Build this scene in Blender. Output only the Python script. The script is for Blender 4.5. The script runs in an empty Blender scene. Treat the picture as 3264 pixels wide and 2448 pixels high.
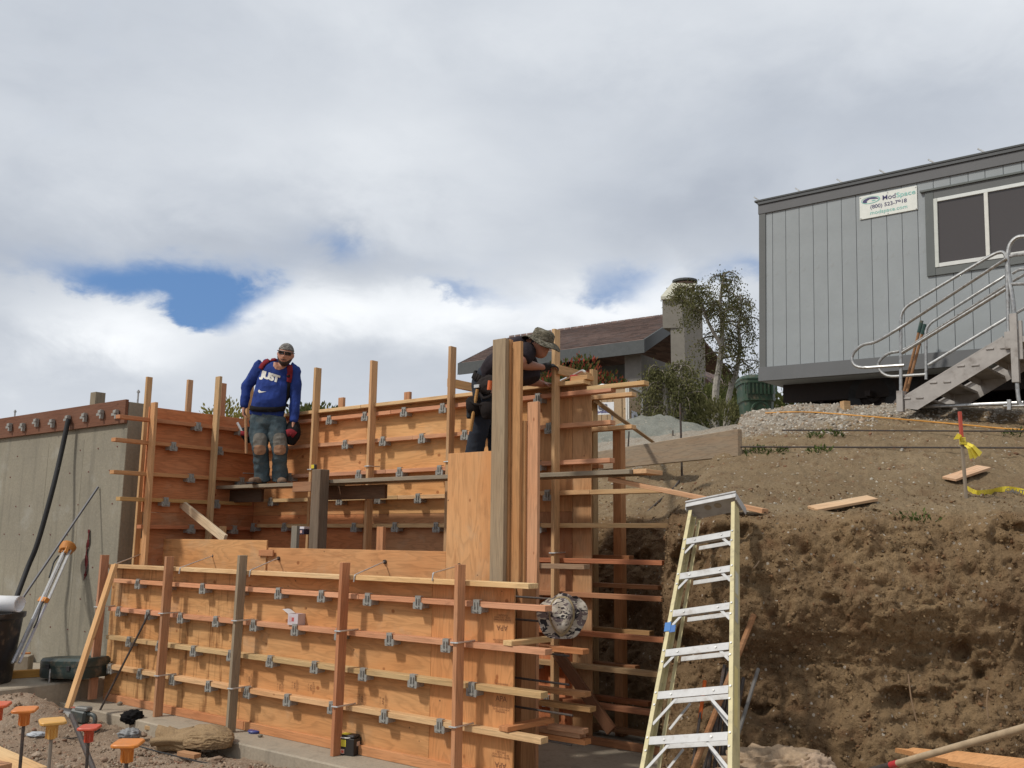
import bpy, bmesh, math, random
import numpy as np
from mathutils import Vector, Matrix
random.seed(7)
SC = bpy.context.scene
COL = SC.collection
V = Vector

# ------------------------------------------------------------------ camera
FPX = 2962.0
TH, RHO, EYE = math.radians(9.5), 0.0105, 1.78
_r0 = V((1, 0, 0)); FWD = V((0, math.cos(TH), math.sin(TH))); _u0 = V((0, -math.sin(TH), math.cos(TH)))
CR = _r0 * math.cos(RHO) + _u0 * math.sin(RHO)
CU = _u0 * math.cos(RHO) - _r0 * math.sin(RHO)
CAM = V((0, 0, EYE))
cd = bpy.data.cameras.new("camera"); cam = bpy.data.objects.new("camera", cd); COL.objects.link(cam)
cd.sensor_fit = 'HORIZONTAL'; cd.sensor_width = 36.0; cd.lens = 36.0 * FPX / 3264.0
cd.clip_start = 0.05; cd.clip_end = 3000
mw = Matrix.Identity(4)
for i, ax in enumerate((CR, CU, -FWD)):
    for j in range(3): mw[j][i] = ax[j]
mw.translation = CAM
cam.matrix_world = mw
SC.camera = cam

# ------------------------------------------------------------------ sun, sky, exposure
SUN_TO = V((-0.567, -0.302, 0.766)).normalized()
sd = bpy.data.lights.new("sun", 'SUN'); sd.energy = 2.4; sd.angle = math.radians(4.5); sd.color = (1.0, 0.95, 0.87)
sun = bpy.data.objects.new("sun", sd); COL.objects.link(sun)
sun.rotation_mode = 'QUATERNION'; sun.rotation_quaternion = SUN_TO.to_track_quat('Z', 'Y'); sun.location = (-20, -8, 30)
SC.view_settings.view_transform = 'Standard'; SC.view_settings.look = 'None'
SC.view_settings.exposure = 0.11; SC.view_settings.gamma = 1.0; SC.view_settings.use_curve_mapping = False

world = bpy.data.worlds.new("World"); SC.world = world; world.use_nodes = True

class NB:
    """small node builder"""
    def __init__(self, nt):
        self.nt = nt; nt.nodes.clear()
    def n(self, t, **k):
        nd = self.nt.nodes.new(t)
        for a, b in k.items(): setattr(nd, a, b)
        return nd
    def put(self, sock, v):
        if v is None: return
        if isinstance(v, bpy.types.NodeSocket): self.nt.links.new(v, sock)
        else:
            if isinstance(v, (tuple, list)) and sock.type == 'RGBA' and len(v) == 3: v = (*v, 1)
            sock.default_value = v
    def math(self, op, a, b=None, c=None, clamp=False):
        nd = self.n('ShaderNodeMath', operation=op, use_clamp=clamp)
        self.put(nd.inputs[0], a); self.put(nd.inputs[1], b); self.put(nd.inputs[2], c)
        return nd.outputs[0]
    def vmath(self, op, a, b=None, scale=None):
        nd = self.n('ShaderNodeVectorMath', operation=op)
        self.put(nd.inputs[0], a); self.put(nd.inputs[1], b)
        if scale is not None: self.put(nd.inputs['Scale'], scale)
        return nd.outputs['Value'] if op in ('DOT_PRODUCT', 'LENGTH', 'DISTANCE') else nd.outputs[0]
    def noise(self, vec, scale=5, detail=4, rough=0.55, dist=0.0, dims='3D'):
        nd = self.n('ShaderNodeTexNoise', noise_dimensions=dims)
        self.put(nd.inputs['Vector'], vec); nd.inputs['Scale'].default_value = scale
        nd.inputs['Detail'].default_value = detail; nd.inputs['Roughness'].default_value = rough
        nd.inputs['Distortion'].default_value = dist
        return nd.outputs[0]
    def voro(self, vec, scale=5, feature='F1', rand=1.0, out='Distance'):
        nd = self.n('ShaderNodeTexVoronoi', feature=feature)
        self.put(nd.inputs['Vector'], vec); nd.inputs['Scale'].default_value = scale
        nd.inputs['Randomness'].default_value = rand
        return nd.outputs[out]
    def ramp(self, fac, stops, interp='LINEAR'):
        nd = self.n('ShaderNodeValToRGB'); cr = nd.color_ramp; cr.interpolation = interp
        while len(cr.elements) < len(stops): cr.elements.new(0.5)
        for el, (p, c) in zip(cr.elements, stops):
            el.position = p
            el.color = (c, c, c, 1) if not isinstance(c, (tuple, list)) else (*c[:3], 1)
        self.put(nd.inputs[0], fac)
        return nd.outputs[0]
    def mix(self, fac, a, b, mode='MIX'):
        nd = self.n('ShaderNodeMix', data_type='RGBA', blend_type=mode)
        self.put(nd.inputs[0], fac); self.put(nd.inputs[6], a); self.put(nd.inputs[7], b)
        return nd.outputs[2]
    def maprange(self, v, a, b, c=0.0, d=1.0, smooth=True):
        nd = self.n('ShaderNodeMapRange', interpolation_type='SMOOTHSTEP' if smooth else 'LINEAR')
        for i, x in enumerate((v, a, b, c, d)): self.put(nd.inputs[i], x)
        return nd.outputs[0]

def build_sky():
    N = NB(world.node_tree)
    out = N.n('ShaderNodeOutputWorld'); bg = N.n('ShaderNodeBackground'); bg.inputs[1].default_value = 0.1
    N.nt.links.new(bg.outputs[0], out.inputs[0])
    sky = N.n('ShaderNodeTexSky', sky_type='NISHITA'); sky.sun_disc = False
    sky.sun_elevation = math.asin(SUN_TO.z)
    sky.sun_rotation = math.atan2(SUN_TO.x, SUN_TO.y)
    sky.altitude = 100; sky.air_density = 1.0; sky.dust_density = 0.3; sky.ozone_density = 2.0
    d = N.n('ShaderNodeTexCoord').outputs['Generated']
    sp = N.n('ShaderNodeSeparateXYZ'); N.nt.links.new(d, sp.inputs[0])
    x, y, z = sp.outputs
    el = N.math('ARCSINE', z); az = N.math('ARCTAN2', x, y)
    # cloud field, squashed vertically so that puffs are wider than tall
    cv = N.vmath('MULTIPLY', d, (1, 1, 1.9))
    n1 = N.noise(cv, 3.4, 6, 0.52, 0.35)
    n2 = N.noise(N.vmath('ADD', cv, (3.1, 1.7, 5.2)), 9.0, 6, 0.58, 0.3)
    n3 = N.noise(N.vmath('ADD', cv, (7.1, 2.2, 0.4)), 1.6, 3, 0.5, 0.2)
    wob = N.math('MULTIPLY', N.math('SUBTRACT', n2, 0.5), 0.16)
    wob2 = N.math('MULTIPLY', N.math('SUBTRACT', n1, 0.5), 0.14)
    azd = N.math('ADD', az, wob); eld = N.math('ADD', N.math('ADD', el, N.math('MULTIPLY', wob, 0.55)), N.math('MULTIPLY', wob2, 0.4))
    def blob(px, py, wx, wy, s):
        r = (FWD + CR * ((px * 1.4756 - 1632) / FPX) - CU * ((py * 1.4756 - 1224) / FPX)).normalized()
        a0 = math.atan2(r.x, r.y); e0 = math.asin(r.z)
        ta = N.math('DIVIDE', N.math('SUBTRACT', azd, a0), wx / 2007.0)
        te = N.math('DIVIDE', N.math('SUBTRACT', eld, e0), wy / 2007.0)
        q = N.math('ADD', N.math('MULTIPLY', ta, ta), N.math('MULTIPLY', te, te))
        return N.math('MULTIPLY', N.math('EXPONENT', N.math('MULTIPLY', q, -1.0)), s)
    def total(lst):
        t = None
        for b in lst:
            v = blob(*b); t = v if t is None else N.math('ADD', t, v)
        return t
    gaps = total([(360, 640, 200, 50, 1.05), (465, 695, 85, 52, 1.1), (540, 628, 90, 34, 0.6), (190, 655, 80, 45, 0.5), (300, 585, 230, 46, 0.34), (735, 518, 80, 42, 0.55),
                  (600, 560, 120, 50, 0.22), (960, 620, 120, 26, 0.75), (1135, 668, 80, 40, 0.45), (1335, 603, 95, 46, 0.66), (1000, 560, 260, 45, 0.16), (1610, 590, 100, 44, 0.62),
                  (330, 745, 170, 52, -1.3), (780, 700, 215, 66, -1.3), (80, 720, 110, 50, -0.5), (1250, 690, 140, 40, -0.6)])
    n4 = N.noise(N.vmath('ADD', cv, (1.3, 9.2, 4.4)), 26.0, 5, 0.62, 0.4)
    gsum = N.math('ADD', N.math('ADD', gaps, N.math('MULTIPLY', N.math('SUBTRACT', n2, 0.52), 0.55)), N.math('MULTIPLY', N.math('SUBTRACT', n4, 0.5), 0.34))
    gap = N.maprange(gsum, 0.02, 1.08)
    tone = total([(250, 740, 190, 70, 0.46), (720, 690, 230, 70, 0.48), (980, 650, 160, 50, 0.26), (1300, 660, 240, 60, 0.34), (1450, 610, 90, 40, 0.18),
                  (560, 555, 420, 60, -0.24), (60, 560, 180, 60, -0.12), (60, 810, 260, 70, -0.10), (780, 770, 260, 70, -0.12),
                  (1500, 470, 320, 100, -0.26), (1950, 240, 420, 120, -0.20), (1250, 280, 300, 120, -0.12), (700, 480, 160, 60, -0.16), (350, 250, 350, 160, 0.10),
                  (900, 360, 330, 110, 0.12), (1100, 40, 700, 100, 0.07)])
    t = N.math('ADD', N.math('MULTIPLY', N.math('SUBTRACT', n1, 0.5), 0.50), N.math('MULTIPLY', N.math('SUBTRACT', n3, 0.5), 0.62))
    t = N.math('ADD', t, N.math('ADD', N.math('MULTIPLY', N.math('SUBTRACT', n2, 0.5), 0.20), N.math('MULTIPLY', N.math('SUBTRACT', n4, 0.5), 0.07)))
    t = N.math('ADD', N.math('ADD', t, tone), 0.50, clamp=True)
    cloud = N.ramp(t, [(0.0, (2.9/10, 3.25/10, 3.9/10)), (0.35, (4.4/10, 4.75/10, 5.3/10)), (0.65, (5.9/10, 6.2/10, 6.6/10)), (1.0, (8.3/10, 8.5/10, 8.7/10))])
    cloud = N.vmath('SCALE', cloud, scale=11.4)
    blue = N.mix(0.75, N.vmath('SCALE', sky.outputs[0], scale=1.0), (1.15, 2.45, 5.1))
    col = N.mix(gap, cloud, blue)
    N.nt.links.new(col, bg.inputs[0])
build_sky()

# ------------------------------------------------------------------ numpy noise
def _hash(ix, iy, iz, seed):
    h = (ix.astype(np.int64) * 374761393 + iy.astype(np.int64) * 668265263 + iz.astype(np.int64) * 2147483647 + seed * 974634777) & 0xffffffff
    h = ((h ^ (h >> 13)) * 1274126177) & 0xffffffff
    h = ((h ^ (h >> 16)) * 2246822519) & 0xffffffff
    return ((h ^ (h >> 15)) & 0xffffff) / float(0xffffff)
def vnoise(p, seed=0):
    p = np.asarray(p, float); i = np.floor(p).astype(np.int64); f = p - i; u = f * f * (3 - 2 * f)
    r = 0
    for dx in (0, 1):
        for dy in (0, 1):
            for dz in (0, 1):
                w = (u[:, 0] if dx else 1 - u[:, 0]) * (u[:, 1] if dy else 1 - u[:, 1]) * (u[:, 2] if dz else 1 - u[:, 2])
                r = r + w * _hash(i[:, 0] + dx, i[:, 1] + dy, i[:, 2] + dz, seed)
    return r * 2 - 1
def fbm(p, octs=4, lac=2.03, gain=0.5, seed=0, ridged=False):
    p = np.asarray(p, float); a = 1.0; s = 0; t = 0
    for o in range(octs):
        v = vnoise(p, seed + o * 17)
        if ridged: v = 1 - 2 * np.abs(v)
        s = s + a * v; t += a; a *= gain; p = p * lac + 11.3
    return s / t

# ------------------------------------------------------------------ geometry of the place
# one frame for all formwork: s runs along the walls (to the right, towards the camera),
# n is the distance in front of the front form's plywood, z is height above the footing
O = V((-0.26006, 7.41857, 0)); E_ = V((0.790544, -0.612405, 0)); M_ = V((-0.612405, -0.790544, 0)); Z_ = V((0, 0, 1))
CN = -1.6177                        # plywood plane of the back form
DS = -5.0                           # plywood plane of the return form
def W(s, n, z): return O + E_ * s + M_ * n + Z_ * z
def ray(px, py): return FWD + CR * ((px - 1632) / FPX) - CU * ((py - 1224) / FPX)
def pw(px, py, n):
    P = O + M_ * n; r = ray(px, py); t = P.dot(M_) / (r.x * M_.x + r.y * M_.y); p = CAM + r * t
    return (p - O).dot(E_), p.z
def ps(px, py, s):
    P = O + E_ * s; r = ray(px, py); t = P.dot(E_) / (r.x * E_.x + r.y * E_.y); p = CAM + r * t
    return (p - O).dot(M_), p.z
def at_y(px, py, Y): r = ray(px, py); return CAM + r * (Y / r.y)
def at_z(px, py, z): r = ray(px, py); return CAM + r * ((z - EYE) / r.z)

# ------------------------------------------------------------------ object helpers
PM = {}
def tag(o, label=None, cat=None, group=None, kind=None):
    if label: o['label'] = label
    if cat: o['category'] = cat
    if group: o['group'] = group
    if kind: o['kind'] = kind
    return o
def thing(name, label, cat, loc=(0, 0, 0), group=None, rot=None):
    o = bpy.data.objects.new(name, None); COL.objects.link(o); o.empty_display_size = 0.1
    m = Matrix.Translation(V(loc))
    if rot is not None: m = m @ rot.to_4x4()
    o.matrix_basis = m; PM[o] = m
    return tag(o, label, cat, group)
def place(o, m, parent=None):
    COL.objects.link(o)
    PM[o] = m
    if parent is not None:
        o.parent = parent; o.matrix_basis = PM[parent].inverted() @ m
    else: o.matrix_basis = m
    return o
def smooth(me, ang=None):
    me.shade_smooth()
    if ang is not None:
        try: me.set_sharp_from_angle(angle=math.radians(ang))
        except Exception: pass
def mobj(name, verts, faces, mat, parent=None, m=None, col=None, shade=None):
    """mesh object; verts are in world space unless m is given (then local to m)"""
    me = bpy.data.meshes.new(name)
    if m is None:
        vs = np.asarray(verts, float); c = vs.mean(0) if len(vs) else np.zeros(3)
        vs = vs - c; m = Matrix.Translation(V(c))
    else: vs = np.asarray(verts, float)
    if isinstance(faces, np.ndarray):
        k = faces.shape[1]; nf = len(faces)
        me.vertices.add(len(vs)); me.vertices.foreach_set('co', vs.astype(np.float32).ravel())
        me.loops.add(nf * k); me.loops.foreach_set('vertex_index', faces.astype(np.int32).ravel())
        me.polygons.add(nf); me.polygons.foreach_set('loop_start', np.arange(0, nf * k, k, dtype=np.int32))
        me.polygons.foreach_set('loop_total', np.full(nf, k, np.int32)); me.update(calc_edges=True)
    else:
        me.from_pydata([tuple(v) for v in vs], [], faces); me.update()
    if shade is not None: smooth(me, shade if shade is not True else None)
    if isinstance(mat, (list, tuple)):
        for q in mat: me.materials.append(q)
    else: me.materials.append(mat)
    o = bpy.data.objects.new(name, me)
    if col is not None: o.color = (*col, 1)
    return place(o, m, parent)
def bm_obj(name, bm, mat, parent=None, m=None, col=None, shade=None):
    me = bpy.data.meshes.new(name); bm.to_mesh(me); bm.free()
    if shade is not None: smooth(me, shade if shade is not True else None)
    me.materials.append(mat); o = bpy.data.objects.new(name, me)
    if col is not None: o.color = (*col, 1)
    return place(o, m or Matrix.Identity(4), parent)
def box_mesh(L, A, B, bev=0.002, name='board'):
    """chamfered box centred on the origin, length along x"""
    bev = min(bev, 0.3 * min(L, A, B))
    hx, hy, hz = L / 2, A / 2, B / 2
    vs = []; 
    for sx in (-1, 1):
        for sy in (-1, 1):
            for sz in (-1, 1):
                vs += [(sx * hx, sy * (hy - bev), sz * (hz - bev)), (sx * (hx - bev), sy * hy, sz * (hz - bev)), (sx * (hx - bev), sy * (hy - bev), sz * hz)]
    bm = bmesh.new()
    for v in vs: bm.verts.new(v)
    bmesh.ops.convex_hull(bm, input=bm.verts)
    bmesh.ops.dissolve_limit(bm, angle_limit=0.01, verts=bm.verts, edges=bm.edges)
    me = bpy.data.meshes.new(name); bm.to_mesh(me); bm.free()
    return me
def frame(ex, ey, ez, c):
    m = Matrix.Identity(4)
    for i, a in enumerate((ex, ey, ez)):
        for j in range(3): m[j][i] = a[j]
    m.translation = c
    return m
def jitcol(c, k=0.10):
    g = 1 + random.uniform(-k, k)
    return tuple(max(0, x * g * (1 + random.uniform(-k, k) * 0.3)) for x in c)
def board(name, c, ex, ey, L, A, B, mat, col=None, parent=None, bev=0.002, jit=0.0):
    ex = V(ex).normalized(); ez = ex.cross(V(ey)).normalized(); ey = ez.cross(ex)
    if jit:
        r = Matrix.Rotation(random.uniform(-jit, jit), 3, 'Y') @ Matrix.Rotation(random.uniform(-jit, jit), 3, 'Z')
        q = frame(ex, ey, ez, V((0, 0, 0))).to_3x3() @ r
        ex, ey, ez = q.col[0], q.col[1], q.col[2]
    me = box_mesh(L, A, B, bev, name); me.materials.append(mat)
    o = bpy.data.objects.new(name, me)
    if col is not None: o.color = (*jitcol(col), 1)
    return place(o, frame(ex, ey, ez, V(c)), parent)
def bw(name, s0, s1, n0, n1, z0, z1, mat, col=None, parent=None, bev=0.002, jit=0.0, along=None):
    ds, dn, dz = abs(s1 - s0), abs(n1 - n0), abs(z1 - z0)
    c = W((s0 + s1) / 2, (n0 + n1) / 2, (z0 + z1) / 2)
    ax = [(ds, E_), (dn, M_), (dz, Z_)]
    if along is None: k = max(range(3), key=lambda i: ax[i][0])
    else: k = 'snz'.index(along)
    o = [ax[k], ax[(k + 1) % 3], ax[(k + 2) % 3]]
    return board(name, c, o[0][1], o[1][1], o[0][0], o[1][0], o[2][0], mat, col, parent, bev, jit)
def b2(name, p, q, up, w, t, mat, col=None, parent=None, bev=0.002):
    """board from p to q; t is its thickness along 'up', w its width"""
    p, q = V(p), V(q); ex = (q - p).normalized(); side = V(up).cross(ex).normalized()
    return board(name, (p + q) / 2, ex, side, (q - p).length, w, t, mat, col, parent, bev)
def tube_geo(pts, r, seg=8, cap=True):
    pts = [V(p) for p in pts]; n = len(pts)
    rs = r if isinstance(r, (list, tuple)) else [r] * n
    tg = []
    for i in range(n):
        a = pts[max(0, i - 1)]; b = pts[min(n - 1, i + 1)]; tg.append((b - a).normalized())
    up = V((0, 0, 1)) if abs(tg[0].z) < 0.9 else V((1, 0, 0))
    vs = []; fs = []
    u = (up - tg[0] * up.dot(tg[0])).normalized()
    for i in range(n):
        u = (u - tg[i] * u.dot(tg[i])).normalized(); v = tg[i].cross(u)
        for k in range(seg):
            a = 2 * math.pi * k / seg
            vs.append(pts[i] + (u * math.cos(a) + v * math.sin(a)) * rs[i])
    for i in range(n - 1):
        for k in range(seg):
            k2 = (k + 1) % seg
            fs.append((i * seg + k, i * seg + k2, (i + 1) * seg + k2, (i + 1) * seg + k))
    if cap:
        fs.append(tuple(range(seg - 1, -1, -1))); fs.append(tuple(range((n - 1) * seg, n * seg)))
    return [tuple(x) for x in vs], fs
def tube(name, pts, r, mat, parent=None, seg=8, col=None, shade=40):
    vs, fs = tube_geo(pts, r, seg); return mobj(name, vs, fs, mat, parent, col=col, shade=shade)
def curve_pts(pts, k=6):
    """Catmull-Rom"""
    P = [V(p) for p in pts]; P = [P[0] * 2 - P[1]] + P + [P[-1] * 2 - P[-2]]
    o = []
    for i in range(1, len(P) - 2):
        a, b, c, d = P[i - 1:i + 3]
        for j in range(k):
            t = j / k
            o.append(0.5 * ((2 * b) + (c - a) * t + (2 * a - 5 * b + 4 * c - d) * t * t + (3 * b - a - 3 * c + d) * t ** 3))
    o.append(P[-2]); return o
def bend(pts, r=0.1, k=5):
    """round the corners of a polyline"""
    P = [V(p) for p in pts]; o = [P[0]]
    for i in range(1, len(P) - 1):
        a, b, c = P[i - 1], P[i], P[i + 1]
        d1 = min(r, (a - b).length * 0.48); d2 = min(r, (c - b).length * 0.48)
        p = b + (a - b).normalized() * d1; q = b + (c - b).normalized() * d2
        for j in range(k + 1):
            t = j / k; o.append(p * (1 - t) ** 2 + b * 2 * t * (1 - t) + q * t * t)
    o.append(P[-1]); return o
class Geo:
    """joins simple shapes into one mesh"""
    def __init__(s): s.v = []; s.f = []; s.mi = []
    def add(s, vs, fs, mi=0):
        b = len(s.v); s.v += [tuple(v) for v in vs]; s.f += [tuple(i + b for i in f) for f in fs]; s.mi += [mi] * len(fs); return s
    def tube(s, pts, r, seg=8, mi=0): return s.add(*tube_geo(pts, r, seg), mi)
    def box(s, c, ex, ey, ez, a, b, d, mi=0):
        c, ex, ey, ez = V(c), V(ex), V(ey), V(ez)
        vs = [c + ex * (sx * a / 2) + ey * (sy * b / 2) + ez * (sz * d / 2) for sx in (-1, 1) for sy in (-1, 1) for sz in (-1, 1)]
        return s.add(vs, [(0, 1, 3, 2), (4, 6, 7, 5), (0, 4, 5, 1), (2, 3, 7, 6), (0, 2, 6, 4), (1, 5, 7, 3)], mi)
    def prism(s, poly, d, mi=0):
        n = len(poly); a = [V(p) for p in poly]; b = [p + V(d) for p in a]
        return s.add(a + b, [tuple(range(n - 1, -1, -1)), tuple(range(n, 2 * n))] + [(i, (i + 1) % n, n + (i + 1) % n, n + i) for i in range(n)], mi)
    def obj(s, name, mat, parent=None, col=None, shade=None, m=None):
        o = mobj(name, s.v, s.f, mat, parent, col=col, shade=shade, m=m)
        if any(s.mi): o.data.polygons.foreach_set('material_index', s.mi)
        return o
def copy_obj(o, m, parent=None):
    c = o.copy(); COL.objects.link(c); PM[c] = m
    c.parent = parent
    c.matrix_parent_inverse = Matrix.Identity(4)
    c.matrix_basis = (PM[parent].inverted() @ m) if parent is not None else m
    return c
# ------------------------------------------------------------------ materials
def newmat(name):
    m = bpy.data.materials.new(name); m.use_nodes = True
    N = NB(m.node_tree); out = N.n('ShaderNodeOutputMaterial'); b = N.n('ShaderNodeBsdfPrincipled')
    N.nt.links.new(b.outputs[0], out.inputs[0])
    return m, N, b
def bump(N, b, h, strength=0.3, dist=0.01):
    nd = N.n('ShaderNodeBump'); nd.inputs['Strength'].default_value = strength; nd.inputs['Distance'].default_value = dist
    N.put(nd.inputs['Height'], h); N.nt.links.new(nd.outputs[0], b.inputs['Normal'])
def simple(name, col, rough=0.6, metal=0.0, var=0.12, scale=12, bmp=0.0, objcol=False, spec=None, dirt=None):
    m, N, b = newmat(name)
    oi = N.n('ShaderNodeObjectInfo'); cm = N.n('ShaderNodeCombineXYZ'); N.put(cm.inputs[0], N.math('MULTIPLY', oi.outputs['Random'], 17.0)); N.put(cm.inputs[2], N.math('MULTIPLY', oi.outputs['Random'], 31.0))
    tc = N.vmath('ADD', N.n('ShaderNodeTexCoord').outputs['Object'], cm.outputs[0])
    base = oi.outputs['Color'] if objcol else (*col, 1)
    f = N.noise(tc, scale, 5, 0.6)
    c = N.mix(1.0, base, N.ramp(f, [(0.25, 1 - var), (0.75, 1 + var)]), 'MULTIPLY')
    if dirt: c = N.mix(N.maprange(N.noise(tc, dirt[1], 5, 0.65), 0.5, 0.72, 0, dirt[2]), c, dirt[0])
    N.nt.links.new(c, b.inputs['Base Color'])
    N.put(b.inputs['Roughness'], N.math('ADD', N.math('MULTIPLY', f, 0.25), rough - 0.12))
    b.inputs['Metallic'].default_value = metal
    if spec is not None: b.inputs['Specular IOR Level'].default_value = spec
    if bmp: bump(N, b, N.noise(tc, scale * 2.5, 5, 0.65), bmp, 0.01)
    return m
def wood_mat(name, ply=False, grey=0.0, stain=0.0):
    m, N, b = newmat(name)
    oi = N.n('ShaderNodeObjectInfo'); tc = N.n('ShaderNodeTexCoord').outputs['Object']
    off = N.vmath('SCALE', N.n('ShaderNodeCombineXYZ').outputs[0], scale=1.0)
    cmb = N.n('ShaderNodeCombineXYZ')
    N.put(cmb.inputs[0], N.math('MULTIPLY', oi.outputs['Random'], 37.0)); N.put(cmb.inputs[1], N.math('MULTIPLY', oi.outputs['Random'], 11.0)); N.put(cmb.inputs[2], N.math('MULTIPLY', oi.outputs['Random'], 71.0))
    p = N.vmath('ADD', tc, cmb.outputs[0])
    big = N.noise(N.vmath('MULTIPLY', p, (0.9, 2.2, 2.2)), 1.3, 3, 0.5)
    if ply:
        q = N.vmath('MULTIPLY', p, (0.55, 3.2, 3.2))
        warp = N.noise(q, 1.6, 3, 0.5, 0.6)
        wv = N.math('FRACT', N.math('MULTIPLY', N.math('ADD', warp, N.math('MULTIPLY', N.noise(q, 7, 2, 0.5), 0.10)), 9.0))
        bands = N.ramp(wv, [(0.0, 0.86), (0.45, 1.03), (0.8, 1.05), (1.0, 0.84)])
        fine = N.ramp(N.noise(N.vmath('MULTIPLY', p, (3, 90, 90)), 1.6, 4, 0.6), [(0.3, 0.90), (0.7, 1.08)])
        g = N.mix(1.0, bands, fine, 'MULTIPLY')
        knot = N.voro(N.vmath('MULTIPLY', p, (1, 1.25, 1.25)), 3.7)
        gate = N.math('GREATER_THAN', N.noise(p, 2.3, 1, 0.5), 0.41)
        kd = N.math('MULTIPLY', N.math('SUBTRACT', 1.0, N.maprange(knot, 0.055, 0.105)), gate)
    else:
        q = N.vmath('MULTIPLY', p, (1.1, 17, 17))
        warp = N.noise(q, 0.9, 3, 0.5, 0.4)
        wv = N.math('FRACT', N.math('MULTIPLY', warp, 7.0))
        bands = N.ramp(wv, [(0.0, 0.84), (0.4, 1.04), (0.8, 1.05), (1.0, 0.82)])
        fine = N.ramp(N.noise(N.vmath('MULTIPLY', p, (6, 150, 150)), 1.4, 4, 0.6), [(0.3, 0.88), (0.7, 1.09)])
        g = N.mix(1.0, bands, fine, 'MULTIPLY')
        knot = N.voro(N.vmath('MULTIPLY', p, (1, 2.2, 2.2)), 3.4)
        gate = N.math('GREATER_THAN', N.noise(p, 1.7, 1, 0.5), 0.52)
        kd = N.math('MULTIPLY', N.math('SUBTRACT', 1.0, N.maprange(knot, 0.03, 0.075)), gate)
    base = oi.outputs['Color']
    c = N.mix(1.0, base, g, 'MULTIPLY')
    c = N.mix(N.ramp(big, [(0.38, 0.0), (0.68, 0.55)]), c, N.mix(1.0, c, (0.86, 0.66, 0.50), 'MULTIPLY'))
    c = N.mix(N.math('MULTIPLY', kd, 0.75), c, N.mix(1.0, base, (0.42, 0.26, 0.18), 'MULTIPLY'))
    dirt = N.noise(N.vmath('MULTIPLY', p, (1.0, 1.6, 1.6)), 3.0, 6, 0.68)
    c = N.mix(N.maprange(dirt, 0.56, 0.78, 0, 0.35 + stain), c, N.mix(1.0, c, (0.50, 0.44, 0.40), 'MULTIPLY'))
    if ply:
        film = N.noise(N.vmath('MULTIPLY', p, (1.0, 1.3, 1.3)), 1.9, 6, 0.66, 0.4)
        c = N.mix(N.maprange(film, 0.54, 0.72, 0, 0.30), c, (0.46, 0.36, 0.245, 1))
        hue = N.math('FRACT', N.math('MULTIPLY', oi.outputs['Random'], 7.31))
        c = N.mix(N.math('MULTIPLY', hue, 0.55), c, N.mix(1.0, c, (1.03, 1.07, 1.04), 'MULTIPLY'))
        dots = N.voro(p, 7.5); dg_ = N.math('GREATER_THAN', N.noise(p, 4.0, 1, 0.5), 0.50)
        c = N.mix(N.math('MULTIPLY', N.math('SUBTRACT', 1.0, N.maprange(dots, 0.035, 0.075)), N.math('MULTIPLY', dg_, 0.8)), c, (0.09, 0.05, 0.03, 1))
        smear = N.noise(N.vmath('MULTIPLY', p, (0.8, 6.0, 6.0)), 1.5, 5, 0.7)
        c = N.mix(N.maprange(smear, 0.57, 0.72, 0, 0.6), c, N.mix(1.0, c, (0.55, 0.45, 0.38), 'MULTIPLY'))
    if stain:
        drip = N.noise(N.vmath('MULTIPLY', p, (10, 0.7, 0.7)), 1.6, 5, 0.68)
        c = N.mix(N.maprange(drip, 0.50, 0.66, 0, stain), c, N.mix(1.0, c, (0.30, 0.22, 0.16), 'MULTIPLY'))
    if grey:
        c = N.mix(N.math('MULTIPLY', N.ramp(N.noise(q, 1.2, 4, 0.6), [(0.3, 0.5), (0.7, 1.0)]), grey), c, N.mix(1.0, (0.265, 0.222, 0.165, 1), g, 'MULTIPLY'))
    N.nt.links.new(c, b.inputs['Base Color']); b.inputs['Roughness'].default_value = 0.78
    b.inputs['Specular IOR Level'].default_value = 0.25
    bump(N, b, N.math('ADD', fine, N.math('MULTIPLY', kd, -0.5)), 0.22, 0.003)
    return m
LUM = wood_mat("lumber"); PLY = wood_mat("plywood", ply=True); PLYS = wood_mat("stained_plywood", ply=True, stain=0.75)
GREYW = wood_mat("weathered_lumber", grey=0.85); GREYT = wood_mat("tan_weathered_lumber", grey=0.45)
TAN = (0.61, 0.390, 0.205); PINK = (0.61, 0.315, 0.180); ORNG = (0.52, 0.245, 0.112); YEL = (0.64, 0.445, 0.235)
PLYC = (0.62, 0.325, 0.138); PLYR = (0.53, 0.215, 0.095); PLYD = (0.42, 0.215, 0.105); BROWN = (0.22, 0.125, 0.07)

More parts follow.
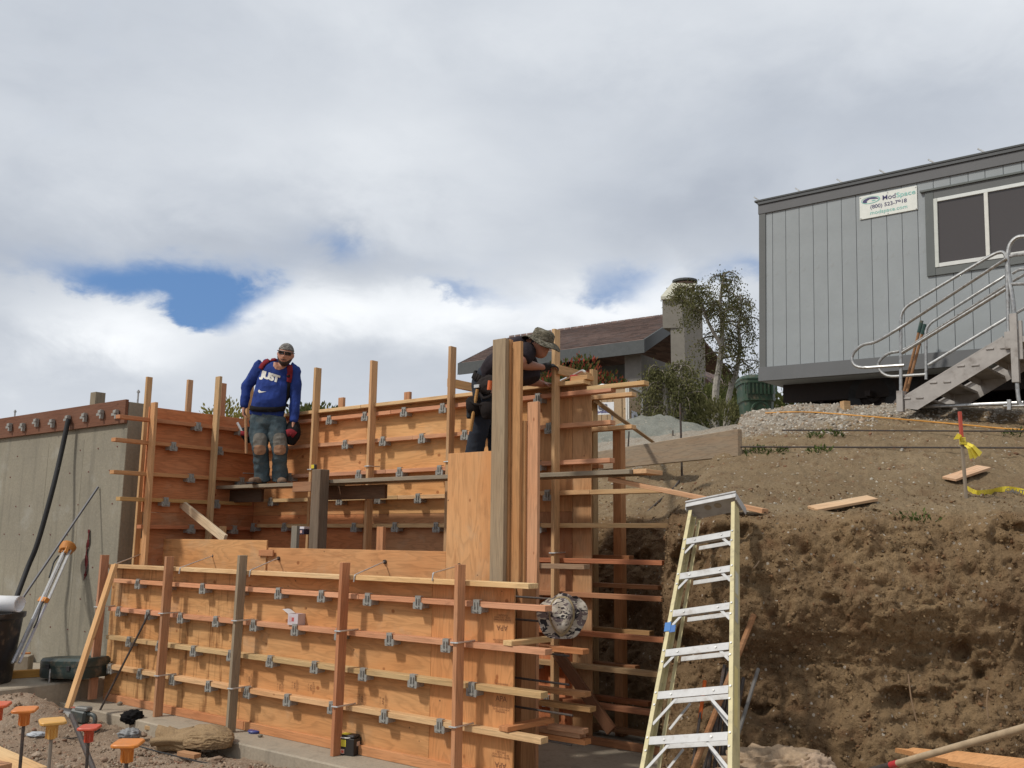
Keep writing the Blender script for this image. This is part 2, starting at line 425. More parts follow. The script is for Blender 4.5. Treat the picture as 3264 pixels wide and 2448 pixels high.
def concrete_mat(name, col, lines=False):
    m, N, b = newmat(name)
    tc = N.n('ShaderNodeTexCoord').outputs['Object']
    a = N.noise(tc, 1.1, 6, 0.62); f = N.noise(tc, 38, 5, 0.6); st = N.noise(N.vmath('MULTIPLY', tc, (5.5, 5.5, 0.45)), 1.4, 5, 0.6)
    c = N.mix(N.ramp(a, [(0.3, 0.0), (0.72, 1.0)]), col, tuple(x * k for x, k in zip(col, (1.28, 1.26, 1.22))))
    c = N.mix(1.0, c, N.ramp(f, [(0.25, 0.86), (0.75, 1.1)]), 'MULTIPLY')
    c = N.mix(N.maprange(st, 0.50, 0.72, 0, 0.42), c, tuple(x * 0.52 for x in col))
    h = f
    if lines:
        sp = N.n('ShaderNodeSeparateXYZ'); N.nt.links.new(tc, sp.inputs[0])
        bl = N.noise(N.vmath('MULTIPLY', tc, (1, 1, 1)), 2.2, 4, 0.6)
        # lift lines left by the sheets of the old form
        zz = N.math('ABSOLUTE', N.math('SUBTRACT', N.math('FRACT', N.math('ADD', N.math('DIVIDE', sp.outputs[2], 1.22), 0.33)), 0.5))
        ln = N.maprange(zz, 0.0, 0.010, 0.10, 0.0)
        c = N.mix(ln, c, tuple(x * 0.5 for x in col))
        holes = N.voro(N.vmath('MULTIPLY', tc, (1.0, 1.0, 1.0)), 2.0)
        c = N.mix(N.maprange(bl, 0.55, 0.75, 0, 0.35), c, (0.36, 0.36, 0.33, 1))
    N.nt.links.new(c, b.inputs['Base Color']); b.inputs['Roughness'].default_value = 0.9
    bump(N, b, h, 0.35, 0.01)
    return m
CONC = concrete_mat("wall_concrete", (0.215, 0.195, 0.150), True); SLAB = concrete_mat("slab_concrete", (0.30, 0.255, 0.195))
GALV = simple("galvanised_steel", (0.42, 0.42, 0.41), 0.42, 0.85, 0.25, 30, dirt=((0.16, 0.13, 0.10, 1), 22, 0.6))
BRKT = simple("bracket_steel", (0.31, 0.30, 0.27), 0.5, 0.15, 0.3, 60, 0.15, dirt=((0.14, 0.11, 0.09, 1), 30, 0.7))
STEELW = simple("bright_rod", (0.62, 0.62, 0.60), 0.38, 0.7, 0.15, 40)
REBAR = simple("rebar", (0.075, 0.062, 0.055), 0.65, 0.4, 0.35, 60, 0.3, dirt=((0.15, 0.07, 0.035, 1), 30, 0.6))
RUBBER = simple("black_rubber", (0.018, 0.018, 0.019), 0.7, 0.0, 0.3, 20)
PLAST = simple("plastic", (1, 1, 1), 0.45, 0.0, 0.10, 20, objcol=True, dirt=((0.25, 0.17, 0.11, 1), 9, 0.45))
PAINT = simple("paint", (1, 1, 1), 0.55, 0.0, 0.08, 14, objcol=True)
CLOTH = simple("cloth", (1, 1, 1), 0.92, 0.0, 0.30, 9, 0.6, objcol=True, spec=0.15)
ALU = simple("aluminium", (0.46, 0.455, 0.445), 0.45, 0.08, 0.12, 18, 0.05, dirt=((0.30, 0.27, 0.24, 1), 14, 0.7))
FIBRE = simple("yellow_fibreglass", (0.54, 0.465, 0.25), 0.45, 0.0, 0.18, 10, dirt=((0.22, 0.18, 0.12, 1), 16, 0.55))
SKIN = simple("skin", (0.42, 0.205, 0.125), 0.55, 0.0, 0.12, 22, 0.05, objcol=True)
PAPER = simple("paper", (0.80, 0.80, 0.80), 0.8, 0.0, 0.05, 8)
TWIG = simple("twig_bark", (0.15, 0.125, 0.10), 0.9, 0, 0.3, 14)
BURLAP = simple("burlap", (0.30, 0.20, 0.105), 0.95, 0.0, 0.3, 90, 0.6, dirt=((0.14, 0.09, 0.05, 1), 7, 0.6))
def denim_mat():
    m, N, b = newmat("denim")
    tc = N.n('ShaderNodeTexCoord').outputs['Object']; ob = N.n('ShaderNodeObjectInfo').outputs['Color']
    c = N.mix(N.maprange(N.noise(tc, 7, 5, 0.65), 0.42, 0.75), ob, (0.105, 0.115, 0.112, 1))
    c = N.mix(1.0, c, N.ramp(N.noise(tc, 120, 3, 0.6), [(0.3, 0.8), (0.7, 1.15)]), 'MULTIPLY')
    N.nt.links.new(c, b.inputs['Base Color']); b.inputs['Roughness'].default_value = 0.92; b.inputs['Specular IOR Level'].default_value = 0.1
    bump(N, b, N.noise(tc, 16, 5, 0.6), 0.5, 0.02)
    return m
DENIM = denim_mat()
def camo_mat(name, cols, scale):
    m, N, b = newmat(name)
    tc = N.n('ShaderNodeTexCoord').outputs['Object']
    q = N.vmath('MULTIPLY', tc, (1, 1, 1.6))
    a = N.noise(q, scale, 2, 0.5, 0.8); d = N.noise(N.vmath('ADD', q, (5, 3, 1)), scale * 1.15, 2, 0.5, 0.9); e = N.noise(N.vmath('ADD', q, (1, 8, 4)), scale * 1.3, 2, 0.5, 0.9)
    c = N.mix(N.maprange(a, 0.49, 0.51), cols[0], cols[1])
    c = N.mix(N.maprange(d, 0.555, 0.575), c, cols[2])
    c = N.mix(N.maprange(e, 0.565, 0.585), c, cols[3])
    N.nt.links.new(c, b.inputs['Base Color']); b.inputs['Roughness'].default_value = 0.92; b.inputs['Specular IOR Level'].default_value = 0.1
    bump(N, b, N.noise(tc, 60, 4, 0.6), 0.3, 0.006)
    return m
CAMO = camo_mat("urban_camouflage_cloth", [(0.36, 0.31, 0.25, 1), (0.155, 0.12, 0.115, 1), (0.030, 0.027, 0.029, 1), (0.46, 0.41, 0.34, 1)], 12)
CAMO2 = camo_mat("woodland_camouflage_cloth", [(0.14, 0.122, 0.088, 1), (0.095, 0.085, 0.06, 1), (0.055, 0.05, 0.038, 1), (0.19, 0.172, 0.135, 1)], 24)

def dirt_mat(name, c1, c2, c3, fleck=0.0, fs=55, hi=None):
    m, N, b = newmat(name)
    tc = N.n('ShaderNodeTexCoord').outputs['Object']
    a = N.noise(tc, 0.85, 6, 0.62, 0.3); d = N.noise(tc, 4.5, 6, 0.68); f = N.noise(tc, 46, 5, 0.68)
    c = N.mix(N.ramp(a, [(0.34, 0.0), (0.66, 1.0)]), c1, c2)
    c = N.mix(N.maprange(d, 0.50, 0.72, 0, 0.75), c, c3)
    c = N.mix(1.0, c, N.ramp(f, [(0.22, 0.62), (0.5, 1.0), (0.8, 1.25)]), 'MULTIPLY')
    if fleck:
        v = N.voro(tc, fs); g = N.noise(tc, 2.2, 4, 0.6)
        vc = N.voro(tc, fs, out='Color')
        k = N.math('MULTIPLY', N.math('LESS_THAN', v, 0.33), N.maprange(g, 0.35, 0.62, 0, fleck))
        sx = N.n('ShaderNodeSeparateColor'); N.nt.links.new(vc, sx.inputs[0])
        k = N.math('MULTIPLY', k, N.math('GREATER_THAN', sx.outputs[0], 0.45))
        c = N.mix(k, c, N.mix(sx.outputs[1], (0.20, 0.16, 0.115, 1), hi or (0.42, 0.37, 0.30, 1)))
    N.nt.links.new(c, b.inputs['Base Color']); b.inputs['Roughness'].default_value = 0.95; b.inputs['Specular IOR Level'].default_value = 0.12
    bump(N, b, N.math('ADD', N.math('MULTIPLY', d, 0.7), f), 0.75, 0.03)
    return m
BANKM = dirt_mat("cut_earth", (0.150, 0.088, 0.044, 1), (0.235, 0.152, 0.074, 1), (0.135, 0.064, 0.030, 1), 0.35, 42)
SLOPEM = dirt_mat("slope_earth", (0.200, 0.132, 0.072, 1), (0.235, 0.163, 0.090, 1), (0.165, 0.092, 0.048, 1), 0.75, 34)
GRAVELM = dirt_mat("gravel_cover", (0.27, 0.235, 0.19, 1), (0.31, 0.27, 0.215, 1), (0.22, 0.17, 0.12, 1), 0.9, 26, (0.50, 0.46, 0.40, 1))
SOILM = dirt_mat("loose_soil", (0.275, 0.200, 0.140, 1), (0.335, 0.250, 0.180, 1), (0.225, 0.145, 0.095, 1), 0.55, 46)
STONEM = simple("stone", (1, 1, 1), 0.9, 0.0, 0.25, 9, 0.5, objcol=True)

def leaf_mat(name, c1, c2, c3):
    m, N, b = newmat(name)
    at = N.n('ShaderNodeAttribute', attribute_name='tint').outputs['Fac']
    c = N.ramp(at, [(0.0, c1), (0.5, c2), (1.0, c3)])
    N.nt.links.new(c, b.inputs['Base Color']); b.inputs['Roughness'].default_value = 0.8; b.inputs['Specular IOR Level'].default_value = 0.12
    out = [n for n in N.nt.nodes if n.type == 'OUTPUT_MATERIAL'][0]
    tr = N.n('ShaderNodeBsdfTranslucent'); N.nt.links.new(c, tr.inputs[0]); mx = N.n('ShaderNodeMixShader'); mx.inputs[0].default_value = 0.3
    N.nt.links.new(b.outputs[0], mx.inputs[1]); N.nt.links.new(tr.outputs[0], mx.inputs[2]); N.nt.links.new(mx.outputs[0], out.inputs[0])
    return m
BIRCHL = leaf_mat("birch_leaves", (0.085, 0.085, 0.035), (0.125, 0.125, 0.05), (0.20, 0.185, 0.085))
BUSHL = leaf_mat("bush_leaves", (0.055, 0.068, 0.024), (0.10, 0.115, 0.038), (0.18, 0.18, 0.065))
PHOTL = leaf_mat("red_tipped_leaves", (0.05, 0.07, 0.022), (0.10, 0.11, 0.03), (0.33, 0.065, 0.04))
YELL = leaf_mat("yellow_green_leaves", (0.16, 0.15, 0.035), (0.26, 0.23, 0.06), (0.36, 0.31, 0.10))
WEEDL = leaf_mat("weed_leaves", (0.045, 0.062, 0.02), (0.075, 0.10, 0.03), (0.15, 0.19, 0.05))
BARK = simple("pale_bark", (0.29, 0.265, 0.225), 0.9, 0, 0.35, 14, 0.4, dirt=((0.08, 0.07, 0.06, 1), 9, 0.8))
def siding_mat():
    m, N, b = newmat("grey_siding_paint")
    tc = N.n('ShaderNodeTexCoord').outputs['Object']; ob = N.n('ShaderNodeObjectInfo').outputs['Color']
    c = N.mix(1.0, ob, N.ramp(N.noise(tc, 3, 5, 0.6), [(0.3, 0.94), (0.7, 1.05)]), 'MULTIPLY')
    g = N.noise(N.vmath('MULTIPLY', tc, (40, 40, 5)), 1.5, 5, 0.65)
    drip = N.noise(N.vmath('MULTIPLY', tc, (3, 3, 0.25)), 2.2, 5, 0.65)
    c = N.mix(N.maprange(drip, 0.56, 0.75, 0, 0.25), c, (0.17, 0.16, 0.14, 1))
    N.nt.links.new(c, b.inputs['Base Color']); b.inputs['Roughness'].default_value = 0.65
    bump(N, b, g, 0.35, 0.006)
    return m
SIDING = siding_mat()
def glass_mat(name, col):
    m, N, b = newmat(name)
    b.inputs['Base Color'].default_value = (*col, 1); b.inputs['Roughness'].default_value = 0.06
    b.inputs['Specular IOR Level'].default_value = 0.5
    tc = N.n('ShaderNodeTexCoord').outputs['Object']
    bump(N, b, N.noise(tc, 1.2, 2, 0.5), 0.04, 0.02)
    return m
GLASS = glass_mat("dark_window_glass", (0.066, 0.058, 0.056)); LENS = glass_mat("sunglass_lens", (0.008, 0.008, 0.009))
def shingle_mat():
    m, N, b = newmat("brown_shingle")
    tc = N.n('ShaderNodeTexCoord').outputs['Object']; oi = N.n('ShaderNodeObjectInfo')
    v = N.voro(N.vmath('MULTIPLY', tc, (2.2, 5.0, 5.0)), 1.0, out='Color')
    sx = N.n('ShaderNodeSeparateColor'); N.nt.links.new(v, sx.inputs[0])
    c = N.ramp(sx.outputs[0], [(0.0, (0.075, 0.050, 0.042)), (0.4, (0.130, 0.083, 0.067)), (0.75, (0.180, 0.118, 0.096)), (1.0, (0.105, 0.085, 0.080))])
    c = N.mix(1.0, c, N.ramp(N.noise(tc, 30, 4, 0.6), [(0.3, 0.8), (0.7, 1.2)]), 'MULTIPLY')
    N.nt.links.new(c, b.inputs['Base Color']); b.inputs['Roughness'].default_value = 0.95
    return m
SHING = shingle_mat()
STUCCO = simple("grey_stucco", (0.20, 0.185, 0.165), 0.92, 0, 0.12, 5, 0.3)
TRIMG = simple("dark_grey_trim", (0.075, 0.080, 0.080), 0.75, 0, 0.2, 8, 0.2)
# ------------------------------------------------------------------ terrain
def grid_faces(nr, nc):
    i = np.arange(nr - 1)[:, None]; j = np.arange(nc - 1)[None, :]
    a = i * nc + j
    return np.stack([a, a + 1, a + nc + 1, a + nc], -1).reshape(-1, 4)
def resample(pts, dens):
    """pts: list of (x, y); dens(x, y): spacing"""
    o = []
    for (a, b) in zip(pts[:-1], pts[1:]):
        a = np.array(a, float); b = np.array(b, float); L = np.linalg.norm(b - a)
        n = max(1, int(L / dens(*((a + b) / 2))))
        for k in range(n): o.append(a + (b - a) * k / n)
    o.append(np.array(pts[-1], float)); return np.array(o)
DIN = np.array([0.35, 0.937])
LIP = [(-30, 34), (-9, 19.5), (-4.5, 15.6), (-1.2, 12.9), (0.7, 11.0), (1.45, 9.6), (1.57, 8.7), (1.32, 7.75), (1.66, 7.24), (2.4, 7.02), (4.2, 6.8), (8, 6.1), (14, 4.2), (30, -3)]
LIPS = np.array([(p.x, p.y) for p in curve_pts([(x, y, 0) for x, y in LIP], 8)])
def lip_coord(x, y):
    """distance behind the lip along DIN for points (arrays)"""
    x = np.asarray(x, float); y = np.asarray(y, float)
    per = np.array([0.937, -0.35])
    u = x * per[0] + y * per[1]; v = x * DIN[0] + y * DIN[1]
    lu = LIPS @ per; lv = LIPS @ DIN
    o = np.argsort(lu)
    return v - np.interp(u, lu[o], lv[o])
SLP, CREST = 0.292, 6.1
NF = 140
def hill_base(x, y):
    d = lip_coord(x, y)
    zs = 1.93 + SLP * np.clip(d, 0, None)
    zc = 1.93 + SLP * CREST
    k = 0.5
    # soft shoulder at the crest
    z = zc - np.log1p(np.exp(np.clip((zc - zs) / 0.12, -40, 40))) * 0.12 + np.clip(d - CREST, 0, 30) * 0.012
    return z
def hill_noise(x, y):
    p = np.stack([x, y, np.zeros_like(x)], -1)
    return 0.08 * fbm(p * 0.9, 3, seed=3) + 0.040 * fbm(p * 3.2, 4, seed=9)
def hill_z(x, y):
    x = np.atleast_1d(np.asarray(x, float)); y = np.atleast_1d(np.asarray(y, float))
    return hill_base(x, y) + hill_noise(x, y)
def hz(x, y): return float(hill_z(x, y)[0])
def on_hill(px, py, lo=6.0, hi=40.0):
    """where the ray through a pixel meets the hillside"""
    r = ray(px, py)
    for k in range(400):
        Y = lo + (hi - lo) * k / 399.0
        p = CAM + r * (Y / r.y)
        if lip_coord(p.x, p.y) > 0.02 and hz(p.x, p.y) > p.z: return p
    return CAM + r * (hi / r.y)

def build_hill():
    def dens(x, y):
        if 0.9 < x < 5.2 and y < 9.0: return 0.015
        if -0.5 < x < 6 and y < 12: return 0.05
        return 0.35
    L = resample([tuple(p) for p in LIPS], dens)
    rows = []                                         # (d, z, zone)
    for t in np.linspace(-0.12, 1, NF):
        zz = -0.18 + 2.08 * max(t, 0) + (t * 2 if t < 0 else 0)
        belly = 0.16 * math.sin(math.pi * min(1, max(0, t)) ** 0.8) - 0.10 * math.sin(2 * math.pi * max(0, t))
        rows.append((-0.46 + 0.16 * max(0, t) + 0.285 * max(0, t) ** 4 - 0.25 * belly + 0.17 * math.exp(-((t - 0.52) / 0.13) ** 2) + (t * 2 if t < 0 else 0), zz, 0.0))
    for d in list(np.linspace(0.03, 1.2, 34)) + list(np.linspace(1.25, 7.5, 120)) + list(np.geomspace(7.7, 160, 40)):
        rows.append((d, None, 1.0))
    nr, nc = len(rows), len(L)
    D = np.array([r[0] for r in rows])
    X = L[None, :, 0] + D[:, None] * DIN[0]; Y = L[None, :, 1] + D[:, None] * DIN[1]
    Zt = hill_z(X.ravel(), Y.ravel()).reshape(nr, nc)
    Z = np.array([[r[1] if r[1] is not None else 0] * nc for r in rows], float)
    up = np.array([r[1] is None for r in rows])
    Zl = hill_z(L[:, 0], L[:, 1])
    Z[~up] = Z[~up] * (Zl[None, :] / 1.93)
    Z[up] = Zt[up]
    # rough, crumbling face: clods and hollows pushed out along the face
    P = np.stack([X, Y, Z], -1).reshape(-1, 3)
    big = fbm(P * np.array([0.9, 0.9, 1.3]), 3, seed=21); mid = fbm(P * 3.1, 4, seed=33, ridged=True); fine = fbm(P * 11, 3, seed=41, ridged=True); sm = fbm(P * 26, 2, seed=44, ridged=True)
    pits = np.clip(fbm(P * np.array([2.2, 2.2, 3.2]), 4, seed=61) - 0.22, 0, 1); cr = fbm(P * np.array([6, 6, 9]), 3, seed=64)
    out = (0.17 * big + 0.045 * mid + 0.035 * cr + 0.030 * fine + 0.026 * sm - 0.55 * pits).reshape(nr, nc)
    tf = np.array([min(1, max(0.15, (r[1] + 0.2) / 0.5)) if r[1] is not None else max(0, 1 - r[0] / 0.9) for r in rows])
    tf = tf[:, None]
    X = X - DIN[0] * out * tf - 0.35 * tf * out * 0.2; Y = Y - DIN[1] * out * tf
    Z = Z + tf * (0.06 * mid.reshape(nr, nc) + 0.03 * fine.reshape(nr, nc)) * 0.8
    ts = 1 - tf
    ps_ = np.stack([X, Y, np.zeros_like(X)], -1).reshape(-1, 3)
    rough = (0.026 * fbm(ps_ * 8, 4, seed=51, ridged=True) + 0.012 * fbm(ps_ * 26, 2, seed=57, ridged=True)).reshape(nr, nc)
    Z = Z + np.clip(ts, 0, 1) * rough
    vs = np.stack([X, Y, Z], -1).reshape(-1, 3)
    o = mobj("hillside", vs, grid_faces(nr, nc), None, shade=True) if False else None
    dd = np.repeat(D[:, None], nc, 1)
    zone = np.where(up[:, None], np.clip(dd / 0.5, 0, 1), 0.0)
    ed = 3.3 + 1.7 * np.clip((X - 3.0) / 4.5, -0.6, 1.0)
    gz = np.where(up[:, None], np.clip((dd - ed) / 1.3 + 0.6 * fbm(vs * 1.5, 3, seed=71).reshape(nr, nc), 0, 1) * np.clip((8.3 - X) / 2.0, 0, 1), 0)
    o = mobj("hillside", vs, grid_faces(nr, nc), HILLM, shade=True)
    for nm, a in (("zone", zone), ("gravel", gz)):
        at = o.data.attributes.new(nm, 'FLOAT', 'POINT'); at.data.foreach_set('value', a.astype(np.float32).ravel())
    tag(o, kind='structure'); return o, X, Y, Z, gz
def hill_mat():
    m, N, b = newmat("hillside_earth")
    tc = N.n('ShaderNodeTexCoord').outputs['Object']
    a = N.noise(tc, 0.85, 6, 0.62, 0.3); d = N.noise(tc, 4.5, 6, 0.68); f = N.noise(tc, 46, 5, 0.68)
    def three(c1, c2, c3):
        c = N.mix(N.ramp(a, [(0.34, 0.0), (0.66, 1.0)]), c1, c2); return N.mix(N.maprange(d, 0.50, 0.70, 0, 0.75), c, c3)
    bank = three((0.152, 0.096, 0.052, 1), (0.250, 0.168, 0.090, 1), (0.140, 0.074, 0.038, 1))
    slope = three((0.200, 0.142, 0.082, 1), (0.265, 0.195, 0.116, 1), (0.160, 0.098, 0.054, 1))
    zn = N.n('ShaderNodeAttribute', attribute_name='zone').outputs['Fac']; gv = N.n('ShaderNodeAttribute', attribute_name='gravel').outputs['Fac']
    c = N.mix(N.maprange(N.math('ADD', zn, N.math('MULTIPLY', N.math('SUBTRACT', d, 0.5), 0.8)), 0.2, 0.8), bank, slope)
    v = N.voro(tc, 30); vc = N.voro(tc, 30, out='Color'); sx = N.n('ShaderNodeSeparateColor'); N.nt.links.new(vc, sx.inputs[0])
    k = N.math('MULTIPLY', N.math('LESS_THAN', v, 0.34), N.math('GREATER_THAN', sx.outputs[0], N.maprange(gv, 0.0, 0.9, 0.92, 0.25)))
    gravel = three((0.30, 0.26, 0.21, 1), (0.33, 0.29, 0.235, 1), (0.24, 0.18, 0.12, 1))
    c = N.mix(N.maprange(N.math('ADD', gv, N.math('MULTIPLY', N.math('SUBTRACT', d, 0.5), 0.9)), 0.25, 0.85), c, gravel)
    c = N.mix(1.0, c, N.ramp(f, [(0.22, 0.62), (0.5, 1.0), (0.8, 1.25)]), 'MULTIPLY')
    c = N.mix(N.math('MULTIPLY', k, 0.8), c, N.mix(sx.outputs[1], (0.23, 0.18, 0.13, 1), (0.48, 0.43, 0.36, 1)))
    N.nt.links.new(c, b.inputs['Base Color']); b.inputs['Roughness'].default_value = 0.95; b.inputs['Specular IOR Level'].default_value = 0.12
    bump(N, b, N.math('ADD', N.math('MULTIPLY', d, 0.8), f), 0.8, 0.035)
    return m
HILLM = hill_mat()
hill, HX, HY, HZ, HG = build_hill()

# the bottom of the dig, one sheet to the horizon
def soil_base(x, y):
    p = np.stack([x, y, np.zeros_like(x)], -1)
    z = -0.135 + 0.05 * fbm(p * 0.8, 3, seed=81)
    z += 0.37 * np.exp(-(((x + 4.80) / 0.55) ** 2 + ((y - 9.45) / 0.42) ** 2))
    z += 0.16 * np.exp(-(((x + 3.6) / 0.8) ** 2 + ((y - 7.0) / 0.8) ** 2))
    z += 0.10 * np.exp(-(((x + 2.2) / 0.5) ** 2 + ((y - 7.6) / 0.4) ** 2))
    return z
def soil_z(x, y): return float(soil_base(np.array([float(x)]), np.array([float(y)]))[0])
def build_ground():
    xs = np.concatenate([-np.geomspace(400, 9, 22), np.linspace(-8.5, -5.6, 14), np.arange(-5.5, 4.2, 0.028), np.geomspace(4.3, 400, 24)])
    ys = np.concatenate([-np.geomspace(300, 3, 16), np.linspace(-2.5, 5.1, 16), np.arange(5.2, 10.4, 0.028), np.geomspace(10.5, 600, 28)])
    X, Y = np.meshgrid(xs, ys); x = X.ravel(); y = Y.ravel()
    p = np.stack([x, y, np.zeros_like(x)], -1)
    near = np.clip(1.5 - np.abs(x + 0.6) / 8, 0, 1) * np.clip(1.6 - np.abs(y - 7.2) / 6, 0, 1)
    z = soil_base(x, y) * np.clip(near + 0.6, 0, 1) + near * (0.032 * fbm(p * 5, 3, seed=91, ridged=True) + 0.018 * fbm(p * 17, 3, seed=95, ridged=True))
    z = np.where(near <= 0, -0.2, z)
    o = mobj("ground", np.stack([x, y, z], -1), grid_faces(len(ys), len(xs)), SOILM, shade=True)
    tag(o, kind='structure')
build_ground()

ICO = None
def ico():
    global ICO
    if ICO is None:
        bm = bmesh.new(); bmesh.ops.create_icosphere(bm, subdivisions=1, radius=1.0)
        bm.verts.ensure_lookup_table()
        ICO = (np.array([v.co[:] for v in bm.verts]), np.array([[v.index for v in f.verts] for f in bm.faces])); bm.free()
    return ICO
def rocks(name, pts, sizes, cols, seed=1, flat=0.7):
    """many small stones joined into one mesh"""
    rng = np.random.default_rng(seed); n = len(pts)
    bm = bmesh.new(); bmesh.ops.create_icosphere(bm, subdivisions=0 or 1, radius=1.0); bm.free()
    t = (1 + 5 ** 0.5) / 2
    v0 = np.array([(-1, t, 0), (1, t, 0), (-1, -t, 0), (1, -t, 0), (0, -1, t), (0, 1, t), (0, -1, -t), (0, 1, -t), (t, 0, -1), (t, 0, 1), (-t, 0, -1), (-t, 0, 1)], float); v0 /= np.linalg.norm(v0[0])
    f0 = np.array([(0, 11, 5), (0, 5, 1), (0, 1, 7), (0, 7, 10), (0, 10, 11), (1, 5, 9), (5, 11, 4), (11, 10, 2), (10, 7, 6), (7, 1, 8), (3, 9, 4), (3, 4, 2), (3, 2, 6), (3, 6, 8), (3, 8, 9), (4, 9, 5), (2, 4, 11), (6, 2, 10), (8, 6, 7), (9, 8, 1)])
    vs = v0[None] * (1 + rng.uniform(-0.38, 0.30, (n, 12, 1)))
    sc = np.stack([rng.uniform(0.7, 1.35, n), rng.uniform(0.7, 1.35, n), rng.uniform(0.5, 0.95, n) * flat / 0.7], -1)
    vs = vs * sc[:, None, :] * np.asarray(sizes)[:, None, None]
    q = rng.normal(size=(n, 4)); q[:, 0] += 1.2; q /= np.linalg.norm(q, axis=1, keepdims=True)
    w, x, y, z = q.T
    Rm = np.stack([1 - 2 * (y * y + z * z), 2 * (x * y - w * z), 2 * (x * z + w * y), 2 * (x * y + w * z), 1 - 2 * (x * x + z * z), 2 * (y * z - w * x), 2 * (x * z - w * y), 2 * (y * z + w * x), 1 - 2 * (x * x + y * y)], -1).reshape(n, 3, 3)
    vs = np.einsum('nij,nkj->nki', Rm, vs) + np.asarray(pts)[:, None, :]
    fs = f0[None] + (np.arange(n) * 12)[:, None, None]
    m = ROCKM
    o = mobj(name, vs.reshape(-1, 3), fs.reshape(-1, 3), m)
    at = o.data.attributes.new('stone_col', 'FLOAT_COLOR', 'POINT')
    c = np.repeat(np.concatenate([np.asarray(cols), np.ones((n, 1))], 1)[:, None, :], 12, 1)
    at.data.foreach_set('color', c.astype(np.float32).ravel())
    return o
def rock_mat():
    m, N, b = newmat("rubble")
    c = N.n('ShaderNodeAttribute', attribute_name='stone_col').outputs['Color']; tc = N.n('ShaderNodeTexCoord').outputs['Object']
    c = N.mix(1.0, c, N.ramp(N.noise(tc, 40, 5, 0.65), [(0.25, 0.7), (0.75, 1.2)]), 'MULTIPLY')
    N.nt.links.new(c, b.inputs['Base Color']); b.inputs['Roughness'].default_value = 0.95; b.inputs['Specular IOR Level'].default_value = 0.15
    bump(N, b, N.noise(tc, 70, 4, 0.6), 0.5, 0.01)
    return m
ROCKM = rock_mat()
def pick(rng, n, pal):
    pal = np.array(pal); k = rng.integers(0, len(pal), n)
    return pal[k] * rng.uniform(0.75, 1.2, (n, 1))
def scatter_all():
    rng = np.random.default_rng(5)
    # rubble in the foreground soil
    n = 26000
    x = rng.uniform(-5.6, 0.6, n); y = rng.uniform(5.2, 9.6, n)
    p3 = np.stack([x, y, np.zeros(n)], -1)
    sn = (x - O.x) * E_.x + (y - O.y) * E_.y, (x - O.x) * M_.x + (y - O.y) * M_.y
    keep = (sn[1] > 0.47) & (rng.uniform(size=n) < np.clip(0.62 + 0.7 * fbm(p3 * 1.3, 3, seed=15), 0.05, 1)) & ~((sn[0] < -5.4) & (sn[1] < 1.75))
    x, y = x[keep], y[keep]; n = len(x)
    s = 0.007 + 0.021 * rng.power(0.42, n)[::-1] * rng.uniform(0.3, 1, n); big = rng.uniform(size=n) < 0.022; s[big] *= 1.9
    z = soil_base(x, y) + s * 0.3 + 0.012
    o = rocks("rubble", np.stack([x, y, z], -1), s, pick(rng, n, [(0.29, 0.215, 0.15), (0.335, 0.26, 0.19), (0.24, 0.165, 0.11), (0.37, 0.30, 0.225), (0.27, 0.19, 0.13), (0.26, 0.15, 0.10)]), 5)
    tag(o, kind='stuff')
    # clods at the foot and on the face of the cut, stones on the slope, gravel under the crest
    ns = len(HX[0]); sel = np.where((HX[NF + 16] > 0.9) & (HX[NF + 16] < 6.5))[0]
    r = np.concatenate([rng.integers(6, NF + 6, 20000), rng.integers(NF - 6, NF + 34, 6000)]); c = sel[rng.integers(0, len(sel), 26000)]
    P = np.stack([HX[r, c], HY[r, c], HZ[r, c]], -1) + rng.normal(0, 0.008, (26000, 3)); s = 0.004 + 0.020 * rng.power(0.25, 26000) * rng.uniform(0.2, 1, 26000)
    s = np.minimum(s, 0.03) * np.where(r < NF - 6, 0.9, 0.7)
    o = rocks("clods", P, s, pick(rng, 26000, [(0.18, 0.118, 0.064), (0.205, 0.138, 0.076), (0.15, 0.092, 0.048), (0.23, 0.158, 0.088), (0.165, 0.092, 0.047)]), 6)
    tag(o, kind='stuff')
    n = 85000
    x = rng.uniform(0.6, 9.0, n); y = rng.uniform(7.0, 14.5, n); d = lip_coord(x, y)
    ed = 3.3 + 1.7 * np.clip((x - 3.0) / 4.5, -0.6, 1.0)
    gv = np.clip((d - ed) / 1.3 + 0.6 * fbm(np.stack([x, y, x * 0], -1) * 1.5, 3, seed=71), 0, 1) * np.clip((8.3 - x) / 2.0, 0, 1)
    keep = (d > 0.15) & (d < 7.3) & (rng.uniform(size=n) < 0.20 + 0.8 * gv)
    x, y, gv = x[keep], y[keep], gv[keep]; n = len(x)
    s = np.where(gv > 0.3, rng.uniform(0.008, 0.020, n) + 0.014 * (rng.uniform(size=n) < 0.08), 0.005 + 0.022 * rng.power(0.3, n) * rng.uniform(0.1, 1, n))
    z = hill_z(x, y) + s * 0.35
    cg = pick(rng, n, [(0.33, 0.29, 0.235), (0.40, 0.36, 0.30), (0.27, 0.225, 0.175), (0.24, 0.195, 0.15), (0.46, 0.42, 0.36), (0.30, 0.22, 0.15)])
    cs = pick(rng, n, [(0.27, 0.19, 0.115), (0.23, 0.145, 0.08), (0.33, 0.27, 0.19), (0.44, 0.40, 0.33), (0.20, 0.11, 0.065)])
    o = rocks("gravel", np.stack([x, y, z], -1), s, np.where(gv[:, None] > 0.3, cg, cs), 8)
    tag(o, kind='stuff')
scatter_all()

# footing slabs
o = bw("footing", -5.5, 3.0, 0.40, -2.35, -0.32, 0.0, SLAB, along='s', bev=0.012); tag(o, kind='structure')
o = bw("old_footing", -13.0, -5.5, 1.70, -0.9, -0.3, 0.2, SLAB, along='s', bev=0.015); tag(o, kind='structure')
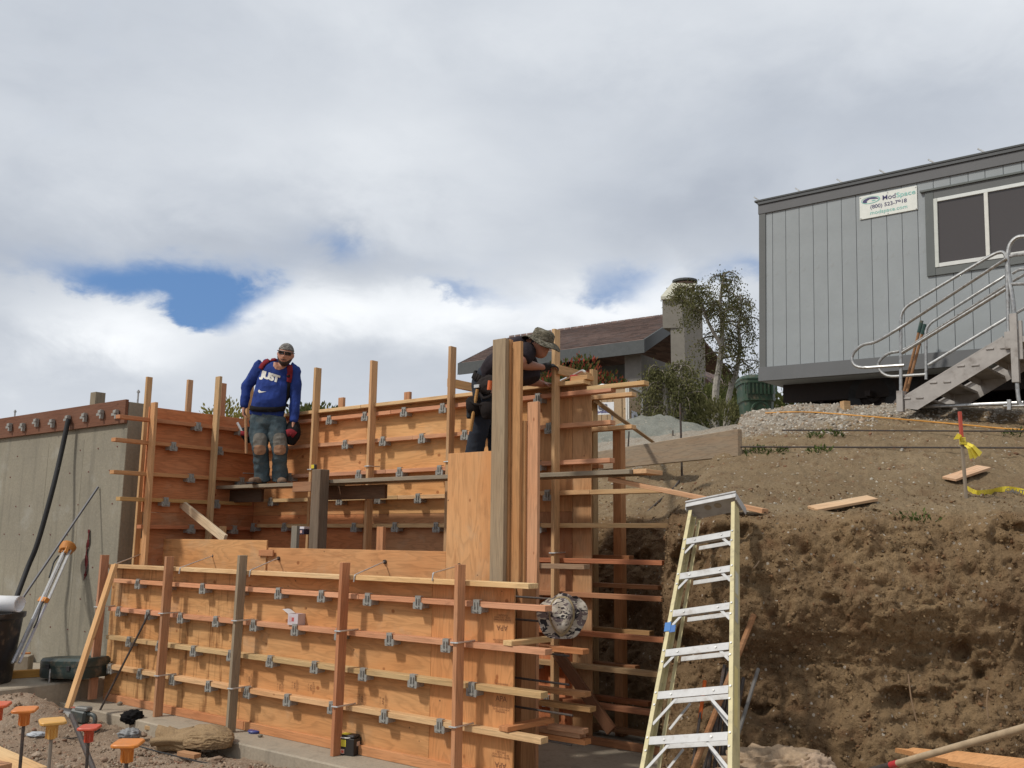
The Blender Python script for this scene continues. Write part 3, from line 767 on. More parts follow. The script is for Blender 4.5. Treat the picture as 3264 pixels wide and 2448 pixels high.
# ------------------------------------------------------------------ concrete wall at the left
def concrete_wall():
    t = thing("concrete_wall", "grey cast concrete wall with form tie marks, left of the timber forms", "wall", W(-8, -0.3, 0.2))
    s1, z1 = -5.615, 3.36
    o = bw("wall_body", -15.0, s1, -0.2, -0.55, 0.2, z1, CONC, None, t, 0.006, along='s')
    # shallow seams left by the form boards
    g = Geo()
    for s in (-6.62, -7.5, -9.1):
        g.box(W(s, -0.200, 1.6), E_, M_, Z_, 0.008 if s != -6.62 else 0.05, 0.004, 2.72)
    g.obj("form_seam", CONC, t)
    # tie holes: rows of little red-brown plugs
    first = None
    for zi, z in enumerate((2.83, 2.55, 2.15, 1.78, 1.40, 1.02, 0.65)):
        for k in range(9):
            s = -5.78 - 0.42 * k - (0.21 if zi % 2 else 0) + random.uniform(-0.06, 0.06)
            if first is not None and random.random() < 0.4: continue
            if first is None:
                vs, fs = tube_geo([V((0, 0.004, 0)), V((0, -0.004, 0))], 0.009, 6)
                first = mobj("tie_hole", vs, fs, PAINT, t, m=Matrix.Translation(W(s, -0.197, z)), col=(0.16, 0.055, 0.04))
            else: copy_obj(first, Matrix.Translation(W(s, -0.197, z)), t)
    # anchor bolts in the top
    for px, py in ((51, 1285), (440, 1265)):
        s, z = pw(px, py, -0.35)
        tube("anchor_bolt", [W(s, -0.35, z1 - 0.05), W(s, -0.35, z1 + 0.17)], 0.011, GALV, t)
        tube("anchor_bolt", [W(s, -0.35, z1 + 0.135), W(s, -0.35, z1 + 0.155)], 0.02, GALV, t, 6)
    # form board along the top with its wedges
    b = thing("edge_form_board", "reddish brown plank clamped along the top of the concrete wall", "form board", W(-8, -0.15, 3.24))
    bw("plank", -15, s1 - 0.005, -0.155, -0.196, 3.10, 3.385, wood_mat("red_plank"), (0.19, 0.088, 0.052), b, 0.003)
    br = None
    for px, py in ((-120, 1395), (-60, 1380), (38, 1362), (80, 1362), (123, 1348), (174, 1350), (224, 1338), (277, 1331), (330, 1321), (378, 1321)):
        s, z = pw(px, py, -0.15)
        g = Geo(); g.box((0, 0, 0), E_, M_, Z_, 0.03, 0.04, 0.11); g.box(E_ * -0.05, E_, M_, Z_, 0.09, 0.035, 0.03); g.box(M_ * 0.02 + Z_ * 0.03, E_, M_, Z_, 0.06, 0.03, 0.035)
        if br is None: br = g.obj("wedge_clamp", BRKT, b, m=Matrix.Translation(W(s, -0.125, z)))
        else: copy_obj(br, Matrix.Translation(W(s, -0.125, z)), b)
    # the post stub that shows above it
    s, z = pw(313, 1252, -0.75)
    o = bw("post_stub", s - 0.07, s + 0.07, -0.68, -0.82, 0.0, z, GREYW, (0.25, 0.19, 0.11), along='z')
    tag(o, "weathered square post end rising behind the concrete wall", "post")
concrete_wall()

# ------------------------------------------------------------------ formwork
def bracket_geo():
    """form clamp: a steel plate hung below the waler with a tab over its front; origin at waler top front, axes s, n, z"""
    g = Geo(); X, Y, Zz = V((1, 0, 0)), V((0, 1, 0)), V((0, 0, 1))
    g.box((0, 0.006, -0.062), X, Y, Zz, 0.096, 0.006, 0.055)           # front plate
    g.box((-0.049, -0.035, -0.060), X, Y, Zz, 0.005, 0.085, 0.042)      # cheeks
    g.box((0.049, -0.035, -0.060), X, Y, Zz, 0.005, 0.085, 0.042)
    g.box((0, -0.032, -0.0415), X, Y, Zz, 0.098, 0.078, 0.005)           # seat
    g.box((0, 0.007, -0.016), X, Y, Zz, 0.060, 0.006, 0.054)            # tab
    g.box((0, -0.01, 0.012), X, Y, Zz, 0.060, 0.034, 0.005)
    g.box((-0.014, 0.014, -0.03), X, Y, Zz, 0.009, 0.012, 0.05)         # ribs
    g.box((0.015, 0.014, -0.03), X, Y, Zz, 0.009, 0.012, 0.05)
    g.box((0.004, 0.014, -0.070), (X + Zz * 0.25).normalized(), Y, (Zz - X * 0.25).normalized(), 0.05, 0.014, 0.012)   # wedge
    return g
BR = {}
BRT = Matrix.Identity(4)
def bframe(s, n, z, ax=-E_, ay=M_, tilt=0.0):
    m = frame(ax, ay, Z_, W(s, n, z))
    return m @ Matrix.Rotation(tilt, 4, 'Y')
def bracket(s, n, z, parent, ax=-E_, ay=M_):
    m = bframe(s, n + random.uniform(-0.003, 0.003), z + random.uniform(-0.004, 0.003), ax, ay, random.uniform(-0.05, 0.05))
    if 'o' not in BR:
        g = bracket_geo(); o = g.obj("clamp_bracket", BRKT, parent, m=m); BR['o'] = o
        return o
    return copy_obj(BR['o'], m, parent)
def bpx(px, z, n, parent): s, _ = pw(px, 1900 if n > -1 else 1450, n); return bracket(s, n, z, parent)
def waler(parent, s0, s1, n0, ztop, col, mat=LUM, splits=(), th=0.038, dep=0.089):
    cuts = [s0] + list(splits) + [s1]
    for a, b in zip(cuts[:-1], cuts[1:]):
        bw("waler", a + 0.002, b - 0.002, n0, n0 + dep, ztop - th, ztop, mat, col, parent, 0.002, 0.0015)
def gcol(px, py, n): return pw(px, py, n)[0]

def knee(parent, s, n0, n1, z, r=0.007):
    """bent steel rod that ties a strongback to the waler behind it"""
    tube("tie_rod", bend([W(s - 0.034, n1 + 0.012, z), W(s + 0.026, n1 + 0.012, z + 0.001), W(s + 0.032, n0 - 0.06, z + 0.006)], 0.012, 3), r, STEELW, parent, 7)

def front_form():
    t = thing("front_form", "long low plywood wall form with horizontal walers in the foreground", "formwork", W(-2.5, 0.05, 0))
    # plywood
    bw("plywood_sheet", -5.33, -2.905, 0, -0.018, 0.005, 1.462, PLYS, (0.59, 0.315, 0.138), t, 0.0015, 0.0, 's')
    bw("plywood_sheet", -2.902, -0.465, 0, -0.018, 0.005, 1.455, PLY, PLYC, t, 0.0015, 0.0, 's')
    bw("plywood_sheet", -0.462, 0.371, 0.001, -0.018, -0.005, 1.448, PLY, (0.62, 0.300, 0.130), t, 0.0015, 0.0, 'z')
    # walers
    waler(t, -5.27, 0.60, 0.001, 1.463, YEL, splits=(-3.96, -1.36), dep=0.125)
    waler(t, -5.17, 0.725, 0.001, 1.308, PINK, splits=(-3.93, -1.23), th=0.042)
    waler(t, -5.21, 0.73, 0.001, 1.0, PINK, splits=(-3.9,), th=0.042)
    waler(t, -5.21, 0.69, 0.001, 0.697, (0.50, 0.36, 0.185), splits=(-2.72,), th=0.042)
    waler(t, -5.15, 0.695, 0.001, 0.39, TAN, splits=(-3.95, -1.3), th=0.042)
    waler(t, -5.25, -2.77, 0.001, 0.077, ORNG, th=0.075, dep=0.04); waler(t, -2.765, 0.36, 0.001, 0.077, ORNG, th=0.075, dep=0.04)
    # clamps, staggered from row to row
    for z, row in ((1.308, (428, 523, 637, 754, 882, 1020, 1168, 1330, 1518)), (1.0, (373, 469, 572, 686, 808, 940, 1080, 1243, 1423)),
                   (0.697, (414, 510, 620, 740, 866, 1008, 1162, 1321, 1507)), (0.39, (359, 455, 559, 675, 799, 925, 1067, 1234, 1408))):
        for px in row: bracket(gcol(px, 2000, 0.095), 0.092, z, t)
    # strongbacks
    for (s, zt, zb, col, mt, ss) in ((-5.216, 1.565, 0.03, (0.43, 0.22, 0.125), LUM, -0.02), (-3.958, 1.571, 0.0, (0.47, 0.245, 0.14), LUM, -0.012), (-2.744, 1.606, 0.0, (0.34, 0.25, 0.165), GREYW, -0.03),
                                     (-1.32, 1.571, 0.0, (0.44, 0.205, 0.105), LUM, -0.022), (-0.022, 1.586, -0.01, (0.50, 0.255, 0.130), LUM, 0.0)):
        p = W(s + ss * 0.0, 0.174, zt); q = W(s + ss, 0.176, zb)
        b2("strongback", q, p, E_, 0.089, 0.038, mt, col, t)
        for z in (1.005, 0.397): knee(t, s + 0.006, 0.09, 0.222, z)
    # rods that run up to the inner panel
    for a, b in (((379, 1798), (449, 1767)), ((583, 1811), (677, 1772)), ((807, 1819), (885, 1780)), ((1140, 1834), (1224, 1791)), ((1390, 1828), (1462, 1803))):
        s0, z0 = pw(*a, 0.10); s1, z1 = pw(*b, -0.40)
        tube("tie_rod", bend([W(s0 - 0.01, 0.133, z0 - 0.055), W(s0, 0.133, z0 + 0.004), W(s1, -0.40, z1)], 0.012, 3), 0.0065, STEELW, t, 7)
        tube("tie_rod", [W(s1 - 0.001, -0.40, z1), W(s1, -0.421, z1)], 0.020, REBAR, t, 7)
    # printing on the sheets
    def stamp(s, z, txt, size, rot, n=0.0032):
        cu = bpy.data.curves.new("grade_stamp", 'FONT'); cu.body = txt; cu.size = size; cu.align_x = 'CENTER'; cu.align_y = 'CENTER'; cu.space_line = 0.9
        tmp = bpy.data.objects.new("grade_stamp_curve", cu); me = tmp.to_mesh().copy(); tmp.to_mesh_clear(); bpy.data.objects.remove(tmp)
        me.name = "grade_stamp"; me.materials.clear(); me.materials.append(INK)
        o = bpy.data.objects.new("grade_stamp", me); me.update()
        place(o, frame(E_, Z_, E_.cross(Z_), W(s, n, z)) @ Matrix.Rotation(rot, 4, 'Z'), t)
    INK = simple("stamp_ink", (0.20, 0.085, 0.04), 0.8)
    R90 = math.pi / 2
    lines = "RATED SHEATHING\n32/16   15/32 INCH\nEXPOSURE 1"
    for z, r in ((1.12, math.pi), (0.60, 0.0), (0.13, math.pi)):
        stamp(0.26, z, "APA", 0.058, r); stamp(0.26, z - (0.075 if r == 0 else -0.075), lines, 0.019, r); stamp(0.26, z + (0.10 if r == 0 else -0.10), "THE ENGINEERED\nWOOD ASSOCIATION", 0.017, r)
    for px, py in ((795, 2165), (893, 2190), (992, 2192), (1155, 2228), (1222, 2235), (940, 2185)):
        s, z = pw(px, py, 0.0); stamp(s, z, "APA", 0.03, R90); stamp(s + 0.035, z, lines, 0.012, R90); stamp(s - 0.035, z, "PS 1-09   000", 0.012, R90)
    return t
front_form()

def inner_panel():
    t = thing("inner_form_panel", "inner plywood panel of the front wall, behind the low form", "formwork", W(-2.5, -0.43, 0))
    n0 = -0.42
    bw("plywood_sheet", -5.60, -3.135, n0 + 0.02, n0 + 0.002, 0.02, 1.747, PLY, PLYC, t, 0.0015, 0, 's')
    bw("plywood_sheet", -3.20, -0.70, n0 + 0.001, n0 - 0.018, 0.02, 1.672, PLY, (0.62, 0.325, 0.142), t, 0.0015, 0, 's')
    bw("plywood_sheet", -0.695, -0.16, n0 + 0.006, n0 - 0.013, 0.02, 2.52, PLY, (0.64, 0.350, 0.158), t, 0.0015, 0, 'z')
    s0, z0 = pw(827, 1752, n0 + 0.03); s1, z1 = pw(871, 1773, n0 + 0.03)
    bw("cleat", s0, s1, n0 + 0.021, n0 + 0.04, z1, z0, LUM, ORNG, t, along='s')
    # uprights of the end bulkhead
    bw("upright", -0.115, 0.023, -0.30, -0.348, 0, 3.452, GREYT, (0.37, 0.265, 0.155), t)
    bw("upright", -0.102, 0.036, -0.350, -0.388, 0, 3.447, LUM, (0.52, 0.29, 0.13), t)
    bw("upright", 0.040, 0.128, -0.372, -0.41, 0, 3.425, LUM, (0.46, 0.255, 0.115), t)
    bw("upright", 0.012, 0.150, -0.412, -0.45, 0, 2.755, LUM, (0.50, 0.28, 0.13), t)
    bw("upright", 0.152, 0.26, -0.44, -0.478, 0, 2.91, LUM, (0.58, 0.32, 0.185), t)
    bw("bulkhead_board", 0.10, 0.20, -0.02, -0.30, 0.0, 1.42, LUM, (0.36, 0.19, 0.09), t, along='z')
    bw("bulkhead_board", 0.205, 0.26, -0.25, -0.43, 0.0, 1.42, LUM, (0.42, 0.21, 0.10), t, along='z')
    # walers of the inner panel, their free ends show beyond the bulkhead
    for z, sa, sb, c in ((1.592, 0.17, 0.685, (0.30, 0.20, 0.13)), (0.95, -0.4, 0.671, ORNG), (0.63, -0.4, 0.69, (0.50, 0.27, 0.13)), (0.53, 0.25, 0.735, (0.46, 0.28, 0.13)), (0.33, 0.25, 0.64, (0.50, 0.30, 0.18)), (0.288, -0.4, 0.69, ORNG)):
        bw("waler", sa, sb, -0.481, -0.57, z - 0.038, z, LUM, c, t, 0.002, 0.01)
    return t
inner_panel()

def back_form():
    t = thing("back_form", "tall plywood wall form with clamped walers at the back of the pit", "formwork", W(-2.5, CN, 0))
    n0 = CN
    f = lambda px, py=1450: gcol(px, py, n0 + 0.09)
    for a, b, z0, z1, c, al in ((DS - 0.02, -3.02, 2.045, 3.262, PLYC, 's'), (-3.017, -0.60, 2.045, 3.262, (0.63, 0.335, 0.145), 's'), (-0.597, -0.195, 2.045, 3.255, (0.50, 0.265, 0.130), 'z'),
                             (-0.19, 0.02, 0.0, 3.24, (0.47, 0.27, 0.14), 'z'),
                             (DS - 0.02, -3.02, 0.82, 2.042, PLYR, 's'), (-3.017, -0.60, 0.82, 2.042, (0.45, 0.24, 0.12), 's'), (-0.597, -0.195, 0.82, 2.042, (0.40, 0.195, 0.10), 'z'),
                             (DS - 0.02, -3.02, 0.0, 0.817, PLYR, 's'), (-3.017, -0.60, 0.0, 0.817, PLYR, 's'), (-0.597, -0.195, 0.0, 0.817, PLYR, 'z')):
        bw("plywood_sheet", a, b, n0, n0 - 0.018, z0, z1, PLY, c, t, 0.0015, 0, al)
    # outer skin of the same wall, seen edge on at its right end
    bw("plywood_sheet", DS - 0.4, -0.27, n0 - 0.30, n0 - 0.318, 0.0, 3.2, PLY, PLYD, t, 0.0015, 0, 's')
    a = 0.001
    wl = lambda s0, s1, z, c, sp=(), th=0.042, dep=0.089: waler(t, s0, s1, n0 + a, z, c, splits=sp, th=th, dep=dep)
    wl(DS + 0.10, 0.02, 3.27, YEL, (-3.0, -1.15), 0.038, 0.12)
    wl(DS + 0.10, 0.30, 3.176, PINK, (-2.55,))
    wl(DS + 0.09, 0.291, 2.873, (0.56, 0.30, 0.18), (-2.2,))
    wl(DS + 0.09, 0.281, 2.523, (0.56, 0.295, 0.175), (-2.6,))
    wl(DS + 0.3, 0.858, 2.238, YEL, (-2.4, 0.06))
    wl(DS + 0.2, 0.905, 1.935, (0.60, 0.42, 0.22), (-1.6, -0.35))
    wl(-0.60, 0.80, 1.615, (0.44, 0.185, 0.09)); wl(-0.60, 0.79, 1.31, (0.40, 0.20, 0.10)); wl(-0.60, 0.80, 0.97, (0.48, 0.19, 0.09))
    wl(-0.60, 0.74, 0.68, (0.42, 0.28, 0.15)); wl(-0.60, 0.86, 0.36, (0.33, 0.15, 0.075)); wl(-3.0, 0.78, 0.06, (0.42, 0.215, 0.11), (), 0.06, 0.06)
    wl(0.03, 0.649, 3.205, YEL, (), 0.04)
    for z, row in ((3.176, (1045, 1159, 1284, 1408, 1714)), (2.873, (1099, 1220, 1343, 1481, 1750)), (2.523, (929, 1146, 1276, 1403, 1714)), (2.238, (871, 1088, 1209, 1336, 1746)),
                   (1.935, (820, 919, 1138, 1267, 1396, 1715)), (1.31, (1705,)), (0.68, (1708,)), (0.36, (1746,))):
        for px in row: bracket(f(px), n0 + 0.092, z, t)
    # strongbacks from the pit floor to above the cap
    for px, zt, c in ((804, 3.69, (0.50, 0.30, 0.15)), (1017, 3.771, (0.55, 0.36, 0.19)), (1198, 3.752, (0.55, 0.355, 0.185)), (1449, 3.774, (0.54, 0.345, 0.185)), (1785, 3.783, (0.56, 0.375, 0.21))):
        s = gcol(px, 1350, n0 + 0.09) - 0.019
        bw("strongback", s - 0.019, s + 0.019, n0 + 0.091, n0 + 0.18, 0.0, zt, LUM, c, t, 0.002, 0.003)
        knee(t, s + 0.006, n0 + 0.09, n0 + 0.18, 2.56 if px < 1700 else 1.66)
    # painted tops
    # cross ties to the outer uprights
    for px, zc in ((1424, 3.43), (1768, 3.425)):
        s = gcol(px, 1250, n0 + 0.15)
        bw("cross_tie", s + 0.02, s + 0.058, n0 + 0.17, n0 - 0.52, zc - 0.085, zc + 0.004, LUM, (0.56, 0.34, 0.165), t, 0.002, 0.004)
    # outer uprights
    for px, zt in ((1093, 3.50), (1303, 3.47)):
        s = gcol(px, 1290, n0 - 0.45); bw("upright", s - 0.045, s + 0.045, n0 - 0.41, n0 - 0.45, 0.0, zt, LUM, (0.52, 0.27, 0.15), t)
    s = gcol(1890, 1300, n0 - 0.43)
    bw("upright", s - 0.02, s + 0.02, n0 - 0.40, n0 - 0.49, 0.0, 3.47, LUM, (0.50, 0.35, 0.18), t); bw("upright", s - 0.062, s - 0.022, n0 - 0.33, n0 - 0.42, 0.0, 3.2, LUM, (0.36, 0.19, 0.095), t)
    # outer walers that stick out past the end
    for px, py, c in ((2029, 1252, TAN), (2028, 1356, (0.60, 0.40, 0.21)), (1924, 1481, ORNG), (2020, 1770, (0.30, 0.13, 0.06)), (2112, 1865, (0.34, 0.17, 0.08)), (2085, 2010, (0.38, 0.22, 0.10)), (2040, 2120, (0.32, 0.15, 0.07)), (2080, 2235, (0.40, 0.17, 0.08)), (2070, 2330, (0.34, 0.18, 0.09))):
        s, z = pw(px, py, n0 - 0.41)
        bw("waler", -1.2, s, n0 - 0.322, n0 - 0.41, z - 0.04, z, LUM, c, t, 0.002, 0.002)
    # far post that carries them
    s, z = pw(1970, 1366, n0 - 0.44)
    bw("post", s - 0.045, s + 0.045, n0 - 0.411, n0 - 0.50, 0.0, z, LUM, (0.47, 0.235, 0.105), t)
    # knee brace in the dark corner, foot plate
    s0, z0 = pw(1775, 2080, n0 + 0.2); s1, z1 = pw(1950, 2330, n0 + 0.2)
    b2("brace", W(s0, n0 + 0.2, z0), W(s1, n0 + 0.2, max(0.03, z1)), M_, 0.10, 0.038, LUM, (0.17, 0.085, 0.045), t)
    return t
back_form()

def return_form():
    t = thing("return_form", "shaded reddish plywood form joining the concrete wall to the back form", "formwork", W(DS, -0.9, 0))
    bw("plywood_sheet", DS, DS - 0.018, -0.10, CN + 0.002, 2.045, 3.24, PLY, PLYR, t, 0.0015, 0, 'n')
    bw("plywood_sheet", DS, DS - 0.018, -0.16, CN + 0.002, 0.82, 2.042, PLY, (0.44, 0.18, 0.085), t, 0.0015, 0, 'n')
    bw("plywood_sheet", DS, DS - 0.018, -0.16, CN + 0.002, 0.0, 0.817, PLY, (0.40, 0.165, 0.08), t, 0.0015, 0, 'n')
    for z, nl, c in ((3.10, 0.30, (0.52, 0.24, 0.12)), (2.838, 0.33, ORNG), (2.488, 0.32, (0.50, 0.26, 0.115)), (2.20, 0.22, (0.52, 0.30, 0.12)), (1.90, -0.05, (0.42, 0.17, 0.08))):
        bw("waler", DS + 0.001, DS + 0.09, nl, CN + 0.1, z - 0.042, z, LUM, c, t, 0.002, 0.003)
    nm = lambda px, py, o=0.09: ps(px, py, DS + o)[0]
    for z, row in ((3.10, ((632, 1352), (770, 1352))), (2.838, ((552, 1425), (700, 1437))), (2.488, ((609, 1523), (772, 1520))), (2.20, ((528, 1597), (690, 1600))), (1.90, ((610, 1680), (748, 1672)))):
        for px, py in row: bracket_d(px, py, z, t, nm)
    for px, py, zt, c in ((497, 1283, None, (0.53, 0.31, 0.15)), (698, 1200, None, (0.55, 0.37, 0.20))):
        n_, z = ps(px, py, DS + 0.14)
        if zt is None: zt = z
        bw("strongback", DS + 0.091, DS + 0.18, n_ - 0.019, n_ + 0.019, 0.0, zt, LUM, c, t, 0.002, 0.006)
    for px, py, c in ((476, 1202, TAN), (606, 1211, (0.55, 0.32, 0.18)), (713, 1222, (0.50, 0.24, 0.13))):
        n_, z = ps(px, py, DS - 0.45)
        bw("upright", DS - 0.43, DS - 0.47, n_ - 0.035, n_ + 0.035, 0.0, z, LUM, c, t)
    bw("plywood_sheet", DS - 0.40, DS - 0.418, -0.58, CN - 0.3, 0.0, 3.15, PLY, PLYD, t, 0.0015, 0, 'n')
    return t
def bracket_d(px, py, z, t, nm):
    n_ = nm(px, py); m = frame(M_, E_, Z_, W(DS + 0.092, n_, z))
    copy_obj(BR['o'], m, t)
return_form()
# ------------------------------------------------------------------ site office trailer on the hill
TU = V((0.750982, -0.660323, -0.034)).normalized()          # along its side, to the right
TV = V((-0.6603, -0.7510, 0)).normalized()                     # out of its side, to the camera
TW = TU.cross(TV) * -1
if TW.z < 0: TW = -TW
TO = at_y(2421, 1216, 14.2)
def T(u, v, w): return TO + TU * u + TV * v + TW * w
def pt(px, py, v=0.0):
    P = TO + TV * v; r = ray(px, py); t = (P - CAM).dot(TV) / r.dot(TV); d = CAM + r * t - TO
    return d.dot(TU), d.dot(TW)
def tb(name, u0, u1, v0, v1, w0, w1, mat, col=None, parent=None, bev=0.003, along='u'):
    c = T((u0 + u1) / 2, (v0 + v1) / 2, (w0 + w1) / 2); ax = [(abs(u1 - u0), TU), (abs(v1 - v0), TV), (abs(w1 - w0), TW)]
    k = 'uvw'.index(along); o = [ax[k], ax[(k + 1) % 3], ax[(k + 2) % 3]]
    return board(name, c, o[0][1], o[1][1], o[0][0], o[1][0], o[2][0], mat, col, parent, bev)
GREYS = (0.275, 0.298, 0.305); GREYD = (0.112, 0.118, 0.116)
def office_trailer():
    t = thing("office_trailer", "grey panelled site office trailer on wheels at the top of the slope", "trailer", T(0, 0, -0.9))
    U1, DEP = 11.0, 3.0
    _, wt = pt(2419, 646); _, wf = pt(2421.7, 684); _, wsk = pt(2440.7, 1170)
    wtop = wt
    tb("wall", 0.02, U1, -0.03, -DEP, 0.0, wtop - 0.02, SIDING, GREYS, t)                 # body behind the panels
    # siding boards with grooves between
    us = [pt(2400 + p / 1.8437, 450 + 900 / 1.8437)[0] for p in (73, 116, 194, 274, 357, 441, 526, 613, 703, 795, 886, 980, 1078, 1180, 1288, 1390, 1500)]
    d = us[-1] - us[-2]
    while us[-1] < U1 - d: us.append(us[-1] + d)
    for a, b in zip(us[:-1], us[1:]):
        o = tb("siding_panel", a + 0.0028, b - 0.0028, -0.028, -0.006, wsk - 0.02, wf + 0.02, SIDING, GREYS, t, 0.003, 'w'); k = random.uniform(0.97, 1.03); o.color = (GREYS[0] * k, GREYS[1] * k, GREYS[2] * k, 1)
    tb("corner_trim", 0.0, us[0] + 0.01, -0.04, 0.012, wsk - 0.0, wf + 0.002, SIDING, GREYD, t, 0.003, 'w')
    tb("fascia", -0.01, U1, -0.05, 0.020, wf, wtop - 0.05, SIDING, GREYD, t, 0.004)
    tb("fascia", -0.012, U1, -0.05, 0.040, wtop - 0.048, wtop, SIDING, (0.095, 0.10, 0.10), t, 0.004)
    tb("skirt_board", -0.01, U1, -0.05, 0.025, 0.0, wsk, SIDING, GREYD, t, 0.004)
    tb("roof", -0.06, U1, 0.05, -DEP - 0.05, wtop, wtop + 0.03, TRIMG, None, t, 0.004)
    for px, py in ((2409, 642), (2541, 612), (2674, 582), (2810, 553), (2966, 517), (3125, 483)):
        u, w = pt(px, py, 0.03)
        board("roof_clip", T(u + 0.02, 0.02, wtop + 0.055), TU * 0.7 - TW * 0.6 , TV, 0.14, 0.03, 0.02, GALV, None, t)
    # window: dark trim, white frame, two sashes
    def q(zx, zy): return pt(2400 + zx / 1.8437, 450 + zy / 1.8437)
    (ul, wtp) = q(1012, 303); (ul2, wb) = q(1025, 797); (fl, ft) = q(1063, 342); (fl2, fb) = q(1075, 745); (mu, _) = q(1378, 500)
    uf0 = (fl + fl2) / 2; ut0 = (ul + ul2) / 2; uf1 = uf0 + 2 * (mu - uf0) + 0.02; ut1 = uf1 + (uf0 - ut0)
    win = tb("window", uf0 + 0.03, uf1 - 0.03, -0.02, 0.004, fb + 0.03, ft - 0.03, GLASS, None, t)
    tb("window_trim", ut0, uf0, -0.03, 0.022, wb, wtp, SIDING, GREYD, win, 0.003, 'w'); tb("window_trim", uf1, ut1, -0.03, 0.022, wb, wtp, SIDING, GREYD, win, 0.003, 'w')
    tb("window_trim", uf0 + 0.001, uf1 - 0.001, -0.03, 0.020, wb, fb, SIDING, GREYD, win); tb("window_trim", uf0 + 0.001, uf1 - 0.001, -0.03, 0.020, ft, wtp, SIDING, GREYD, win)
    tb("window_trim", ut0 - 0.06, ut1 + 0.06, -0.03, 0.045, wtp, wtp + 0.03, SIDING, GREYD, win)
    WH = (0.62, 0.61, 0.58)
    for a, b_, c, d_ in ((uf0, uf0 + 0.05, fb, ft), (uf1 - 0.05, uf1, fb, ft), (mu - 0.025, mu + 0.025, fb + 0.05, ft - 0.05)):
        tb("window_frame", a, b_, -0.01, 0.030, c, d_, PAINT, WH, win, 0.003, 'w')
    for a, b_ in ((fb, fb + 0.055), (ft - 0.05, ft)):
        tb("window_frame", uf0 + 0.051, uf1 - 0.051, -0.01, 0.028, a, b_, PAINT, WH, win)
    # underframe, axle, wheels, jacks
    tb("chassis_beam", 0.15, U1, -0.5, -0.62, -0.28, -0.001, RUSTY, None, t); tb("chassis_beam", 0.15, U1, -2.4, -2.52, -0.28, -0.001, RUSTY, None, t)
    for u in (0.2, 1.6, 4.8, 7.2, 9.6): tb("cross_member", u, u + 0.08, -0.62, -2.4, -0.22, -0.03, RUSTY, None, t, along='v')
    (uw, ww) = pt(2790, 1262, -0.62)
    for k, u in enumerate((uw, uw + 0.86)):
        for v in (-0.62, -2.30):
            g = Geo(); c = T(u, v, ww); N_ = 28
            prof = [(0.20, 0.10), (0.25, 0.12), (0.36, 0.12), (0.385, 0.09), (0.385, -0.09), (0.36, -0.12), (0.25, -0.12), (0.20, -0.10)]
            vs = [c + (TU * math.cos(a) + TW * math.sin(a)) * r + TV * h for r, h in prof for a in [2 * math.pi * i / N_ for i in range(N_)]]
            fs = [(i * N_ + j, i * N_ + (j + 1) % N_, (i + 1) * N_ + (j + 1) % N_, (i + 1) * N_ + j) for i in range(len(prof) - 1) for j in range(N_)]
            wheel = mobj("wheel", vs, fs, RUBBER, t, shade=40)
            vs = [c + (TU * math.cos(a) + TW * math.sin(a)) * r + TV * h for r, h in ((0.22, 0.09), (0.20, 0.06), (0.13, 0.05), (0.10, 0.09), (0.03, 0.10)) for a in [2 * math.pi * i / N_ for i in range(N_)]]
            fs = [(i * N_ + j, i * N_ + (j + 1) % N_, (i + 1) * N_ + (j + 1) % N_, (i + 1) * N_ + j) for i in range(4) for j in range(N_)] + [tuple(4 * N_ + j for j in range(N_))]
            mobj("rim", vs, fs, RUSTY, wheel, shade=40)
    tb("axle", uw - 0.04, uw + 0.04, -0.3, -2.45, ww - 0.04, ww + 0.04, RUSTY, None, t, along='v')
    tb("fender", uw - 0.45, uw + 1.3, -0.45, -0.78, ww + 0.40, ww + 0.43, RUSTY, None, t)
    for u, v in ((0.75, -0.56), (0.75, -2.46), (5.6, -0.56), (5.6, -2.46)):
        p = T(u, v, -0.28); g = Geo(); zg = hz(p.x, p.y) - 0.02
        for a in (0.4, 2.0, 3.6, 5.2): g.tube([V((p.x + 0.16 * math.cos(a), p.y + 0.16 * math.sin(a), zg)), p + V((0, 0, -0.12))], 0.018, 6)
        g.tube([p + V((0, 0, -0.2)), p], 0.03, 6); g.obj("jack_stand", RUSTY, t)
    # sign
    s = tag(build_sign(), "white company sign with phone number on the grey trailer", "sign")
    return t
RUSTY = simple("rusty_frame", (0.020, 0.014, 0.012), 0.8, 0.1, 0.4, 9, 0.2)
def text_mesh(txt, size, font_bold=0.0, align='LEFT', shear=0.0, spacing=1.0, ext=0.0):
    cu = bpy.data.curves.new("lettering", 'FONT'); cu.body = txt; cu.size = size; cu.align_x = align; cu.align_y = 'CENTER'; cu.offset = font_bold; cu.shear = shear; cu.space_character = spacing; cu.extrude = ext
    tmp = bpy.data.objects.new("lettering", cu); me = tmp.to_mesh().copy(); tmp.to_mesh_clear(); bpy.data.objects.remove(tmp); me.materials.clear(); me.name = "lettering"
    return me
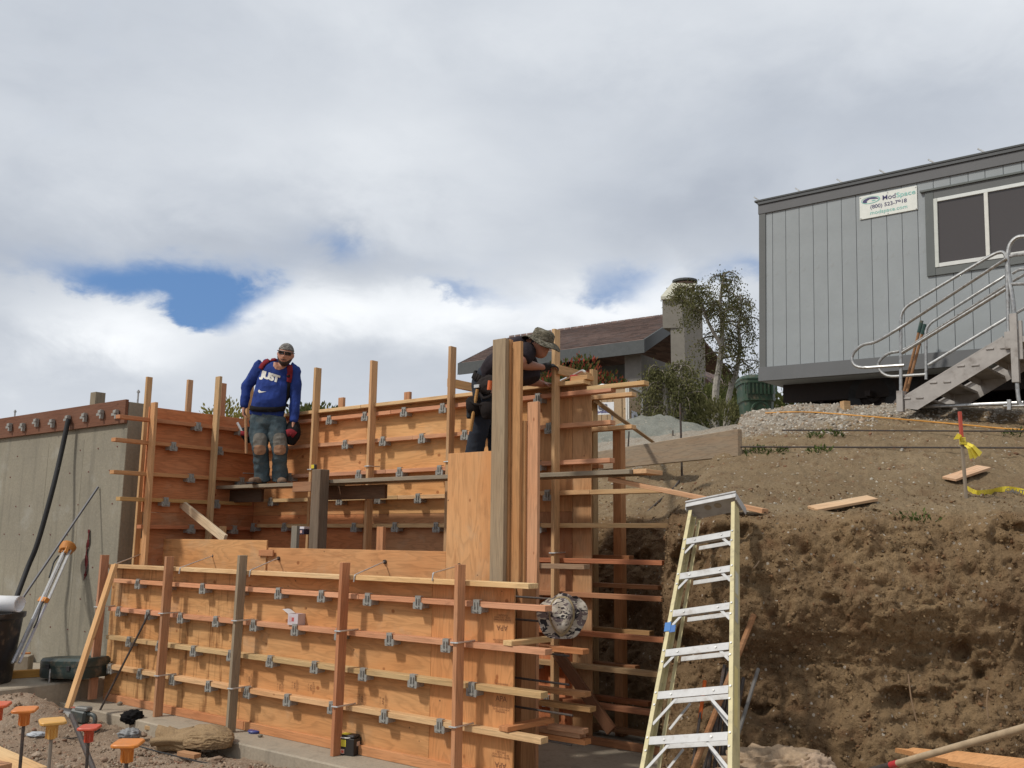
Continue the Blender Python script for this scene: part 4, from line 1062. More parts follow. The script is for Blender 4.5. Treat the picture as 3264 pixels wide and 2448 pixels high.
def build_sign():
    def q(zx, zy): return pt(2700 + zx / 7.3733, 560 + zy / 7.3733, 0.02)
    (u0, wa), (u1, wb), (u2, wc), (u3, wd) = q(280, 508), q(1632, 212), q(1652, 775), q(298, 1045)
    ua, ub = (u0 + u3) / 2, (u1 + u2) / 2; wt, wl = (wa + wb) / 2, (wc + wd) / 2
    wd_, ht = ub - ua, wt - wl
    root = thing("company_sign", None, None, T((ua + ub) / 2, 0.012, (wt + wl) / 2))
    tb("sign_board", ua, ub, -0.005, 0.012, wl, wt, PAINT, (0.66, 0.67, 0.62), root)
    NAVY = simple("navy_print", (0.045, 0.040, 0.13), 0.5); AQUA = simple("aqua_print", (0.22, 0.52, 0.46), 0.5)
    R = frame(TU, TW, TU.cross(TW), V((0, 0, 0)))
    if TU.cross(TW).dot(TV) < 0: print("sign normal flipped")
    def put(txt, fx, fy, h, w, mat, serif=False, bold=0.0):
        me = text_mesh(txt, 1.0, bold)
        c = np.array([v.co[:] for v in me.vertices]); lo, hi = c.min(0), c.max(0)
        sx = w * wd_ / (hi[0] - lo[0]); sy = h * ht / (hi[1] - lo[1])
        c = (c - lo) * np.array([sx, sy, 1]); me.vertices.foreach_set('co', c.astype(np.float32).ravel()); me.update()
        me.materials.append(mat); o = bpy.data.objects.new("lettering", me)
        m = R.copy(); m.translation = T(ua + fx * wd_, 0.0150, wl + fy * ht); place(o, m, root)
    put("Mod", 0.412, 0.655, 0.205, 0.225, NAVY, bold=0.006); put("Space", 0.650, 0.60, 0.26, 0.325, AQUA, bold=0.008)
    put("(800) 523-7918", 0.195, 0.335, 0.21, 0.63, NAVY, bold=0.010); put("modspace.com", 0.190, 0.085, 0.20, 0.64, AQUA, bold=0.004)
    # emblem: aqua ring, navy arc, white house outline
    def P(fx, fy, v=0.0152): return T(ua + fx * wd_, v, wl + fy * ht)
    cx, cy, rx, ry = 0.20, 0.77, 0.168, 0.155
    n = 48; ring_o = [P(cx + rx * math.cos(2 * math.pi * i / n), cy + ry * math.sin(2 * math.pi * i / n)) for i in range(n)]
    ring_i = [P(cx + rx * 0.90 * math.cos(2 * math.pi * i / n) - 0.006, cy + ry * 0.87 * math.sin(2 * math.pi * i / n) + 0.004) for i in range(n)]
    mobj("emblem_ring", ring_o + ring_i, [(i, (i + 1) % n, n + (i + 1) % n, n + i) for i in range(n)], AQUA, root)
    arc = [P(cx + 0.142 * math.cos(a), cy - 0.035 + 0.150 * math.sin(a)) for a in [math.pi * (1.06 - 1.0 * i / 20) for i in range(21)]]
    roof = [P(cx + 0.142, cy - 0.015), P(cx + 0.11, cy + 0.005), P(cx - 0.02, cy + 0.045), P(cx - 0.065, cy - 0.02), P(cx - 0.065, cy - 0.095), P(cx - 0.12, cy - 0.085)]
    mobj("emblem_arc", arc + roof, [tuple(range(len(arc) + len(roof)))], NAVY, root)
    mobj("emblem_window", [P(cx + 0.022, cy - 0.06), P(cx + 0.085, cy - 0.06), P(cx + 0.085, cy - 0.025), P(cx + 0.022, cy - 0.025)], [(0, 1, 2, 3)], AQUA, root)
    for a, b in ((0.02, 0.05), (0.98, 0.05), (0.02, 0.94), (0.98, 0.94), (0.5, 0.95), (0.5, 0.06)):
        vs, fs = tube_geo([P(a, b, 0.012), P(a, b, 0.018)], 0.008, 6); mobj("screw", vs, fs, GALV, root)
    return root
office_trailer()

# ------------------------------------------------------------------ entry stairs
def stairs():
    VN, VF = 1.55, 0.50                                    # near and far side planes
    t = thing("metal_stairs", "grey metal entry stairs with tubular handrails leading up to the trailer", "stairs", T(2.6, 1.0, -0.8))
    def A(zx, zy): return (2400 + zx / 1.8437, 450 + zy / 1.8437)
    def B(zx, zy): return (2960 + zx / 2.674, 700 + zy / 2.674)
    def P(p, v): u, w = pt(*p, v); return T(u, v, w)
    STR = simple("stair_steel", (0.36, 0.335, 0.31), 0.6, 0.15, 0.15, 8, 0.08, dirt=((0.13, 0.10, 0.08, 1), 5, 0.6))
    # stringers
    near = [A(888, 1505), A(1468, 1155), A(1500, 1150), A(1545, 1225), A(968, 1578), A(893, 1570)]
    uw = [pt(*p, VN) for p in near]
    for v, s in ((VN, 1), (VF, -1)):
        g = Geo(); g.prism([T(u, v, w) for u, w in uw], TV * (-0.012 * s)); st = g.obj("stringer", STR, t)
        (ua, wa), (ub, wb) = uw[0], uw[1]
        g = Geo(); g.prism([T(ua, v + 0.001 * s, wa), T(ub, v + 0.001 * s, wb), T(ub, v + 0.001 * s, wb + 0.02), T(ua, v + 0.001 * s, wa + 0.02)], TV * (-0.045 * s)); g.obj("flange", STR, st)
        for zx, zy in ((905, 1512), (980, 1508), (1060, 1418), (1141, 1414), (1222, 1320), (1307, 1316), (1392, 1220), (1476, 1214)):
            u, w = pt(*A(zx, zy), VN)
            board("tread_tab", T(u, v + 0.006 * s, w), TU, TV, 0.085, 0.012, 0.018, STR, None, st)
    # treads
    for zx, zy in ((945, 1510), (1100, 1417), (1265, 1318), (1435, 1217)):
        u, w = pt(*A(zx, zy), VN)
        tr = tb("tread", u - 0.14, u + 0.14, VN - 0.014, VF + 0.014, w - 0.02, w + 0.015, STR, None, t, along='v')
        tb("tread_nosing", u - 0.145, u - 0.135, VN - 0.02, VF + 0.02, w - 0.10, w + 0.012, STR, None, tr, along='v')
    # landing
    uL, wL = pt(*A(1530, 1150), VN)
    tb("landing", uL, uL + 1.6, VN, 0.06, wL - 0.07, wL, STR, None, t)
    r = 0.021
    def rail(name, pts, v, rr=r, bd=0.10): tube(name, bend([P(p, v) for p in pts], bd, 5), rr, GALV, t, 9)
    # near side rails
    rail("handrail", [A(870, 1556), A(868, 990), A(1440, 648), A(1490, 655), A(1503, 1160)], VN, bd=0.14)
    rail("handrail", [A(1490, 690), A(880, 1087), A(712, 1188), A(640, 1192), A(572, 1262), A(600, 1335), A(890, 1316)], VN + 0.03, bd=0.16)
    rail("brace_rail", [A(1488, 868), A(876, 1245)], VN)
    rail("brace_rail", [A(1490, 1040), A(1030, 1316)], VF + 0.25)
    tb_u, tb_w = pt(*A(865, 1530), VN)
    board("post_foot", T(tb_u + 0.005, VN, tb_w), TW, TU, 0.26, 0.075, 0.075, STR, None, t)
    tb_u, tb_w = pt(*A(1502, 1172), VN); board("post_foot", T(tb_u, VN, tb_w), TW, TU, 0.20, 0.07, 0.07, STR, None, t)
    # far side rails
    rail("handrail", [A(1018, 1400), A(1016, 1085), A(1470, 800), A(1500, 780)], VF, bd=0.12)
    rail("handrail", [A(1484, 848), A(876, 1236), A(790, 1243), A(722, 1310), A(775, 1386), A(1016, 1370)], VF, bd=0.14)
    # landing frame at the edge of the picture
    rail("landing_post", [B(745, 935), B(712, 640), B(678, 470), B(672, 240), B(740, 150), B(830, 140), B(1000, 150)], VN, 0.026, 0.16)
    rail("landing_rail", [B(690, 315), B(750, 298), B(1000, 290)], VN); rail("landing_rail", [B(705, 550), B(1000, 540)], VN); rail("landing_rail", [B(712, 460), B(780, 420), B(840, 425), B(900, 470)], VF)
    rail("landing_rail", [B(716, 525), B(1000, 360)], VF); rail("landing_rail", [B(730, 805), B(1000, 650)], VF)
    rail("landing_leg", [B(742, 1240), B(765, 1540), B(790, 1590), B(1000, 1600)], VN, 0.024, 0.14)
    u, w = pt(*B(735, 1095), VN); board("leg_sleeve", T(u, VN, w), TW, TU, 0.80, 0.075, 0.075, STR, None, t)
    u, w = pt(*B(770, 1025), VN); board("leg_bracket", T(u, VN - 0.02, w), TW, TU, 0.45, 0.07, 0.05, STR, None, t)
    rail("base_rail", [A(990, 1562), A(1590, 1538)], VN - 0.2, 0.024); rail("base_rail", [B(640, 1592), B(830, 1588)], VN + 0.05, 0.016)
    u, w = pt(*B(690, 1580), VN + 0.05); board("clamp", T(u, VN + 0.06, w), TW, TU, 0.12, 0.04, 0.04, GALV, None, t)
stairs()
def shovels():
    def A(zx, zy): return (2400 + zx / 1.8437, 450 + zy / 1.8437)
    for k, (a, b, c, lab) in enumerate(((( 992, 1055), (962, 1200), (886, 1480), "wooden shovel handle with long green grip leaning on the stairs, taller one"), ((1010, 1075), (985, 1200), (905, 1472), "wooden shovel handle with short green grip leaning on the stairs, lower one"))):
        v = 0.30 + 0.08 * k
        def P(p): u, w = pt(*A(*p), v); return T(u, v, w)
        h = thing("shovel", lab, "shovel", P(c), "shovels leaning behind the stair rail")
        a3, c3 = P(a), P(c); g3 = a3 + (c3 - a3) * (0.165 if k == 0 else 0.15); foot = c3 + (c3 - a3).normalized() * 0.28
        foot.z = max(foot.z, hz(foot.x, foot.y) - 0.02)
        tube("handle", [g3, c3], 0.020, LUM, h, 8, (0.30, 0.16, 0.08)); tube("grip", [a3, g3], 0.026, PLAST, h, 8, (0.02, 0.055, 0.045))
        g = Geo(); g.tube([c3, c3 + (foot - c3) * 0.4, foot], [0.025, 0.06, 0.09], 6); g.obj("blade", REBAR, h)
shovels()
# ------------------------------------------------------------------ background: house, tree, bushes, toilets, cart
def q4(zx, zy): return (1450 + zx / 2.212, 850 + zy / 2.212)
def house():
    zE, zR = 8.3, 11.0
    eL = at_z(*q4(34, 682), zE); eR = at_z(*q4(1330, 517), zE); rL = at_z(*q4(382, 500), zR); rR = at_z(*q4(1462, 352), zR)
    gR = at_z(*q4(1560, 384), zR - 0.35)
    t = thing("house", "house with brown shingle roof and grey stucco walls behind the toilets", "house", V((eL.x + 4, eL.y, hz(4, 32))))
    ed = (eR - eL).normalized(); back = V((-ed.y, ed.x, 0)).normalized()
    if back.y < 0: back = -back
    gR = rR + ed * 0.9
    roof = Geo(); th = V((0, 0, -0.10))
    far = V((0, 0, 0))
    rB_L = rL + back * 8 + V((0, 0, -2.6)); rB_R = gR + back * 8 + V((0, 0, -2.6))
    roof.prism([eL, eR, gR, rL], th); roof.prism([rL, gR, rB_R, rB_L], th); roof.prism([eL, rL, rB_L, eL + back * 16], th)
    ro = roof.obj("roof", SHING, t)
    # shingle courses: thin steps laid up the slope
    g = Geo(); nC = 22
    for k in range(1, nC):
        f = k / nC; a = eL.lerp(rL, f); b = eR.lerp(gR, f); up = (gR - eR).normalized(); nrm = (b - a).cross(up).normalized(); nrm = nrm if nrm.z > 0 else -nrm
        g.prism([a + nrm * 0.03, b + nrm * 0.03, b + nrm * 0.012 + up * 0.30, a + nrm * 0.012 + up * 0.30], nrm * -0.02)
    g.obj("shingle_course", SHING, ro)['kind'] = 'stuff'
    g = Geo(); n = 26
    for k in range(n):
        a = rL.lerp(gR, k / n); b = rL.lerp(gR, (k + 0.92) / n); g.prism([a + V((0, -.15, -0.02)), b + V((0, -.15, -0.02)), b + V((0, 0, 0.09)), a + V((0, 0, 0.09))], V((0, 0.2, -0.03)))
    g.obj("ridge_cap", SHING, ro)['kind'] = 'stuff'
    # fascia boards
    dz = V((0, 0, -0.44)); o = -back * 0.06
    g = Geo(); g.prism([eL + o, eR + o, eR + o + dz, eL + o + dz], back * 0.05); g.obj("fascia", TRIMG, t)
    g = Geo(); g.prism([eR + o * 1.1, gR + ed * 0.05, gR + dz + ed * 0.05, eR + o * 1.1 + dz], ed * 0.06); g.obj("fascia", TRIMG, t)
    g = Geo(); g.prism([eL + o, rL, rL + dz, eL + o + dz], -ed * 0.05); g.obj("fascia", TRIMG, t)
    # walls
    zg = hz(eL.x + 3, eL.y) - 0.6
    fl = eL + back * 1.6 + ed * 1.9; fr = eR + back * 1.6 - ed * 0.35; fl.z = fr.z = zg
    H = zE - 0.35 - zg
    def wbox(name, a, b, d0, d1, z0, z1, mat, par=t):
        aa = a + back * d0; bb = b + back * d0; g = Geo()
        g.prism([V((aa.x, aa.y, z0)), V((bb.x, bb.y, z0)), V((bb.x, bb.y, z1)), V((aa.x, aa.y, z1))], back * (d1 - d0)); return g.obj(name, mat, par)
    L = (fr - fl).length; at = lambda f: fl + (fr - fl) * f
    wbox("wall", at(0), at(1), 0.5, 8.0, zg, zg + H, STUCCO); wbox("wall", at(0), at(0.13), 0.02, 0.5, zg, zg + H, STUCCO)
    wbox("wall", at(0.885), at(1.0), -1.1, 0.5, zg, zg + H, STUCCO)
    wbox("wall", at(0.13), at(0.885), 0.0, 0.5, zg, zg + 0.9, STUCCO)
    wn = wbox("window", at(0.13), at(0.885), 0.40, 0.46, zg + 0.9, zg + H - 1.0, BLUEG)
    for f in (0.13, 0.4, 0.645, 0.875): wbox("mullion", at(f), at(f + 0.014), 0.28, 0.5, zg + 0.9, zg + H, TRIMG, wn)
    wbox("header", at(0.13), at(0.885), 0.2, 0.5, zg + H - 1.0, zg + H, TRIMG)
    # chimney with sloping cap and flue
    c0 = at_y(*q4(1488, 700), 29.0); 
    def at_p(zx, zy, Y): return at_y(*q4(zx, zy), Y)
    YC = 29.2
    tl = at_p(1462, 236, YC); tm = at_p(1612, 205, YC - 0.4); tr = at_p(1757, 300, YC + 1.5)
    bl = at_p(1487, 1000, YC); bm_ = at_p(1617, 1000, YC - 0.4); br = at_p(1765, 1000, YC + 1.5)
    mid = at_p(1487, 560, YC)
    g = Geo(); sh = at_p(1462, 390, YC)
    x0, x1 = tl.x, tm.x
    dep = V((tr.x - tm.x, 1.9, 0))
    def col(xa, xb, ya, z0, z1, z1b): 
        return [V((xa, ya, z0)), V((xb, ya - 0.1, z0)), V((xb, ya - 0.1, z1b)), V((xa, ya, z1))]
    g.prism(col(tl.x + 0.25, tm.x + 0.06, YC, zg, sh.z - 0.2, sh.z - 0.2), dep); g.prism(col(tl.x, tm.x, YC, sh.z - 0.201, tl.z, tm.z), dep + V((0, 0, 0)))
    ch = g.obj("chimney", simple("chimney_stucco", (0.225, 0.205, 0.172), 0.92, 0, 0.12, 5, 0.3), t)
    g = Geo(); a = V((tl.x - 0.06, YC - 0.08, tl.z)); b = V((tm.x + 0.06, YC - 0.2, tl.z + 0.03)); g.prism([a, b, b + dep, a + dep], V((0, 0, 0.10))); 
    ap = V(((tl.x + tm.x) / 2 + dep.x / 2, YC + 0.9, tl.z + 0.75)); base = [a + V((0, 0, .1)), b + V((0, 0, .1)), b + dep + V((0, 0, .1)), a + dep + V((0, 0, .1))]
    g.add(base + [ap + V((-.4, -.3, 0)), ap + V((.4, -.3, 0)), ap + V((.4, .3, 0)), ap + V((-.4, .3, 0))], [(0, 1, 5, 4), (1, 2, 6, 5), (2, 3, 7, 6), (3, 0, 4, 7), (4, 5, 6, 7)])
    g.obj("chimney_cap", simple("pale_flashing", (0.52, 0.50, 0.40), 0.6), ch)
    fp = at_p(1622, 150, YC + 0.9); fb = V((fp.x, fp.y, ap.z - 0.2)); ft = V((fp.x, fp.y, at_p(1622, 118, YC + .9).z))
    tube("flue", [fb, ft], 0.33, simple("flue_brick", (0.17, 0.11, 0.085), 0.9, 0, 0.3, 9), ch, 18); tube("flue_cap", [ft + V((0, 0, .03)), ft + V((0, 0, 0.09))], 0.42, TRIMG, ch, 18)
    # side wing to the right of the chimney
    wl = V((tr.x - 0.1, YC + 2.5, zg)); g = Geo()
    g.prism([wl, wl + ed * 1.5, wl + ed * 1.5 + V((0, 0, 2.6)), wl + V((0, 0, 4.2))], back * 6); g.obj("wall", simple("wing_wall", (0.10, 0.062, 0.05), 0.9, 0, 0.2, 5), t)
    g = Geo(); g.prism([wl + V((-.3, -.5, 4.4)), wl + ed * 1.9 + V((0, -.5, 2.5)), wl + ed * 1.9 + V((0, -.5, 2.3)), wl + V((-.3, -.5, 4.2))], back * 7); g.obj("roof", SHING, t)
BLUEG = glass_mat("house_glass", (0.035, 0.045, 0.055))
house()

def leaves(name, pts, dirs, size, mat, parent, seed=1, aspect=0.5, droop=0.0, tint=None):
    rng = np.random.default_rng(seed); n = len(pts)
    d = np.asarray(dirs, float) + rng.normal(0, 0.55, (n, 3)); d[:, 2] -= droop; d /= np.linalg.norm(d, axis=1, keepdims=True)
    s = np.cross(d, rng.normal(size=(n, 3))); s /= np.linalg.norm(s, axis=1, keepdims=True)
    L = size * rng.uniform(0.6, 1.3, n)[:, None]; Wd = L * aspect * 0.5
    P = np.asarray(pts); nm = np.cross(d, s)
    v = np.stack([P, P + d * L * 0.5 + s * Wd + nm * L * 0.08, P + d * L, P + d * L * 0.5 - s * Wd + nm * L * 0.08], 1).reshape(-1, 3)
    f = np.arange(n * 4).reshape(n, 4)
    o = mobj(name, v, f, mat, parent)
    tv = rng.uniform(0, 1, n) if tint is None else np.clip(tint + rng.normal(0, 0.16, n), 0, 1)
    at = o.data.attributes.new('tint', 'FLOAT', 'POINT'); at.data.foreach_set('value', np.repeat(tv, 4).astype(np.float32))
    return o
def limb_tree(name, label, base, trunks, spec, leafmat, cat="tree", group=None, seed=1, bark=BARK):
    """trunks: list of point lists; spec: (n branches, length, droop, leaves per branch, leaf size, spread, zmin share)"""
    rng = random.Random(seed); t = thing(name, label, cat, base, group)
    nb, bl, dr, lpb, ls, spread, zmin = spec
    P = []; D = []; T_ = []; g = Geo()
    for ti, (pts, r0) in enumerate(trunks):
        cp = curve_pts(pts, 5); n = len(cp)
        rs = [r0 * (1 - 0.85 * i / (n - 1)) + 0.006 for i in range(n)]
        tube("trunk", cp, rs, bark, t, 8)
        for b in range(nb):
            f = zmin + (1 - zmin) * (b + rng.random()) / nb; i = min(n - 2, int(f * (n - 1))); p = cp[i].lerp(cp[i + 1], f * (n - 1) - i)
            a = rng.uniform(0, 2 * math.pi); L = bl * (1.15 - 0.7 * f) * rng.uniform(0.6, 1.25)
            d = V((math.cos(a), math.sin(a), rng.uniform(0.3, 0.9))).normalized(); q = [p]; cur = p.copy()
            for k in range(7):
                cur = cur + d * (L / 7); d = (d + V((rng.uniform(-.25, .25), rng.uniform(-.25, .25), -dr * (0.5 + k * 0.15) + rng.uniform(-.1, .1)))).normalized(); q.append(cur.copy())
            g.tube(q, [max(0.004, r0 * 0.28 * (1 - j / 8.0)) for j in range(8)], 4)
            tone = rng.uniform(0.1, 0.8)
            for k in range(lpb):
                j = rng.uniform(1.5, 7); i2 = min(6, int(j)); pp = q[i2].lerp(q[i2 + 1], j - i2)
                w = spread * (0.4 + 0.6 * rng.random())
                pp = pp + V((rng.gauss(0, w), rng.gauss(0, w), rng.gauss(-dr * w, w))); P.append(pp[:]); D.append((rng.uniform(-.4, .4), rng.uniform(-.4, .4), -dr)); T_.append(tone)
    g.obj("branches", TWIG, t)
    leaves("crown", np.array(P), np.array(D), ls, leafmat, t, seed, 0.55, dr * 0.6, np.array(T_))
    return t
def px_pts(lst, Y): return [at_y(*q4(*p), Y) for p in lst]
def trees():
    # weeping birch by the chimney: two pale stems
    Y = 23.0
    b = at_y(*q4(1830, 1090), Y); b.z = hz(b.x, b.y)
    tr1 = [b] + px_pts([(1838, 900), (1862, 720), (1880, 560), (1884, 420), (1870, 280), (1880, 150), (1905, 40)], Y)
    tr2 = [b + V((0.25, 0.2, 0))] + px_pts([(1930, 930), (1985, 740), (2010, 560), (2000, 430), (2020, 300), (2010, 190)], Y + 0.5)
    tr3 = px_pts([(1880, 560), (1790, 400), (1740, 260), (1690, 180), (1630, 150)], Y - 0.3)
    limb_tree("birch_tree", "pale stemmed birch with thin drooping foliage beside the trailer", b, [(tr1, 0.095), (tr2, 0.075), (tr3, 0.045)], (28, 1.25, 0.58, 140, 0.058, 0.12, 0.30), BIRCHL, seed=4)
    # drooping green tree in front of the house
    Y = 20.5; b = at_y(*q4(1500, 1070), Y); b.z = hz(b.x, b.y)
    limb_tree("weeping_tree", "dark green weeping tree in front of the house chimney", b, [([b] + px_pts([(1490, 930), (1470, 800), (1440, 720)], Y), 0.09), ([b + V((.1, .1, 0))] + px_pts([(1540, 940), (1560, 820), (1590, 730), (1600, 690)], Y + .4), 0.09), ([b + V((.4, .1, 0))] + px_pts([(1620, 1000), (1610, 900), (1580, 820)], Y - .2), 0.07)],
              (17, 1.05, 0.62, 170, 0.062, 0.13, 0.05), BIRCHL, seed=9)
    # photinia with red tips
    Y = 26.5
    for k, (zx, zy, h, lab) in enumerate(((760, 860, 1.9, "red tipped shrub behind the gloved hand of the bending worker"), (900, 860, 2.1, "largest red tipped shrub below the house window"), (1040, 850, 1.5, "small red tipped shrub right of the cross tie"))):
        top = at_y(*q4(zx, zy - 150 - (20 if k == 1 else 0) + (60 if k == 2 else 0)), Y + k * 0.3); b = V((top.x, top.y, hz(top.x, top.y))); h = top.z - b.z
        t = thing("shrub", lab, "shrub", b, "red tipped shrubs")
        rng = np.random.default_rng(30 + k); n = 3600
        c = rng.normal(0, 1, (n, 3)); c /= np.linalg.norm(c, axis=1, keepdims=True); rr = rng.uniform(0.55, 1.0, n) ** 0.7
        lob = 1 + 0.28 * fbm(c * 2.2, 3, seed=60 + k)
        P = c * (rr * lob)[:, None] * np.array([1.05, 0.9, h * 0.55]) + np.array([b.x, b.y, b.z + h * 0.5])
        up = np.clip((P[:, 2] - b.z) / h, 0, 1)
        tint = np.where((up > 0.60) & (rng.uniform(size=n) < 0.42) & (rr > 0.8), 0.92, 0.28)
        leaves("crown", P, c + np.array([0, 0, 0.7]), 0.15, PHOTL, t, 40 + k, 0.42, 0, tint)
        g = Geo()
        for j in range(7): 
            a = j * 0.9; g.tube([b, b + V((0.3 * math.cos(a), 0.3 * math.sin(a), h * 0.4)), b + V((0.7 * math.cos(a), 0.6 * math.sin(a), h * 0.85))], [0.03, 0.02, 0.006], 5)
        g.obj("stem", BARK, t)
    def bush(name, lab, px, py, Y, rx, h, mat, seed, size=0.13, n=2600, cat="shrub", group=None):
        top = at_y(px, py, Y); zg = hz(top.x, top.y); b = V((top.x, top.y, zg)); hh = max(h, top.z - zg)
        t = thing(name, lab, cat, b, group); rng = np.random.default_rng(seed)
        c = rng.normal(0, 1, (n, 3)); c /= np.linalg.norm(c, axis=1, keepdims=True); lob = 1 + 0.4 * fbm(c * 2.6, 3, seed=seed)
        rr = rng.uniform(0.35, 1.0, n) ** 0.6
        P = c * (rr * lob)[:, None] * np.array([rx, rx * 0.8, hh * 0.5]) + np.array([b.x, b.y, zg + hh * 0.5])
        leaves("crown", P, c + np.array([0, 0, 0.4]), size, mat, t, seed, 0.5, 0, 0.45 + 0.5 * fbm(P * 1.4, 2, seed=seed + 1))
        g = Geo()
        for j in range(6):
            a = j * 1.05 + seed; g.tube([b, b + V((0.3 * rx * math.cos(a), 0.3 * rx * math.sin(a), hh * 0.35)), b + V((0.7 * rx * math.cos(a), 0.6 * rx * math.sin(a), hh * 0.8))], [0.04, 0.025, 0.008], 5)
        g.obj("stem", BARK, t)
    bush("shrub", "yellow green bush behind the blue shirted man, above the form", 733, 1275, 21.0, 0.75, 1.0, YELL, 71, 0.10, 2800)
    bush("shrub", "green bush top above the form right of the blue shirted man", 1000, 1292, 24.0, 0.95, 1.0, BUSHL, 72)
    bush("shrub", "small green bush low behind the form between two strongbacks", 1075, 1308, 25.0, 0.7, 1.0, BUSHL, 77)
    bush("shrub", "low olive shrub at the foot of the birch", 2290, 1280, 20.0, 0.75, 0.7, BIRCHL, 73, 0.09, 2400)
    bush("shrub", "dark shrub behind the birch stems beside the house wing", 2345, 1195, 26.0, 1.3, 2.0, BUSHL, 74, 0.15, 3000)
    bush("shrub", "shadowed shrub between house wall and green cart", 2240, 1235, 25.0, 1.2, 1.8, BUSHL, 75, 0.14, 3000)
    bush("shrub", "dark leafy bank under the far end of the trailer", 2520, 1255, 24.0, 1.9, 1.4, BUSHL, 76, 0.16, 3000)
trees()

def toilets():
    def q8(zx, zy): return (1840 + zx / 6.913, 1180 + zy / 6.913)
    TANP = (0.42, 0.29, 0.165)
    for k, (zl, zr, lab, Y) in enumerate(((330, 640, "tan portable toilet mostly hidden by the post, left one", 24.6), (640, 1100, "tan portable toilet with white corner strips and brown side", 24.0))):
        a = at_y(*q8(zl, 400), Y); b = at_y(*q8(zr, 385), Y - 0.25); zg = min(hz(a.x, a.y), hz(b.x, b.y)) - 0.05
        t = thing("portable_toilet", lab, "toilet", V(((a.x + b.x) / 2, Y, zg)), "portable toilets")
        zt = a.z; front = (V((b.x, b.y, 0)) - V((a.x, a.y, 0))); fd = front.normalized(); bk = V((-fd.y, fd.x, 0)) * 1.15; L = max(front.length, 1.05)
        a = V((b.x, b.y, 0)) - fd * L
        def cab(f0, f1, d0, d1, z0, z1):
            p = a + fd * (L * f0) + bk * d0; q = a + fd * (L * f1) + bk * d0; g = Geo()
            g.prism([V((p.x, p.y, z0)), V((q.x, q.y, z0)), V((q.x, q.y, z1)), V((p.x, p.y, z1))], bk * (d1 - d0)); return g
        cab(0.0, 1.0, 0.0, 1.0, zg, zt).obj("cabin", PLAST, t, TANP)
        cab(0.12, 0.86, -0.025, -0.001, zg + 0.1, zt - 0.25).obj("door", PLAST, t, (0.40, 0.275, 0.155))
        for f in (0.3, 0.45, 0.6): cab(f, f + 0.03, -0.04, -0.026, zg + 0.15, zt - 0.3).obj("door_rib", PLAST, t, TANP)
        cab(-0.03, 1.03, -0.03, 1.03, zt + 0.001, zt + 0.07).obj("roof", PLAST, t, (0.50, 0.47, 0.42))
        for f in (0.15, 0.5, 0.85) if k else (0.7,):
            c = a + fd * (L * f) + bk * 0.3; bm = bmesh.new(); bmesh.ops.create_uvsphere(bm, u_segments=14, v_segments=8, radius=0.115)
            for v in bm.verts: v.co.z = max(0, v.co.z) * 0.8
            bm_obj("vent_cap", bm, PAINT, t, Matrix.Translation((c.x, c.y, zt + 0.07)), (0.78, 0.78, 0.75), True)
        if k:
            cab(0.972, 1.0, -0.045, -0.001, zg, zt).obj("corner_strip", PAINT, t, (0.75, 0.73, 0.68))
            for d in (0.0, 0.97):
                p = b + bk * d; g = Geo(); g.box(V((p.x, p.y, (zg + zt) / 2)) + fd * 0.02, fd, bk.normalized(), Z_, 0.05, 0.05, zt - zg); g.obj("corner_strip", PAINT, t, (0.75, 0.73, 0.68))
            p = b + fd * 0.012 + bk * 0.5; g = Geo(); g.box(V((p.x, p.y, zt - 0.95)), fd, bk.normalized(), Z_, 0.012, 0.55, 0.75); s = g.obj("notice", PAINT, t, (0.62, 0.64, 0.70))
            g = Geo()
            for zz, w_ in ((0.25, 0.2), (0.1, 0.3), (-0.05, 0.24), (-0.2, 0.3)): g.box(V((p.x, p.y, zt - 0.95 + zz)) + fd * 0.008, fd, bk.normalized(), Z_, 0.006, w_, 0.05)
            g.obj("notice_print", PAINT, s, (0.06, 0.07, 0.13))
    # the white banner that hangs on them
    a = at_y(*q8(380, 720), 23.3); b = at_y(*q8(808, 700), 23.1); c = at_y(*q8(800, 985), 23.1)
    fd = (V((b.x, b.y, 0)) - V((a.x, a.y, 0))); L = fd.length; fd.normalize(); nv = V((fd.y, -fd.x, 0)); zt, zb = a.z, c.z + 0.02
    t = thing("toilet_banner", "white banner with a phone number on the tan portable toilets", "banner", (a + b) / 2)
    g = Geo(); g.box(V(((a.x + b.x) / 2, (a.y + b.y) / 2, (zt + zb) / 2)), fd, nv, Z_, L, 0.02, zt - zb); g.obj("board", PAINT, t, (0.74, 0.74, 0.74))
    R = frame(fd, Z_, fd.cross(Z_), V((0, 0, 0)))
    def put(txt, fx, z, h, col, bold=0.02):
        me = text_mesh(txt, h, bold); me.materials.append(PAINT); o = bpy.data.objects.new("lettering", me); o.color = (*col, 1); m = R.copy(); p = a + fd * (fx * L) + nv * 0.014; m.translation = V((p.x, p.y, z)); place(o, m, t)
    Hb = zt - zb; put("1-800-TOIL", 0.16, zb + 0.20 * Hb, 0.22 * Hb, (0.16, 0.15, 0.27), 0.01); put("UJS", 0.22, zt - 0.40 * Hb, 0.50 * Hb, (0.10, 0.10, 0.13), 0.02)
    for f in (0.08, 0.92):
        p = a + fd * (f * L); tube("stand_leg", [V((p.x, p.y + 0.05, hz(p.x, p.y) - 0.05)), V((p.x, p.y + 0.05, zt - 0.1))], 0.025, PAINT, t, 6, (0.3, 0.3, 0.3))
toilets()

